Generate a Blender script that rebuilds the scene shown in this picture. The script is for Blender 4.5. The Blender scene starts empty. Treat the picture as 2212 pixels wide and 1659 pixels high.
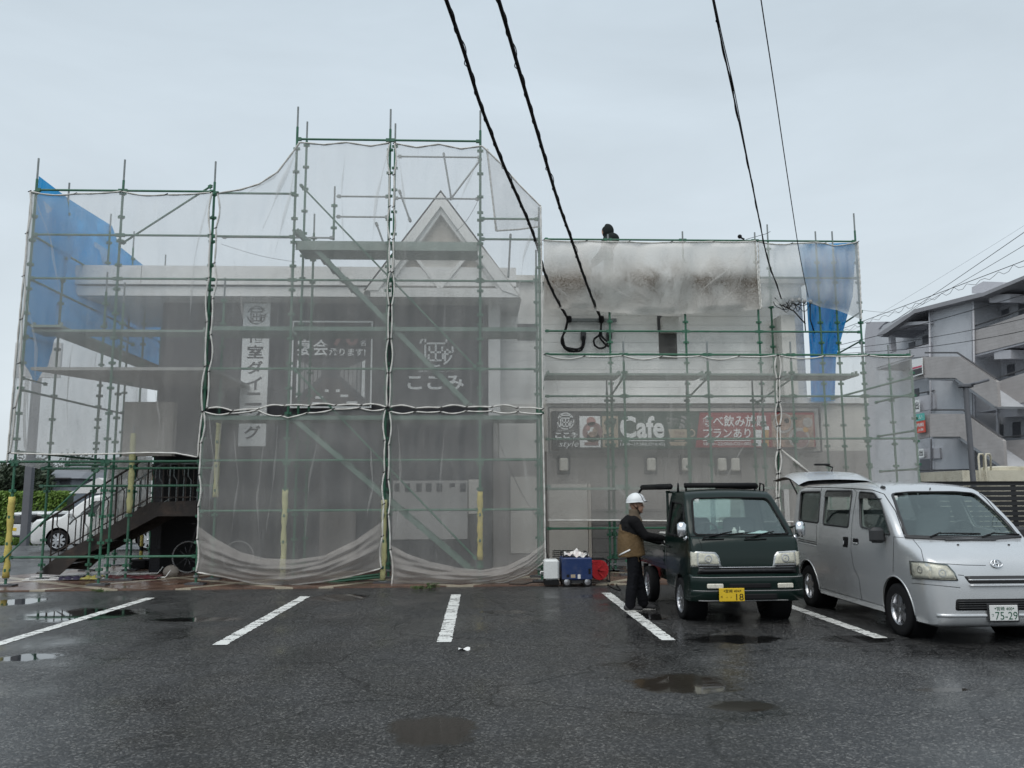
import bpy, bmesh, math, random
from mathutils import Vector, Matrix, Euler
from mathutils.bvhtree import BVHTree
from mathutils.geometry import delaunay_2d_cdt
random.seed(7)
R_ = math.radians
S = bpy.context.scene
COL = S.collection
# ---------------------------------------------------------------- camera
FPX, CH = 1772.0, 1.5643                       # focal length in pixels of a 2212 px wide picture, eye height
PITCH, YAW, ROLL = R_(7.888), R_(2.22), -0.0045
CR = Matrix.Rotation(-YAW, 3, 'Z') @ Matrix.Rotation(math.pi/2+PITCH, 3, 'X') @ Matrix.Rotation(ROLL, 3, 'Z')
CC = Vector((0, 0, CH))
cam = bpy.data.cameras.new('camera'); co = bpy.data.objects.new('camera', cam); COL.objects.link(co)
cam.sensor_width = 36; cam.sensor_fit = 'HORIZONTAL'; cam.lens = 36*FPX/2212; cam.clip_end = 3000; cam.clip_start = 0.05
co.matrix_world = Matrix.Translation(CC) @ CR.to_4x4()
S.camera = co
# ---------------------------------------------------------------- world, sun, exposure
SUN_EL, SUN_AZ = R_(58), R_(200)
W = bpy.data.worlds.new('World'); S.world = W; W.use_nodes = True
nt = W.node_tree; nt.nodes.clear()
def N(nt, t, **k):
    n = nt.nodes.new(t)
    for a, b in k.items():
        if a.startswith('i_'):
            key = a[2:]; key = int(key) if key.isdigit() else key.replace('_', ' ')
            n.inputs[key].default_value = b
        else: setattr(n, a, b)
    return n
L = lambda nt, a, b: nt.links.new(a, b)
sky = N(nt, 'ShaderNodeTexSky', sky_type='NISHITA', sun_disc=False, sun_elevation=SUN_EL, sun_rotation=SUN_AZ, air_density=1.5, dust_density=4.0)
tc = N(nt, 'ShaderNodeTexCoord'); sx = N(nt, 'ShaderNodeSeparateXYZ'); L(nt, tc.outputs['Generated'], sx.inputs[0])
mp = N(nt, 'ShaderNodeMapping'); mp.inputs['Scale'].default_value = (1.0, 1.0, 3.2); L(nt, tc.outputs['Generated'], mp.inputs[0])
nz = N(nt, 'ShaderNodeTexNoise', i_Scale=2.0, i_Detail=7.0, i_Roughness=0.55, i_Distortion=0.4); L(nt, mp.outputs[0], nz.inputs['Vector'])
rmp = N(nt, 'ShaderNodeValToRGB'); e = rmp.color_ramp.elements
e[0].position = 0.0; e[0].color = (6.1, 6.72, 7.15, 1); e[1].position = 0.55; e[1].color = (4.95, 5.7, 6.3, 1)
L(nt, sx.outputs['Z'], rmp.inputs[0])
cl = N(nt, 'ShaderNodeMapRange'); cl.inputs['From Min'].default_value = 0.3; cl.inputs['From Max'].default_value = 0.7
cl.inputs['To Min'].default_value = 0.92; cl.inputs['To Max'].default_value = 1.08; L(nt, nz.outputs[0], cl.inputs[0])
ml = N(nt, 'ShaderNodeVectorMath', operation='SCALE'); L(nt, rmp.outputs[0], ml.inputs[0]); L(nt, cl.outputs[0], ml.inputs['Scale'])
mx = N(nt, 'ShaderNodeMix', data_type='RGBA', i_0=0.93); L(nt, sky.outputs[0], mx.inputs[6]); L(nt, ml.outputs[0], mx.inputs[7])
bg = N(nt, 'ShaderNodeBackground', i_Strength=0.1); L(nt, mx.outputs[2], bg.inputs[0])
wo = N(nt, 'ShaderNodeOutputWorld'); L(nt, bg.outputs[0], wo.inputs[0])
sl = bpy.data.lights.new('sun', 'SUN'); sl.energy = 1.5; sl.angle = R_(60); sl.color = (1, .97, .92)
so = bpy.data.objects.new('sun', sl); COL.objects.link(so)
so.rotation_euler = Vector((math.sin(SUN_AZ)*math.cos(SUN_EL), math.cos(SUN_AZ)*math.cos(SUN_EL), math.sin(SUN_EL))).to_track_quat('Z', 'Y').to_euler()
S.view_settings.view_transform = 'Standard'; S.view_settings.look = 'None'; S.view_settings.exposure = 0.31; S.view_settings.gamma = 1
S.cycles.use_denoising = True; S.cycles.denoising_input_passes = 'RGB'; S.cycles.denoising_prefilter = 'ACCURATE'; S.cycles.use_adaptive_sampling = False
S.cycles.max_bounces = 8; S.cycles.transparent_max_bounces = 24; S.cycles.caustics_reflective = False; S.cycles.caustics_refractive = False
# ---------------------------------------------------------------- pixel to place
def ray(px, py): return CR @ Vector(((px-1106)/FPX, -(py-829.5)/FPX, -1))
def PY(px, py, Y): d = ray(px, py); return CC + d*(Y/d.y)
def PZ(px, py, Z=0.0): d = ray(px, py); return CC + d*((Z-CH)/d.z)
def PX(px, py, X): d = ray(px, py); return CC + d*(X/d.x)
# ---------------------------------------------------------------- mesh helpers
OFF = {}
def offset_of(o): return OFF.get(o, Vector((0, 0, 0)))
def link(name, data, parent=None):
    o = bpy.data.objects.new(name, data); COL.objects.link(o)
    if parent is not None: o.parent = parent
    return o
def tag(o, label=None, cat=None, group=None, kind=None):
    if label: o['label'] = label
    if cat: o['category'] = cat
    if group: o['group'] = group
    if kind: o['kind'] = kind
    return o
def thing(name, label, cat, loc=(0, 0, 0), group=None, rz=0, local=False):
    o = link(name, None); o.location = loc; o.rotation_euler = (0, 0, rz); o.empty_display_size = .1
    OFF[o] = Vector((0, 0, 0)) if local else Vector(loc)
    return tag(o, label, cat, group)
def basis(d):
    d = d.normalized(); up = Vector((0, 0, 1)) if abs(d.z) < .95 else Vector((1, 0, 0))
    a = d.cross(up).normalized(); return a, d.cross(a).normalized()
class MB:
    def __init__(s): s.v, s.f, s.m = [], [], []
    def add(s, vs, fs, m=0):
        k = len(s.v); s.v += [Vector(p) for p in vs]
        for q in fs: s.f.append([i+k for i in q]); s.m.append(m)
        return s
    def box(s, x0, x1, y0, y1, z0, z1, m=0):
        vs = [(x, y, z) for z in (z0, z1) for y in (y0, y1) for x in (x0, x1)]
        return s.add(vs, [(0, 2, 3, 1), (4, 5, 7, 6), (0, 1, 5, 4), (1, 3, 7, 5), (3, 2, 6, 7), (2, 0, 4, 6)], m)
    def cbox(s, c, sz, m=0, rot=None, bev=0):
        x, y, z = sz[0]/2, sz[1]/2, sz[2]/2
        if bev > 0:
            b = bev; ring = []
            for zz, ii in ((-z, b), (-z+b, 0), (z-b, 0), (z, b)):
                X, Y = x-ii, y-ii; c2 = b*.3 if ii else b
                pts = [(X-c2, -Y), (X, -Y+c2), (X, Y-c2), (X-c2, Y), (-X+c2, Y), (-X, Y-c2), (-X, -Y+c2), (-X+c2, -Y)]
                ring.append([(p[0], p[1], zz) for p in pts])
            vs = [Vector(p) for r in ring for p in r]
            fs = [tuple(range(7, -1, -1)), tuple(range(24, 32))]
            for k in range(3):
                for i in range(8): j = (i+1) % 8; fs.append((k*8+i, k*8+j, k*8+8+j, k*8+8+i))
        else:
            vs = [Vector((a, b, d)) for d in (-z, z) for b in (-y, y) for a in (-x, x)]
            fs = [(0, 2, 3, 1), (4, 5, 7, 6), (0, 1, 5, 4), (1, 3, 7, 5), (3, 2, 6, 7), (2, 0, 4, 6)]
        if rot is not None: vs = [rot @ p for p in vs]
        return s.add([p+Vector(c) for p in vs], fs, m)
    def bar(s, p, q, w, h, m=0, up=None):
        p, q = Vector(p), Vector(q); d = (q-p).normalized()
        u = Vector(up) if up is not None else (Vector((0, 0, 1)) if abs(d.z) < .95 else Vector((0, 1, 0)))
        a = d.cross(u).normalized()*w/2; b = a.cross(d).normalized()*h/2
        vs = [p-a-b, p+a-b, p-a+b, p+a+b, q-a-b, q+a-b, q-a+b, q+a+b]
        return s.add(vs, [(0, 2, 3, 1), (4, 5, 7, 6), (0, 1, 5, 4), (1, 3, 7, 5), (3, 2, 6, 7), (2, 0, 4, 6)], m)
    def tube(s, pts, r, n=8, m=0, cap=True, sq=1.0):
        pts = [Vector(p) for p in pts]; rs = r if isinstance(r, (list, tuple)) else [r]*len(pts)
        vs, fs = [], []; a0 = None
        for i, p in enumerate(pts):
            d = (pts[min(i+1, len(pts)-1)]-pts[max(i-1, 0)])
            if d.length < 1e-9: d = Vector((0, 0, 1))
            d.normalize()
            if a0 is None: a, b = basis(d)
            else:
                a = (a0-d*a0.dot(d))
                if a.length < 1e-6: a, b = basis(d)
                a.normalize(); b = d.cross(a)
            a0 = a
            for k in range(n):
                t = 2*math.pi*k/n; vs.append(p+(a*math.cos(t)+b*math.sin(t)*sq)*rs[i])
        for i in range(len(pts)-1):
            for k in range(n):
                j = (k+1) % n; fs.append((i*n+k, i*n+j, i*n+n+j, i*n+n+k))
        if cap: fs += [tuple(range(n-1, -1, -1)), tuple(range(len(vs)-n, len(vs)))]
        return s.add(vs, fs, m)
    def lathe(s, prof, c, axis=(0, 0, 1), n=24, m=0, closed=False):
        ax = Vector(axis).normalized(); a, b = basis(ax); c = Vector(c); vs, fs = [], []
        for r, h in prof:
            for k in range(n):
                t = 2*math.pi*k/n; vs.append(c+ax*h+(a*math.cos(t)+b*math.sin(t))*max(r, 1e-4))
        P = len(prof); 
        for i in range(P if closed else P-1):
            for k in range(n):
                j = (k+1) % n; i2 = (i+1) % P; fs.append((i*n+k, i*n+j, i2*n+j, i2*n+k))
        return s.add(vs, fs, m)
    def ell(s, c, r, m=0, rot=None, n=14):
        vs, fs = [], []; c = Vector(c); r = r if isinstance(r, (tuple, list)) else (r, r, r)
        for i in range(n+1):
            th = math.pi*i/n
            for k in range(2*n):
                ph = math.pi*k/n; p = Vector((r[0]*math.sin(th)*math.cos(ph), r[1]*math.sin(th)*math.sin(ph), r[2]*math.cos(th)))
                if rot is not None: p = rot @ p
                vs.append(c+p)
        for i in range(n):
            for k in range(2*n):
                j = (k+1) % (2*n); fs.append((i*2*n+k, i*2*n+n*2+k, i*2*n+n*2+j, i*2*n+j))
        return s.add(vs, fs, m)
    def limb(s, pts, rs, m=0, n=12):
        s.tube(pts, rs, n, m)
        for p, r in zip(pts, rs): s.ell(p, r, m, n=7)
        return s
    def prism(s, pts, vec, m=0):
        vec = Vector(vec); pts = [Vector(p) for p in pts]; k = len(pts)
        vs = pts+[p+vec for p in pts]
        fs = [tuple(range(k)), tuple(range(2*k-1, k-1, -1))]+[(i, i+k, (i+1) % k+k, (i+1) % k) for i in range(k)]
        return s.add(vs, fs, m)
    def quad(s, a, b, c, d, m=0): return s.add([a, b, c, d], [(0, 1, 2, 3)], m)
    def grid(s, fn, nu, nv, m=0):
        vs = [fn(i/nu, j/nv) for j in range(nv+1) for i in range(nu+1)]
        fs = [(j*(nu+1)+i, j*(nu+1)+i+1, (j+1)*(nu+1)+i+1, (j+1)*(nu+1)+i) for j in range(nv) for i in range(nu)]
        return s.add(vs, fs, m)
    def build(s, name, mats, parent=None, smooth=False, label=None, fix=True):
        off = offset_of(parent)
        me = bpy.data.meshes.new(name)
        me.from_pydata([p-off for p in s.v], [], s.f)
        mats = mats if isinstance(mats, (list, tuple)) else [mats]
        for m in mats: me.materials.append(m)
        if len(mats) > 1: me.polygons.foreach_set('material_index', s.m)
        if fix:
            bm = bmesh.new(); bm.from_mesh(me); bmesh.ops.recalc_face_normals(bm, faces=bm.faces); bm.to_mesh(me); bm.free()
        if smooth:
            me.shade_smooth()
            if smooth is not True: sharp(me, smooth)
        me.update()
        o = link(name, me, parent); OFF[o] = off
        if label: o['label'] = label
        return o
def sharp(me, deg):
    bm = bmesh.new(); bm.from_mesh(me); a = R_(deg)
    for e in bm.edges:
        if len(e.link_faces) == 2 and e.calc_face_angle(0) > a: e.smooth = False
    bm.to_mesh(me); bm.free()
def single(mb, name, mats, label, cat, group=None, kind=None, smooth=False):
    return tag(mb.build(name, mats, None, smooth), label, cat, group, kind)
def struct(mb, name, mats, smooth=False): return tag(mb.build(name, mats, None, smooth), kind='structure')
def copy_tree(o, parent=None):
    c = o.copy(); COL.objects.link(c)
    if parent is not None: c.parent = parent
    OFF[c] = offset_of(o)
    for ch in [x for x in o.children]: copy_tree(ch, c)
    return c
# ---------------------------------------------------------------- materials
def mat(name): m = bpy.data.materials.new(name); m.use_nodes = True; return m, m.node_tree, m.node_tree.nodes['Principled BSDF']
def pm(name, col, rough=.6, metal=0, var=.12, scale=6.0, bump=0, bscale=60, coat=0, spec=.5, streak=None, dirt=None, emit=None):
    """principled paint with a mottled colour; dirt = (colour, amount, scale): blotches of dirt"""
    m, t, b = mat(name)
    b.inputs['Roughness'].default_value = rough; b.inputs['Metallic'].default_value = metal
    b.inputs['Coat Weight'].default_value = coat; b.inputs['Specular IOR Level'].default_value = spec; b.inputs['Coat Roughness'].default_value = .06
    c = (*col, 1)
    tc = N(t, 'ShaderNodeTexCoord'); src = tc.outputs['Object']
    if streak:
        mp = N(t, 'ShaderNodeMapping'); mp.inputs['Scale'].default_value = streak; L(t, src, mp.inputs[0]); vec = mp.outputs[0]
    else: vec = src
    n = N(t, 'ShaderNodeTexNoise', i_Scale=scale, i_Detail=5.0, i_Roughness=.6); L(t, vec, n.inputs['Vector'])
    mr = N(t, 'ShaderNodeMapRange'); mr.inputs['From Min'].default_value = .25; mr.inputs['From Max'].default_value = .75
    mr.inputs['To Min'].default_value = 1-var; mr.inputs['To Max'].default_value = 1+var; L(t, n.outputs[0], mr.inputs[0])
    ml = N(t, 'ShaderNodeVectorMath', operation='SCALE'); ml.inputs[0].default_value = col; L(t, mr.outputs[0], ml.inputs['Scale'])
    out = ml.outputs[0]
    if dirt:
        n2 = N(t, 'ShaderNodeTexNoise', i_Scale=dirt[2], i_Detail=8.0, i_Roughness=.65); L(t, vec, n2.inputs['Vector'])
        m2 = N(t, 'ShaderNodeMapRange'); m2.inputs['From Min'].default_value = .5; m2.inputs['From Max'].default_value = .72
        m2.inputs['To Min'].default_value = 0; m2.inputs['To Max'].default_value = dirt[1]; L(t, n2.outputs[0], m2.inputs[0])
        mm = N(t, 'ShaderNodeMix', data_type='RGBA'); L(t, m2.outputs[0], mm.inputs[0]); L(t, out, mm.inputs[6]); mm.inputs[7].default_value = (*dirt[0], 1); out = mm.outputs[2]
    L(t, out, b.inputs['Base Color'])
    if bump:
        nb = N(t, 'ShaderNodeTexNoise', i_Scale=bscale, i_Detail=4.0); L(t, src, nb.inputs['Vector'])
        bp = N(t, 'ShaderNodeBump', i_Strength=bump, i_Distance=.02); L(t, nb.outputs[0], bp.inputs['Height']); L(t, bp.outputs[0], b.inputs['Normal'])
    return m
def cloth_net(name, col, alpha, avar, sc=(1.6, 1.6, .5), nscale=2.0, trans=.4, soil=None):
    """woven netting: part of the light passes between the threads, the threads are diffuse and translucent"""
    m, t, b = mat(name); t.nodes.remove(b); out = t.nodes['Material Output']
    tc = N(t, 'ShaderNodeTexCoord'); mp = N(t, 'ShaderNodeMapping'); mp.inputs['Scale'].default_value = sc; L(t, tc.outputs['Object'], mp.inputs[0])
    n = N(t, 'ShaderNodeTexNoise', i_Scale=nscale, i_Detail=8.0, i_Roughness=.65, i_Distortion=.3); L(t, mp.outputs[0], n.inputs['Vector'])
    mr = N(t, 'ShaderNodeMapRange'); mr.inputs['From Min'].default_value = .3; mr.inputs['From Max'].default_value = .7
    mr.inputs['To Min'].default_value = alpha-avar; mr.inputs['To Max'].default_value = alpha+avar; L(t, n.outputs[0], mr.inputs[0])
    mp2 = N(t, 'ShaderNodeMapping'); mp2.inputs['Scale'].default_value = (18, 18, .7); L(t, tc.outputs['Object'], mp2.inputs[0])
    n2 = N(t, 'ShaderNodeTexNoise', i_Scale=1.0, i_Detail=3.0); L(t, mp2.outputs[0], n2.inputs['Vector'])
    mr2 = N(t, 'ShaderNodeMapRange'); mr2.inputs['From Min'].default_value = .6; mr2.inputs['From Max'].default_value = .75
    mr2.inputs['To Min'].default_value = 0; mr2.inputs['To Max'].default_value = .10; L(t, n2.outputs[0], mr2.inputs[0])
    ad = N(t, 'ShaderNodeMath', operation='ADD', use_clamp=True); L(t, mr.outputs[0], ad.inputs[0]); L(t, mr2.outputs[0], ad.inputs[1])
    fac = ad.outputs[0]; colr = None
    if soil:   # (lo z, hi z): splashed earth between two heights, densest along folds
        sz = N(t, 'ShaderNodeSeparateXYZ'); L(t, tc.outputs['Object'], sz.inputs[0])
        cr = N(t, 'ShaderNodeValToRGB'); el = cr.color_ramp.elements
        zr = N(t, 'ShaderNodeMapRange'); zr.inputs['From Min'].default_value = soil[0]; zr.inputs['From Max'].default_value = soil[1]; L(t, sz.outputs['Z'], zr.inputs[0])
        L(t, zr.outputs[0], cr.inputs[0])
        el[0].position = 0; el[0].color = (.22, .22, .22, 1); el[1].position = 1; el[1].color = (0, 0, 0, 1)
        for p, v in ((.10, .28), (.28, .42), (.46, .60), (.55, .42), (.66, .20), (.84, .04)): q = el.new(p); q.color = (v, v, v, 1)
        n3 = N(t, 'ShaderNodeTexNoise', i_Scale=.8, i_Detail=10.0, i_Roughness=.66, i_Distortion=.6); mp3 = N(t, 'ShaderNodeMapping'); mp3.inputs['Rotation'].default_value = (0, R_(40), 0); mp3.inputs['Scale'].default_value = (1.0, 1, .8)
        L(t, tc.outputs['Object'], mp3.inputs[0]); L(t, mp3.outputs[0], n3.inputs['Vector'])
        m3 = N(t, 'ShaderNodeMapRange'); m3.inputs['From Min'].default_value = .34; m3.inputs['From Max'].default_value = .58; L(t, n3.outputs[0], m3.inputs[0])
        n4 = N(t, 'ShaderNodeTexNoise', i_Scale=34.0, i_Detail=2.0); L(t, tc.outputs['Object'], n4.inputs['Vector'])
        m4 = N(t, 'ShaderNodeMapRange'); m4.inputs['From Min'].default_value = .35; m4.inputs['From Max'].default_value = .7; m4.inputs['To Min'].default_value = .6; m4.inputs['To Max'].default_value = 1.1; L(t, n4.outputs[0], m4.inputs[0])
        q = N(t, 'ShaderNodeMath', operation='MULTIPLY'); L(t, cr.outputs[0], q.inputs[0]); L(t, m3.outputs[0], q.inputs[1])
        q2 = N(t, 'ShaderNodeMath', operation='MULTIPLY', use_clamp=True); L(t, q.outputs[0], q2.inputs[0]); L(t, m4.outputs[0], q2.inputs[1])
        q3 = N(t, 'ShaderNodeMath', operation='MULTIPLY', use_clamp=True, i_1=1.7); L(t, q2.outputs[0], q3.inputs[0])
        mc = N(t, 'ShaderNodeMix', data_type='RGBA'); L(t, q3.outputs[0], mc.inputs[0]); mc.inputs[6].default_value = (*col, 1); mc.inputs[7].default_value = (.17, .135, .105, 1)
        colr = mc.outputs[2]
        a2 = N(t, 'ShaderNodeMath', operation='MULTIPLY_ADD', use_clamp=True, i_1=.5); L(t, q3.outputs[0], a2.inputs[0]); L(t, fac, a2.inputs[2]); fac = a2.outputs[0]
    d = N(t, 'ShaderNodeBsdfDiffuse'); tr = N(t, 'ShaderNodeBsdfTranslucent'); tp = N(t, 'ShaderNodeBsdfTransparent')
    for x in (d, tr):
        x.inputs[0].default_value = (*col, 1)
        if colr is not None: L(t, colr, x.inputs[0])
    m1 = N(t, 'ShaderNodeMixShader', i_0=trans); L(t, d.outputs[0], m1.inputs[1]); L(t, tr.outputs[0], m1.inputs[2])
    m2_ = N(t, 'ShaderNodeMixShader'); L(t, fac, m2_.inputs[0]); L(t, tp.outputs[0], m2_.inputs[1]); L(t, m1.outputs[0], m2_.inputs[2])
    L(t, m2_.outputs[0], out.inputs[0]); return m
def glass(name, tint, refl=.12, ior=1.7):
    m, t, b = mat(name); t.nodes.remove(b); out = t.nodes['Material Output']
    tp = N(t, 'ShaderNodeBsdfTransparent'); tp.inputs[0].default_value = (*tint, 1)
    g = N(t, 'ShaderNodeBsdfGlossy', i_Roughness=.03); g.inputs[0].default_value = (.88, 1, .98, 1)
    f = N(t, 'ShaderNodeFresnel'); ge = N(t, 'ShaderNodeNewGeometry'); bf = N(t, 'ShaderNodeMapRange'); bf.inputs['To Min'].default_value = ior; bf.inputs['To Max'].default_value = 1/ior; L(t, ge.outputs['Backfacing'], bf.inputs[0]); L(t, bf.outputs[0], f.inputs['IOR']); a = N(t, 'ShaderNodeMath', operation='ADD', use_clamp=True, i_1=refl); L(t, f.outputs[0], a.inputs[0])
    x = N(t, 'ShaderNodeMixShader'); L(t, a.outputs[0], x.inputs[0]); L(t, tp.outputs[0], x.inputs[1]); L(t, g.outputs[0], x.inputs[2]); L(t, x.outputs[0], out.inputs[0]); return m
M = {}
M['green'] = pm('scaffold_green', (.03, .125, .075), .55, 0, .25, 9, dirt=((.16, .17, .15), .5, 4))
M['galv'] = pm('galvanised', (.22, .24, .24), .5, .4, .2, 9)
M['yellow'] = pm('yellow_foam', (.52, .43, .12), .8, 0, .15, 5, bump=.3, bscale=20)
M['pale_yellow'] = pm('pale_yellow_foam', (.50, .49, .25), .8, 0, .15, 5, bump=.3, bscale=20)
M['hem'] = pm('hem_tape', (.62, .61, .58), .8, 0, .14, 8, dirt=((.3, .28, .25), .5, 6))
M['black'] = pm('black', (.010, .010, .011), .6, spec=.2)
M['rubber'] = pm('rubber', (.012, .012, .013), .8, spec=.2, bump=.2, bscale=90)
M['plastic'] = pm('black_plastic', (.025, .026, .028), .5)
M['white'] = pm('white_paint', (.74, .74, .73), .5, var=.05, dirt=((.45, .44, .4), .4, 2))
M['offwhite'] = pm('offwhite', (.58, .57, .54), .7, var=.08, dirt=((.32, .31, .29), .5, 1.5))
M['grey'] = pm('grey', (.28, .28, .28), .7)
M['dgrey'] = pm('dark_grey', (.07, .07, .075), .7)
M['steel'] = pm('steel', (.5, .5, .52), .3, .9, .08)
M['chrome'] = pm('chrome', (.75, .76, .78), .12, 1.0, .05)
M['rust'] = pm('dark_rusty_steel', (.028, .022, .02), .65, 0, .3, 5, bump=.3, bscale=30, dirt=((.12, .075, .05), .5, 2.5))
M['net'] = cloth_net('white_net', (.70, .695, .69), .345, .05)
M['net_lower'] = cloth_net('lower_white_net', (.67, .67, .66), .31, .06)
M['net_side'] = cloth_net('side_net', (.70, .71, .71), .55, .10)
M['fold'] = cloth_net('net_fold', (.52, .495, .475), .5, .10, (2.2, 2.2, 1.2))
M['soil'] = cloth_net('soiled_net', (.80, .785, .755), .87, .06, trans=.5, soil=(0.0, 1.66))
M['net_clean'] = cloth_net('clean_net', (.66, .67, .66), .68, .08)
M['net_low'] = cloth_net('low_net', (.70, .69, .665), .35, .05)
M['sheet'] = cloth_net('draped_sheet', (.76, .75, .72), .88, .08)
M['tarp'] = cloth_net('blue_tarp', (.04, .36, .74), .96, .03, trans=.55)
# ---------------------------------------------------------------- ground
def asphalt():
    m, t, b = mat('wet_asphalt'); tc = N(t, 'ShaderNodeTexCoord'); P = tc.outputs['Object']
    n1 = N(t, 'ShaderNodeTexVoronoi', i_Scale=70.0); L(t, P, n1.inputs['Vector'])
    r1 = N(t, 'ShaderNodeValToRGB'); e = r1.color_ramp.elements; e[0].position = .0; e[0].color = (.012, .012, .013, 1); e[1].position = 1; e[1].color = (.135, .133, .128, 1)
    q = e.new(.55); q.color = (.030, .030, .031, 1); q = e.new(.8); q.color = (.053, .053, .053, 1)
    sx = N(t, 'ShaderNodeSeparateColor'); L(t, n1.outputs['Color'], sx.inputs[0]); L(t, sx.outputs[0], r1.inputs[0])
    n2 = N(t, 'ShaderNodeTexNoise', i_Scale=.42, i_Detail=9.0, i_Roughness=.68, i_Distortion=.5); L(t, P, n2.inputs['Vector'])
    mr = N(t, 'ShaderNodeMapRange'); mr.inputs['From Min'].default_value = .3; mr.inputs['From Max'].default_value = .7; mr.inputs['To Min'].default_value = .62; mr.inputs['To Max'].default_value = 1.42; L(t, n2.outputs[0], mr.inputs[0])
    c = N(t, 'ShaderNodeVectorMath', operation='SCALE'); L(t, r1.outputs[0], c.inputs[0]); L(t, mr.outputs[0], c.inputs['Scale'])
    tk = N(t, 'ShaderNodeMapping'); tk.inputs['Scale'].default_value = (1.5, .13, 1); L(t, P, tk.inputs[0]); tn_ = N(t, 'ShaderNodeTexNoise', i_Scale=1.0, i_Detail=4.0, i_Distortion=.4); L(t, tk.outputs[0], tn_.inputs['Vector'])
    tm = N(t, 'ShaderNodeMapRange'); tm.inputs['From Min'].default_value = .38; tm.inputs['From Max'].default_value = .62; tm.inputs['To Min'].default_value = .82; tm.inputs['To Max'].default_value = 1.12; L(t, tn_.outputs[0], tm.inputs[0])
    ct = N(t, 'ShaderNodeVectorMath', operation='SCALE'); L(t, c.outputs[0], ct.inputs[0]); L(t, tm.outputs[0], ct.inputs['Scale']); c = ct
    # hairline cracks
    vc = N(t, 'ShaderNodeTexVoronoi', feature='DISTANCE_TO_EDGE', i_Scale=.42); nn = N(t, 'ShaderNodeTexNoise', i_Scale=1.5, i_Detail=4.0); L(t, P, nn.inputs['Vector'])
    ad = N(t, 'ShaderNodeVectorMath', operation='MULTIPLY_ADD'); ad.inputs[1].default_value = (.9, .9, .9); L(t, nn.outputs['Color'], ad.inputs[0]); L(t, P, ad.inputs[2]); L(t, ad.outputs[0], vc.inputs['Vector'])
    ck = N(t, 'ShaderNodeMapRange'); ck.inputs['From Min'].default_value = .002; ck.inputs['From Max'].default_value = .010; ck.inputs['To Min'].default_value = .3; ck.inputs['To Max'].default_value = 1; L(t, vc.outputs[0], ck.inputs[0])
    c2 = N(t, 'ShaderNodeVectorMath', operation='SCALE'); L(t, c.outputs[0], c2.inputs[0]); L(t, ck.outputs[0], c2.inputs['Scale'])
    # puddles: (centre px, half width px, half height px) on the ground
    wn = N(t, 'ShaderNodeTexNoise', i_Scale=3.0, i_Detail=12.0, i_Roughness=.76); L(t, P, wn.inputs['Vector'])
    mud = None; wat = None
    for (px, py, hw, hh, kind) in ((185, 1327, 160, 16, 0), (430, 1338, 120, 6, 0), (933, 1576, 112, 40, 1), (1475, 1477, 135, 26, 1), (1606, 1527, 92, 15, 1), (1590, 1381, 130, 11, 0), (1850, 1381, 100, 10, 0), (735, 1291, 75, 9, 0), (1085, 1322, 60, 5, 0),
                                   (40, 1300, 70, 10, 0), (2035, 1490, 70, 5, 1), (1400, 1332, 60, 10, 0), (60, 1420, 80, 10, 0)):
        a = PZ(px, py); sxx = (PZ(px+hw, py)-PZ(px-hw, py)).x/2; syy = (PZ(px, py-hh).y-PZ(px, py+hh).y)/2
        mp = N(t, 'ShaderNodeMapping'); mp.inputs['Scale'].default_value = (1/sxx, 1/syy, 0); mp.inputs['Location'].default_value = (-a.x/sxx, -a.y/syy, 0); L(t, P, mp.inputs[0])
        ln = N(t, 'ShaderNodeVectorMath', operation='LENGTH'); L(t, mp.outputs[0], ln.inputs[0])
        sm = N(t, 'ShaderNodeMath', operation='MULTIPLY_ADD', i_1=1.5); L(t, wn.outputs[0], sm.inputs[0]); L(t, ln.outputs['Value'], sm.inputs[2])
        k = N(t, 'ShaderNodeMapRange', interpolation_type='SMOOTHSTEP'); k.inputs['From Min'].default_value = 1.40; k.inputs['From Max'].default_value = 1.72; k.inputs['To Min'].default_value = 1; k.inputs['To Max'].default_value = 0; L(t, sm.outputs[0], k.inputs[0])
        for which in ((0, 1) if kind else (0,)):
            cur = mud if which else wat
            if cur is None: cur = k.outputs[0]
            else:
                mxx = N(t, 'ShaderNodeMath', operation='MAXIMUM'); L(t, cur, mxx.inputs[0]); L(t, k.outputs[0], mxx.inputs[1]); cur = mxx.outputs[0]
            if which: mud = cur
            else: wat = cur
    # damp patches: smooth areas between the dry looking aggregate
    n5 = N(t, 'ShaderNodeTexNoise', i_Scale=.8, i_Detail=5.0, i_Roughness=.6); L(t, P, n5.inputs['Vector'])
    rr = N(t, 'ShaderNodeMapRange'); rr.inputs['From Min'].default_value = .35; rr.inputs['From Max'].default_value = .65; rr.inputs['To Min'].default_value = .17; rr.inputs['To Max'].default_value = .56; L(t, n5.outputs[0], rr.inputs[0])
    ro = N(t, 'ShaderNodeMix', data_type='FLOAT'); L(t, wat, ro.inputs[0]); L(t, rr.outputs[0], ro.inputs[2]); ro.inputs[3].default_value = .03; L(t, ro.outputs[0], b.inputs['Roughness'])
    dk = N(t, 'ShaderNodeMix', data_type='RGBA'); L(t, wat, dk.inputs[0]); L(t, c2.outputs[0], dk.inputs[6]); dk.inputs[7].default_value = (.010, .010, .010, 1)
    md = N(t, 'ShaderNodeMix', data_type='RGBA'); L(t, mud, md.inputs[0]); L(t, dk.outputs[2], md.inputs[6]); md.inputs[7].default_value = (.032, .027, .022, 1)
    L(t, md.outputs[2], b.inputs['Base Color'])
    bh = N(t, 'ShaderNodeMath', operation='MULTIPLY_ADD', i_1=-1.0, i_2=1.0); L(t, wat, bh.inputs[0])
    bs = N(t, 'ShaderNodeMath', operation='MULTIPLY', i_1=.9); L(t, bh.outputs[0], bs.inputs[0])
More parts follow.
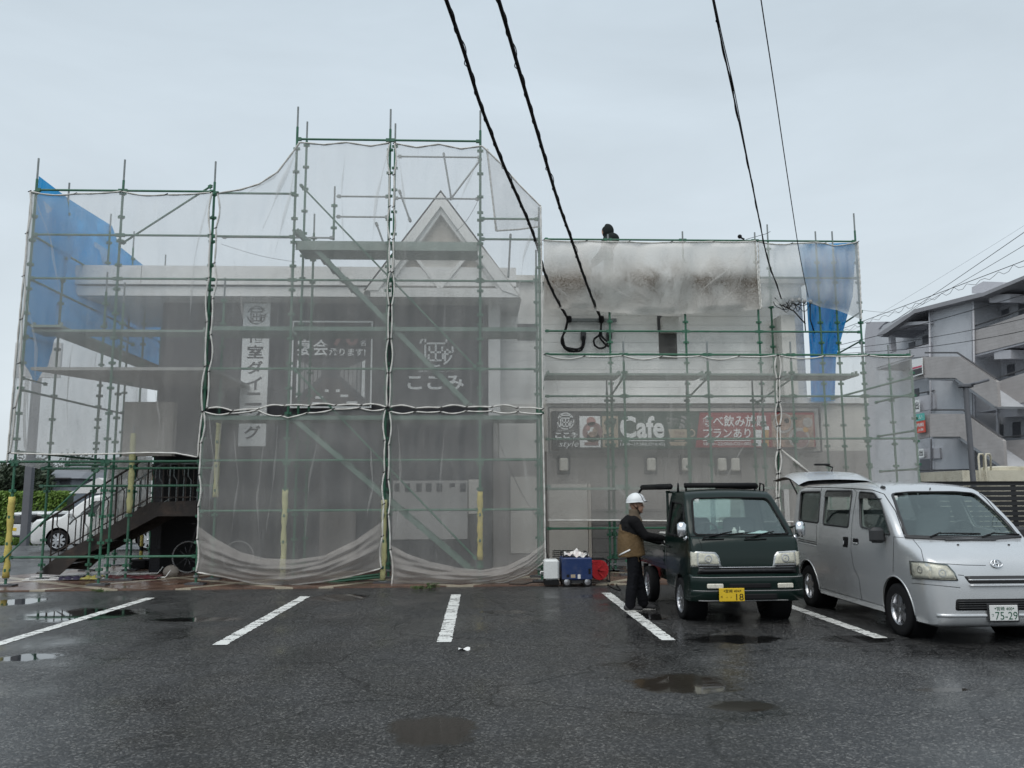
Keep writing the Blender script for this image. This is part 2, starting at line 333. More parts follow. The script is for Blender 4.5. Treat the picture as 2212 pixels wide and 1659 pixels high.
    bp = N(t, 'ShaderNodeBump', i_Distance=.016); L(t, bs.outputs[0], bp.inputs['Strength']); L(t, sx.outputs[0], bp.inputs['Height']); L(t, bp.outputs[0], b.inputs['Normal'])
    b.inputs['Specular IOR Level'].default_value = .55
    return m
M['asphalt'] = asphalt()
def gz(y): k = min(1, max(0, (y-27)/16)); return -0.62*k*k*(3-2*k)
mb = MB(); ys = [-40, -5, 5, 12, 20, 27, 29, 31, 33, 35, 37, 39, 41, 43, 60, 120, 300, 900]; xs_ = [-600, -100, -40, -20, 0, 20, 40, 100, 600]
mb.grid(lambda u, v: (xs_[round(u*8)], ys[round(v*17)], gz(ys[round(v*17)])), 8, 17)
struct(mb, 'asphalt_ground', M['asphalt'], True)
def paving():
    m, t, b = mat('brick_paving'); tc = N(t, 'ShaderNodeTexCoord')
    mp = N(t, 'ShaderNodeMapping'); mp.inputs['Rotation'].default_value = (0, 0, R_(38)); L(t, tc.outputs['Object'], mp.inputs[0])
    br = N(t, 'ShaderNodeTexBrick', i_Scale=5.0, i_Mortar_Size=.012); br.inputs['Color1'].default_value = (.17, .10, .072, 1); br.inputs['Color2'].default_value = (.12, .075, .056, 1); br.inputs['Mortar'].default_value = (.07, .05, .04, 1); L(t, mp.outputs[0], br.inputs['Vector'])
    sp = N(t, 'ShaderNodeSeparateXYZ'); L(t, mp.outputs[0], sp.inputs[0]); best = None
    for ax, per in (('X', 1.9), ('Y', 1.9)):
        a = N(t, 'ShaderNodeMath', operation='WRAP', i_1=per, i_2=0.0); L(t, sp.outputs[ax], a.inputs[0])
        c = N(t, 'ShaderNodeMath', operation='LESS_THAN', i_1=.2); L(t, a.outputs[0], c.inputs[0])
        if best is None: best = c.outputs[0]
        else: x = N(t, 'ShaderNodeMath', operation='MAXIMUM'); L(t, best, x.inputs[0]); L(t, c.outputs[0], x.inputs[1]); best = x.outputs[0]
    n = N(t, 'ShaderNodeTexNoise', i_Scale=2.0, i_Detail=8.0); L(t, tc.outputs['Object'], n.inputs['Vector'])
    x = N(t, 'ShaderNodeMix', data_type='RGBA'); L(t, best, x.inputs[0]); L(t, br.outputs[0], x.inputs[6]); x.inputs[7].default_value = (.40, .35, .27, 1)
    mr = N(t, 'ShaderNodeMapRange'); mr.inputs['To Min'].default_value = .55; mr.inputs['To Max'].default_value = 1.35; L(t, n.outputs[0], mr.inputs[0])
    s = N(t, 'ShaderNodeVectorMath', operation='SCALE'); L(t, x.outputs[2], s.inputs[0]); L(t, mr.outputs[0], s.inputs['Scale']); L(t, s.outputs[0], b.inputs['Base Color'])
    r = N(t, 'ShaderNodeMapRange'); r.inputs['From Min'].default_value = .35; r.inputs['From Max'].default_value = .6; r.inputs['To Min'].default_value = .1; r.inputs['To Max'].default_value = .4; L(t, n.outputs[0], r.inputs[0]); L(t, r.outputs[0], b.inputs['Roughness'])
    bp = N(t, 'ShaderNodeBump', i_Strength=.25, i_Distance=.004); L(t, br.outputs['Fac'], bp.inputs['Height']); L(t, bp.outputs[0], b.inputs['Normal']); return m
M['paving'] = paving()
PAVZ = .025
mb = MB(); mb.prism([(-40, 13.9, PAVZ), (-8.5, 14.75, PAVZ), (1.3, 14.98, PAVZ), (9.5, 15.15, PAVZ), (9.5, 21, PAVZ), (-8, 21, PAVZ), (-9.6, 17.7, PAVZ), (-40, 17.0, PAVZ)], (0, 0, -.3))
struct(mb, 'brick_pavement', M['paving'])
def linepaint():
    m, t, b = mat('worn_line_paint'); t.nodes.remove(b); out = t.nodes['Material Output']; tc = N(t, 'ShaderNodeTexCoord')
    d = N(t, 'ShaderNodeBsdfPrincipled', i_Roughness=.5); d.inputs['Base Color'].default_value = (.72, .73, .71, 1); tp = N(t, 'ShaderNodeBsdfTransparent')
    mp = N(t, 'ShaderNodeMapping'); mp.inputs['Scale'].default_value = (1.1, 3.6, 1); L(t, tc.outputs['Object'], mp.inputs[0])
    n = N(t, 'ShaderNodeTexNoise', i_Scale=3.4, i_Detail=9.0, i_Roughness=.72); L(t, mp.outputs[0], n.inputs['Vector'])
    v = N(t, 'ShaderNodeTexNoise', i_Scale=38.0, i_Detail=2.0); L(t, tc.outputs['Object'], v.inputs['Vector'])
    a = N(t, 'ShaderNodeMath', operation='MULTIPLY_ADD', i_1=.35); L(t, v.outputs[0], a.inputs[0]); L(t, n.outputs[0], a.inputs[2])
    k = N(t, 'ShaderNodeMapRange'); k.inputs['From Min'].default_value = .60; k.inputs['From Max'].default_value = .63; L(t, a.outputs[0], k.inputs[0])
    x = N(t, 'ShaderNodeMixShader'); L(t, k.outputs[0], x.inputs[0]); L(t, tp.outputs[0], x.inputs[1]); L(t, d.outputs[0], x.inputs[2]); L(t, x.outputs[0], out.inputs[0]); return m
M['line'] = linepaint()
for (x, y0, y1) in [(PZ(*q).x, y0, y1) for q, y0, y1 in (((321, 1293), 8.3, 13.68), ((657, 1290), 9.28, 13.7), ((985, 1286), 9.3, 13.75), ((1310, 1281.5), 9.26, 13.82), ((1907, 1380), 9.24, 13.85))]+[(6.93, 9.2, 13.9)]:
    mb = MB(); n = 90; rr = random.Random(int(x*100)); vs = []
    for i in range(n+1):
        y = y0+(y1-y0)*i/n; vs += [(x-.078+rr.uniform(-.009, .009), y, .004), (x+.078+rr.uniform(-.009, .009), y, .004)]
    mb.add(vs, [(2*i, 2*i+1, 2*i+3, 2*i+2) for i in range(n)]); struct(mb, 'parking_line', M['line'])
# ---------------------------------------------------------------- text and logos
class Frame:
    """a flat board seen from -Y: pixel corners give its place, (u, v) run 0..1 to the right and down"""
    def __init__(s, px0, py0, px1, py1, Y):
        a, b = PY(px0, py0, Y), PY(px1, py1, Y); c = PY(px0, py1, Y)
        s.x0, s.x1, s.z0, s.z1, s.Y = (a.x+c.x)/2, b.x, (a.z+PY(px1, py0, Y).z)/2, (b.z+c.z)/2, Y; s.w, s.h = s.x1-s.x0, s.z0-s.z1
    def p(s, u, v, lift=0): return Vector((s.x0+u*s.w, s.Y-lift, s.z0-v*s.h))
_txt = {}
def glyphs(body, bold):
    k = (body, bold)
    if k not in _txt:
        cu = bpy.data.curves.new('lettering', 'FONT'); cu.body = body; cu.offset = bold; cu.resolution_u = 3
        o = bpy.data.objects.new('lettering', cu); COL.objects.link(o)
        dg = bpy.context.evaluated_depsgraph_get(); me = bpy.data.meshes.new_from_object(o.evaluated_get(dg))
        _txt[k] = ([v.co.copy() for v in me.vertices], [tuple(p.vertices) for p in me.polygons])
        bpy.data.objects.remove(o); bpy.data.curves.remove(cu); bpy.data.meshes.remove(me)
    return _txt[k]
def text(mb, fn, body, u0, v0, u1, v1, m=0, bold=.015, slant=0):
    """fit a line of text into the box (u0,v0)-(u1,v1); fn(u, v) gives the place"""
    vs, fs = glyphs(body, bold)
    if not vs: return
    xa, xb = min(v.x for v in vs), max(v.x for v in vs); ya, yb = min(v.y for v in vs), max(v.y for v in vs)
    out = []
    for v in vs:
        b = (v.y-ya)/max(yb-ya, 1e-6); a = (v.x-xa)/max(xb-xa, 1e-6)
        out.append(fn(u0+(u1-u0)*a+slant*b*(u1-u0), v1+(v0-v1)*b))
    mb.add(out, fs, m)
def rect(mb, fn, u0, v0, u1, v1, m=0): mb.quad(fn(u0, v1), fn(u1, v1), fn(u1, v0), fn(u0, v0), m)
def pol(mb, fn, pts, m=0): mb.add([fn(*p) for p in pts], [tuple(range(len(pts)))], m)
def stroke(mb, fn, pts, w, asp=1.0, m=0):
    """a line of width w (in v units); asp = board height / board width"""
    for a, b in zip(pts[:-1], pts[1:]):
        dx, dy = (b[0]-a[0])/asp, b[1]-a[1]; l = math.hypot(dx, dy) or 1; nx, ny = -dy/l*w/2*asp, dx/l*w/2; ex, ey = dx/l*w/2*asp, dy/l*w/2
        mb.add([fn(a[0]-ex+nx, a[1]-ey+ny), fn(b[0]+ex+nx, b[1]+ey+ny), fn(b[0]+ex-nx, b[1]+ey-ny), fn(a[0]-ex-nx, a[1]-ey-ny)], [(0, 1, 2, 3)], m)
def ring(mb, fn, cu, cv, r, w, asp=1.0, m=0, a0=0, a1=360, n=40):
    vs = []
    for i in range(n+1):
        t = R_(a0+(a1-a0)*i/n)
        for q in (r-w/2, r+w/2): vs.append(fn(cu+q*math.cos(t)*asp, cv+q*math.sin(t)))
    mb.add(vs, [(2*i, 2*i+1, 2*i+3, 2*i+2) for i in range(n)], m)
def disc(mb, fn, cu, cv, r, asp=1.0, m=0, n=28): mb.add([fn(cu+r*math.cos(2*math.pi*i/n)*asp, cv+r*math.sin(2*math.pi*i/n)) for i in range(n)], [tuple(range(n))], m)
def crest(mb, fn, cu, cv, r, asp, m, w):
    """round emblem: a ring with the strokes of a character inside"""
    for a0, a1 in ((200, 335), (350, 372), (20, 62), (75, 172)): ring(mb, fn, cu, cv, r, w, asp, m, a0, a1)
    f = lambda *q: [(cu+a*r*asp, cv+b*r) for a, b in q]
    for q in ([(-.62, .8), (-.62, -.72), (.62, -.72), (.62, -.36), (-.62, -.36)], [(0, -.25), (0, .62)], [(-.38, -.12), (-.38, .18), (.38, .18), (.38, -.12)], [(-.42, .35), (-.42, .66), (.42, .66), (.42, .3)], [(.55, .66), (.55, .02), (.82, .02), (.82, .28), (.66, .28)]):
        stroke(mb, fn, f(*q), w, asp, m)
# ---------------------------------------------------------------- restaurant
def siding(name, col, period, dark=.55, var=.1, axis='Z', dirt=None):
    m = pm(name, col, .7, var=var, scale=3, dirt=dirt); t = m.node_tree; b = t.nodes['Principled BSDF']
    src = b.inputs['Base Color'].links[0].from_socket; tc = N(t, 'ShaderNodeTexCoord'); sp = N(t, 'ShaderNodeSeparateXYZ'); L(t, tc.outputs['Object'], sp.inputs[0])
    a = N(t, 'ShaderNodeMath', operation='WRAP', i_1=period, i_2=0.0); L(t, sp.outputs[axis], a.inputs[0])
    k = N(t, 'ShaderNodeMath', operation='LESS_THAN', i_1=.016); L(t, a.outputs[0], k.inputs[0])
    x = N(t, 'ShaderNodeMix', data_type='RGBA'); L(t, k.outputs[0], x.inputs[0]); L(t, src, x.inputs[6]); x.inputs[7].default_value = tuple(c*dark for c in col)+(1,); L(t, x.outputs[2], b.inputs['Base Color']); return m
M['charcoal'] = siding('charcoal_siding', (.046, .046, .053), .455, .5, dirt=((.07, .07, .07), .5, 1.5))
M['siding'] = siding('pale_siding', (.76, .76, .74), .215, .7, dirt=((.33, .32, .31), .6, .8))
M['lowwall'] = siding('taupe_wall', (.30, .28, .265), .9, .6, axis='X', dirt=((.16, .15, .14), .5, 1.2))
M['cream_wall'] = pm('cream_wall', (.55, .53, .49), .7, var=.07, scale=2)
M['tan'] = pm('tan_panel', (.50, .46, .41), .8, var=.1, scale=3)
M['lamp_glass'] = pm('frosted_lamp', (.6, .58, .52), .4)
M['grey_door'] = pm('grey_door', (.17, .155, .145), .6); M['screen'] = pm('screen_panel', (.42, .41, .40), .7, var=.06); M['soot'] = pm('sooty_patch', (.11, .105, .10), .85, var=.5, scale=2.5, dirt=((.33, .32, .31), .95, 1.6))
Yw, Yr, Yl = 18.2, 19.0, 18.85
bld = thing('restaurant_building', 'long restaurant with charcoal wall, white eave, pointed gable and pale sided wing behind nets', 'restaurant', (-3, Yw, PAVZ))
def xat(px, py, Y): return PY(px, py, Y).x
def zat(px, py, Y): return PY(px, py, Y).z
zt = zat(640, 640, Yw); mb = MB(); mb.box(xat(345, 800, Yw), xat(1062, 800, Yw), Yw, Yw+9, .02, zt+.3); mb.build('charcoal_wall', M['charcoal'], bld)
# eave: two white bands reaching past the wall on the left
a, b_ = PY(159, 573, 17.5), PY(1115, 615, 17.5); mb = MB()
mb.box(a.x, b_.x, 17.5, 21, zat(600, 615, 17.5), zat(600, 575, 17.5)); mb.box(a.x+.06, b_.x+.05, 17.56, 20.9, zat(600, 640, 17.56), zat(600, 615, 17.5)-.03)
mb.build('eave', M['white'], bld); mb = MB()
mb.box(a.x+.12, b_.x, 17.62, 20.8, zat(600, 615, 17.5)-.03, zat(600, 615, 17.5)); mb.build('eave_joint', M['dgrey'], bld)
for px in (304, 628, 735): mb = MB(); x = xat(px, 600, 17.49); mb.box(x-.006, x+.006, 17.495, 17.5, zat(600, 614, 17.5), zat(600, 576, 17.5)); mb.build('joint', M['grey'], bld)
# gable
G = 17.35; P = lambda x, y, Y=G: PY(x, y, Y); mb = MB()
mb.prism([P(952, 410), P(785, 627), P(816, 627), P(952, 445)], (0, 1.0, 0)); mb.prism([P(952, 410), P(952, 445), P(1085, 627), P(1126, 641)], (0, 1.0, 0))
mb.build('gable_fascia', M['white'], bld); mb = MB(); g2 = G+.08
mb.prism([P(952, 446, g2), P(820, 626, g2), P(834, 626, g2), P(952, 462, g2)], (0, .5, 0)); mb.prism([P(952, 446, g2), P(952, 462, g2), P(1075, 624, g2), P(1087, 626, g2)], (0, .5, 0))
q = G+.12
for pts in ([P(884, 543, q), P(893, 543, q), P(955, 622, q), P(946, 622, q)], [P(1010, 543, q), P(1020, 543, q), P(955, 622, q), P(946, 622, q)], [P(880, 538, q-.01), P(1022, 538, q-.01), P(1024, 545, q-.01), P(876, 545, q-.01)]): mb.prism(pts, (0, .12, 0))
mb.build('gable_trim', M['white'], bld); mb = MB(); mb.prism([P(952, 455, G+.25), P(820, 630, G+.25), P(1088, 630, G+.25)], (0, .2, 0)); mb.build('gable_panel', M['tan'], bld)
mb = MB(); mb.prism([P(893, 544, G+.22), P(1010, 544, G+.22), P(951, 620, G+.22)], (0, .02, 0)); mb.build('gable_infill', M['offwhite'], bld)
mb = MB(); mb.box(xat(800, 630, G+.02), xat(1122, 630, G+.02), G+.02, 18.15, zat(950, 641, G), zat(950, 622, G)); mb.build('gable_band', M['white'], bld)
mb = MB(); top = P(952, 410)
for fx in (P(785, 627), P(1126, 641)): mb.prism([top, fx, fx+Vector((0, 0, -.06)), top+Vector((0, 0, -.06))], (0, 4.5, 0))
bm_ = mb; mb.build('gable_roof', M['offwhite'], bld)
# pale wing
xe = xat(1735, 700, Yr); zl = zat(1400, 872, Yl); zr = zat(1300, 612, Yr)
mb = MB(); mb.box(xat(1062, 700, Yr)+.02, xe, Yr, Yr+8, .02, zr); mb.build('pale_wall', M['siding'], bld)
mb = MB(); mb.box(xat(1062, 700, Yr)+.02, xe+.1, Yr-.12, Yr+8.1, zr+.002, zr+.16); mb.build('roof_slab', M['offwhite'], bld)
xl = xat(1873, 950, Yl); mb = MB(); mb.box(xat(1062, 700, Yr)+.03, xl, Yl, Yr+6, .02, zat(1400, 975, Yl)); mb.build('taupe_wall', M['lowwall'], bld)
mb = MB(); mb.box(xat(1062, 700, Yr)+.03, xl, Yl, Yr+6, zat(1400, 975, Yl)+.002, zl-.002); mb.build('cream_wall', M['cream_wall'], bld)
mb = MB(); mb.box(xat(1180, 870, Yl), xl+.05, Yl-.08, Yr+.3, zl, zl+.13); mb.build('ledge', M['white'], bld)
mb = MB(); mb.box(xat(1055, 700, Yw), xat(1080, 700, Yw), Yw-.1, Yw+.2, zat(1060, 905, Yw), zat(1060, 640, Yw)); mb.build('white_column', M['white'], bld)
mb = MB(); mb.box(xat(1078, 950, Yl), xat(1165, 950, Yl), Yl-.03, Yl-.003, zat(1100, 990, Yl), zat(1100, 880, Yl)); mb.build('white_panel', M['offwhite'], bld)
mb = MB(); mb.box(xat(1102, 950, Yl), xat(1158, 950, Yl), Yl-.035, Yl-.003, zat(1100, 1195, Yl), zat(1100, 1030, Yl)); mb.build('side_door', M['cream_wall'], bld)
mb = MB(); mb.box(xat(1118, 700, Yr), xat(1160, 700, Yr), Yr-.02, Yr-.003, zat(1150, 735, Yr), zat(1150, 700, Yr)); mb.build('side_window', M['dgrey'], bld)
# pillar, vent box and sooty mark on the pale wall
mb = MB(); mb.box(xat(1690, 750, 18.4), xat(1720, 750, 18.4), 18.4, Yr-.002, zl+.14, zat(1700, 680, 18.4)); mb.build('pillar', M['offwhite'], bld)
mb = MB(); mb.box(xat(1432, 700, 18.7), xat(1467, 700, 18.7), 18.72, Yr-.002, zat(1450, 715, 18.7), zat(1450, 683, 18.7)); mb.build('vent_box', M['offwhite'], bld)
mb = MB(); mb.box(xat(1421, 740, Yr), xat(1431, 740, Yr), Yr-.03, Yr-.003, zat(1440, 716, Yr), zat(1440, 683, Yr)); mb.build('vent_side', M['dgrey'], bld); mb = MB(); mb.box(xat(1423, 740, Yr), xat(1462, 740, Yr), Yr-.01, Yr-.003, zat(1440, 776, Yr), zat(1440, 717, Yr)); mb.build('sooty_patch', M['soot'], bld)
for px in (1217, 1405, 1480, 1557, 1586):
    c = PY(px, 1004, Yl); mb = MB(); mb.cbox(c+Vector((0, -.02, 0)), (.30, .04, .42), 0, bev=.01); o = mb.build('wall_lamp', M['dgrey'], bld)
    mb = MB(); mb.cbox(c+Vector((0, -.1, 0)), (.2, .12, .3), 0, bev=.03); mb.build('lamp_shade', M['lamp_glass'], o)
# street level of the wing: service panel with slots, trim, sided lower wall
mb = MB(); mb.box(xat(1186, 1150, Yl), xat(1270, 1150, Yl), Yl-.05, Yl-.003, .12, zat(1200, 1046, Yl)); svc = mb.build('service_panel', M['cream_wall'], bld); mb = MB()
for k in range(6):
    z = zat(1200, 1189+k*4.2, Yl); mb.box(xat(1193, 1190, Yl), xat(1238, 1190, Yl), Yl-.056, Yl-.049, z-.012, z+.006)
mb.build('louvre', M['black'], svc)
mb = MB(); mb.box(xat(1271, 1150, Yl), xat(1277, 1150, Yl), Yl-.07, Yl-.003, .12, zat(1200, 1046, Yl)); mb.build('door_frame', M['tan'], bld)
M['plank'] = siding('plank_wall', (.2, .195, .19), .3, .4)
mb = MB(); mb.box(xat(1278, 1150, Yl), xat(1660, 1150, Yl), Yl-.04, Yl-.003, .12, zat(1300, 1100, Yl)); mb.build('plank_wall', M['plank'], bld)
mb = MB(); mb.box(xat(1180, 1150, Yl), xl, Yl-.09, Yl-.002, .03, .118); mb.build('plinth', M['grey'], bld)
mb = MB(); mb.box(xat(1674, 1080, Yl), xat(1703, 1080, Yl), Yl-.05, Yl-.041, .12, zat(1690, 1052, Yl)); wd = mb.build('back_door', M['white'], bld); mb = MB(); mb.box(xat(1680, 1080, Yl), xat(1692, 1080, Yl), Yl-.056, Yl-.049, .3, zat(1690, 1058, Yl)); mb.build('door_window', M['black'], wd)
# entrance under the crest: pale screen with a row of square panes, papered door
E0 = Yw-.06; mb = MB(); mb.box(xat(848, 1100, E0), xat(1010, 1100, E0), E0, Yw-.003, zat(930, 1165, E0), zat(930, 1038, E0)); scr = mb.build('entrance_screen', M['screen'], bld)
for px, w, y1 in ((858, 11, 1062), (880, 11, 1062), (905, 11, 1062), (926, 12, 1062), (949, 12, 1062), (977, 12, 1052), (1000, 13, 1062)):
    mb = MB(); mb.box(xat(px-w/2, 1050, E0), xat(px+w/2, 1050, E0), E0-.006, E0+.01, zat(px, y1, E0), zat(px, 1044, E0)); mb.build('window', M['dgrey'], scr)
mb = MB(); mb.box(xat(846, 1170, E0), xat(1012, 1170, E0), E0+.02, Yw-.003, PAVZ, zat(930, 1167, E0)); mb.build('entrance_door', M['dgrey'], bld)
mb = MB(); mb.box(xat(1012, 1100, E0), xat(1034, 1100, E0), E0-.02, Yw-.003, zat(930, 1110, E0), zat(930, 1036, E0)); mb.build('notice_board', M['cream_wall'], bld)
mb = MB(); mb.box(xat(690, 1150, E0), xat(768, 1150, E0), E0, Yw-.003, PAVZ+.2, zat(730, 1105, E0)); mb.build('shop_door', M['grey_door'], bld)
mb = MB(); mb.box(xat(352, 1100, Yw), xat(430, 1100, Yw), Yw-.02, Yw+.3, PAVZ, zat(400, 985, Yw)); mb.build('doorway_shade_fill', M['black'], bld)  # plain black box: the shade inside the doorway put in as colour
mb = MB(); mb.box(xat(268, 900, Yw-.6), xat(375, 900, Yw-.6), Yw-.6, Yw-.4, zat(300, 985, Yw-.6), zat(300, 868, Yw-.6)); mb.build('balcony_panel', M['tan'], bld)
# ---------------------------------------------------------------- signs on the restaurant
M['ink'] = pm('sign_ink', (.045, .045, .05), .5); M['sign_white'] = pm('sign_white', (.78, .80, .80), .45, var=.04); M['sign_red'] = pm('sign_red', (.25, .03, .034), .45, var=.1)
M['sign_green'] = pm('sign_green', (.022, .055, .038), .5); M['sign_tan'] = pm('sign_tan', (.40, .33, .24), .5); M['sign_dark'] = pm('sign_dark', (.03, .03, .033), .5); M['sign_pink'] = pm('sign_pink', (.42, .22, .2), .5)
M['photo'] = pm('food_photo', (.30, .2, .15), .5, var=.9, scale=5); M['beer'] = pm('beer', (.5, .28, .08), .4); M['plate_grey'] = pm('printed_plate', (.36, .34, .32), .5, var=.3, scale=9); M['rug'] = pm('rug_print', (.075, .062, .06), .5, var=.4, scale=8); M['dull_red'] = pm('dull_red', (.22, .12, .115), .5)
f = Frame(520.5, 655, 573, 964, Yw-.07); s_ = thing('vertical_sign', 'tall white vertical board with a round crest and dark characters on the charcoal wall', 'sign', (f.x0, f.Y, f.z1))
mb = MB(); mb.box(f.x0, f.x1, f.Y, Yw-.003, f.z1, f.z0); mb.build('board', M['sign_white'], s_)
mb = MB(); fn = lambda u, v: f.p(u, v, .004); asp = f.h/f.w; crest(mb, fn, .5, .085, .062, asp, 0, .008); mb.build('emblem', M['ink'], s_)
mb = MB()
for ch, v in zip('個室ダイニング', (.235, .345, .455, .565, .675, .785, .905)): text(mb, fn, ch, .2, v-.046, .8, v+.046, 0, .02)
mb.build('lettering', M['ink'], s_)
f = Frame(633, 697, 799, 878, Yw-.07); s2 = thing('banquet_sign', 'dark banquet notice with a long dining room picture under white lettering', 'sign', (f.x0, f.Y, f.z1)); fn2 = lambda u, v, q=f: q.p(u, v, .004)
mb = MB(); mb.box(f.x0, f.x1, f.Y, Yw-.003, f.z1, f.z0); mb.build('board', M['sign_dark'], s2); mb = MB(); asp = f.h/f.w
for q in ((-.02, -.02, 1.02, 0), (-.02, 1, 1.02, 1.02), (-.02, 0, 0, 1), (1, 0, 1.02, 1)): a, c = f.p(q[0], q[1]), f.p(q[2], q[3]); mb.box(a.x, c.x, f.Y-.02, f.Y+.02, c.z, a.z)
mb.build('frame', M['sign_white'], s2); mb = MB()
text(mb, fn2, '宴会', .05, .2, .45, .40, 0, .014); text(mb, fn2, '承ります!', .46, .31, .93, .40, 0, .02); text(mb, fn2, '最大', .06, .07, .2, .15, 0, .02); text(mb, fn2, '大', .86, .13, .93, .2, 0, .01); text(mb, fn2, '名', .86, .21, .93, .28, 0, .01); mb.build('lettering', M['sign_white'], s2)
mb = MB(); text(mb, fn2, '70', .50, .07, .84, .28, 0, .03); mb.build('number', M['dull_red'], s2)
mb = MB(); rect(mb, fn2, .03, .43, .95, .98, 0)
fl = lambda u, v: f.p(u, v, .007)
for k in range(6):
    a = .05+.055*k; c = .93-.055*k; h = .035*k; pol(mb, fl, [(a, .45+h*.6), (a+.042, .45+h*.6+.02), (a+.042, .9-h*1.3-.03), (a, .9-h*1.3)], 1 if k else 2); pol(mb, fl, [(c, .45+h*.6), (c-.042, .45+h*.6+.02), (c-.042, .9-h*1.3-.03), (c, .9-h*1.3)], 1 if k else 2)
pol(mb, fl, [(.42, .66), (.56, .66), (.86, .97), (.12, .97)], 3)
for u, v, w in ((.3, .88, .1), (.62, .86, .1), (.7, .94, .14), (.26, .95, .1), (.56, .8, .05), (.42, .8, .05)): pol(mb, lambda a, c: f.p(a, c, .01), [(u, v), (u+w, v), (u+w, v+.03), (u, v+.03)], 2)
mb.build('room_picture', [M['dgrey'], M['grey'], M['sign_white'], M['rug']], s2)
f3 = Frame(870, 712, 1010, 848, Yw-.01); fn3 = lambda u, v: f3.p(u, v, .004); s3 = thing('wall_logo', 'white round crest above bold white letters fixed to the charcoal wall', 'logo', (f3.x0, f3.Y, f3.z1))
uv3 = lambda px, py: ((px-870)/140, (py-712)/136); asp = f3.h/f3.w; mb = MB(); u, v = uv3(941, 755); crest(mb, fn3, u, v, .265, asp, 0, .03); mb.build('emblem', M['sign_white'], s3)
mb = MB(); u0, v0 = uv3(881, 811); u1, v1 = uv3(1002, 843); text(mb, fn3, 'ここみ', u0, v0, u1, v1, 0, .03); u0, v0 = uv3(903, 796); u1, v1 = uv3(985, 804); text(mb, fn3, '個室ダイニング', u0, v0, u1, v1, 0, .0); mb.build('lettering', M['sign_white'], s3)
Ys = Yl-.14; f4 = Frame(1192, 888, 1763, 970, Ys); s4 = thing('cafe_signboard', 'long cafe signboard in grey, green and red along the pale wing', 'sign', (f4.x0, f4.Y, f4.z1))
U = lambda px: (xat(px, 930, Ys)-f4.x0)/f4.w
V = lambda py: (py-888)/82
mb = MB(); mb.box(f4.x0, f4.x1, Ys, Yl-.003, f4.z1, f4.z0); mb.build('board', M['sign_dark'], s4)
fa, fb, fc = (lambda u, v: f4.p(u, v, .004)), (lambda u, v: f4.p(u, v, .008)), (lambda u, v: f4.p(u, v, .012))
mb = MB(); pol(mb, fa, [(U(1298), 0), (U(1512), 0), (U(1500), 1), (U(1298), 1)], 0); mb.build('green_field', M['sign_green'], s4)
mb = MB(); pol(mb, fa, [(U(1513), .04), (U(1760), .04), (U(1760), .96), (U(1501), .96)], 0); mb.build('red_field', M['sign_red'], s4)
mb = MB(); asp = f4.h/f4.w; crest(mb, fa, U(1222), .26, .21, asp, 0, .03); text(mb, fa, 'ここみ', U(1199), .56, U(1250), .72, 0, .05); text(mb, fa, '個室ダイニング', U(1206), .49, U(1240), .53, 0, 0); text(mb, fa, 'style', U(1205), .78, U(1246), .98, 0, -.005, slant=.15); mb.build('brand_lettering', M['sign_white'], s4)
mb = MB(); rect(mb, fa, U(1252), .13, U(1297), .95, 0); disc(mb, fb, U(1277), .27, .12, asp, 1); ring(mb, fb, U(1280), .55, .2, .13, asp, 2); disc(mb, fb, U(1281), .7, .17, asp, 3); disc(mb, fc, U(1270), .45, .06, asp, 1); disc(mb, fc, U(1286), .5, .07, asp, 3); rect(mb, fc, U(1262), .82, U(1292), .9, 2)
mb.build('dessert_picture', [M['sign_white'], M['sign_pink'], M['dull_red'], M['photo']], s4)
mb = MB(); rect(mb, fb, U(1301), .13, U(1335), .95, 1); text(mb, fc, '個', U(1304), .17, U(1332), .49, 0, .05); text(mb, fc, '室', U(1304), .57, U(1332), .9, 0, .05); mb.build('character_block', [M['sign_green'], M['sign_tan']], s4)
mb = MB(); text(mb, fb, 'Cafe', U(1339), .13, U(1435), .71, 0, .03); rect(mb, fb, U(1339), .77, U(1435), .79, 0); text(mb, fb, '13:30~17:30(LO16:45)', U(1339), .83, U(1435), .93, 0, .01)
text(mb, fb, '食べ飲み放題', U(1517), .11, U(1657), .42, 0, .012); text(mb, fb, 'プランあり', U(1519), .45, U(1621), .71, 0, .014); rect(mb, fb, U(1517), .77, U(1621), .79, 0); text(mb, fb, '18:00~22:00(LO21:00)', U(1519), .82, U(1621), .93, 0, .01); mb.build('lettering', M['sign_white'], s4)
mb = MB()
text(mb, fb, 'Free', U(1441), .16, U(1464), .25, 0, 0); text(mb, fb, 'Wi Fi', U(1441), .28, U(1464), .37, 0, 0)
for r in (.12, .22, .32): ring(mb, fb, U(1468), .46, r, .055, asp, 0, -80, -5, 14)
disc(mb, fb, U(1470), .43, .035, asp, 0); pol(mb, fb, [(U(1443), .48), (U(1492), .48), (U(1486), .72), (U(1476), .79), (U(1458), .79), (U(1448), .72)], 1); ring(mb, fb, U(1493), .58, .09, .035, asp, 1); pol(mb, fb, [(U(1444), .81), (U(1490), .81), (U(1486), .91), (U(1448), .91)], 1)
text(mb, fc, 'Free', U(1458), .53, U(1478), .62, 2, 0); text(mb, fc, 'Drink', U(1458), .65, U(1478), .72, 2, 0); mb.build('coffee_cup_picture', [M['grey'], M['sign_tan'], M['dull_red']], s4)
mb = MB()
for a, c, v0, k in ((1628, 1645, .5, 0), (1646, 1661, .4, 1)): pol(mb, fb, [(U(a), v0), (U(c), v0), (U(c-2), .93), (U(a+2), .93)], k); rect(mb, fc, U(a), v0, U(c), v0+.1, 0)
mb.build('beer_picture', [M['sign_white'], M['beer']], s4)
mb = MB(); rect(mb, fb, U(1667), .1, U(1757), .95, 0); disc(mb, fc, U(1692), .32, .27, asp, 1); disc(mb, fc, U(1725), .72, .28, asp, 1)
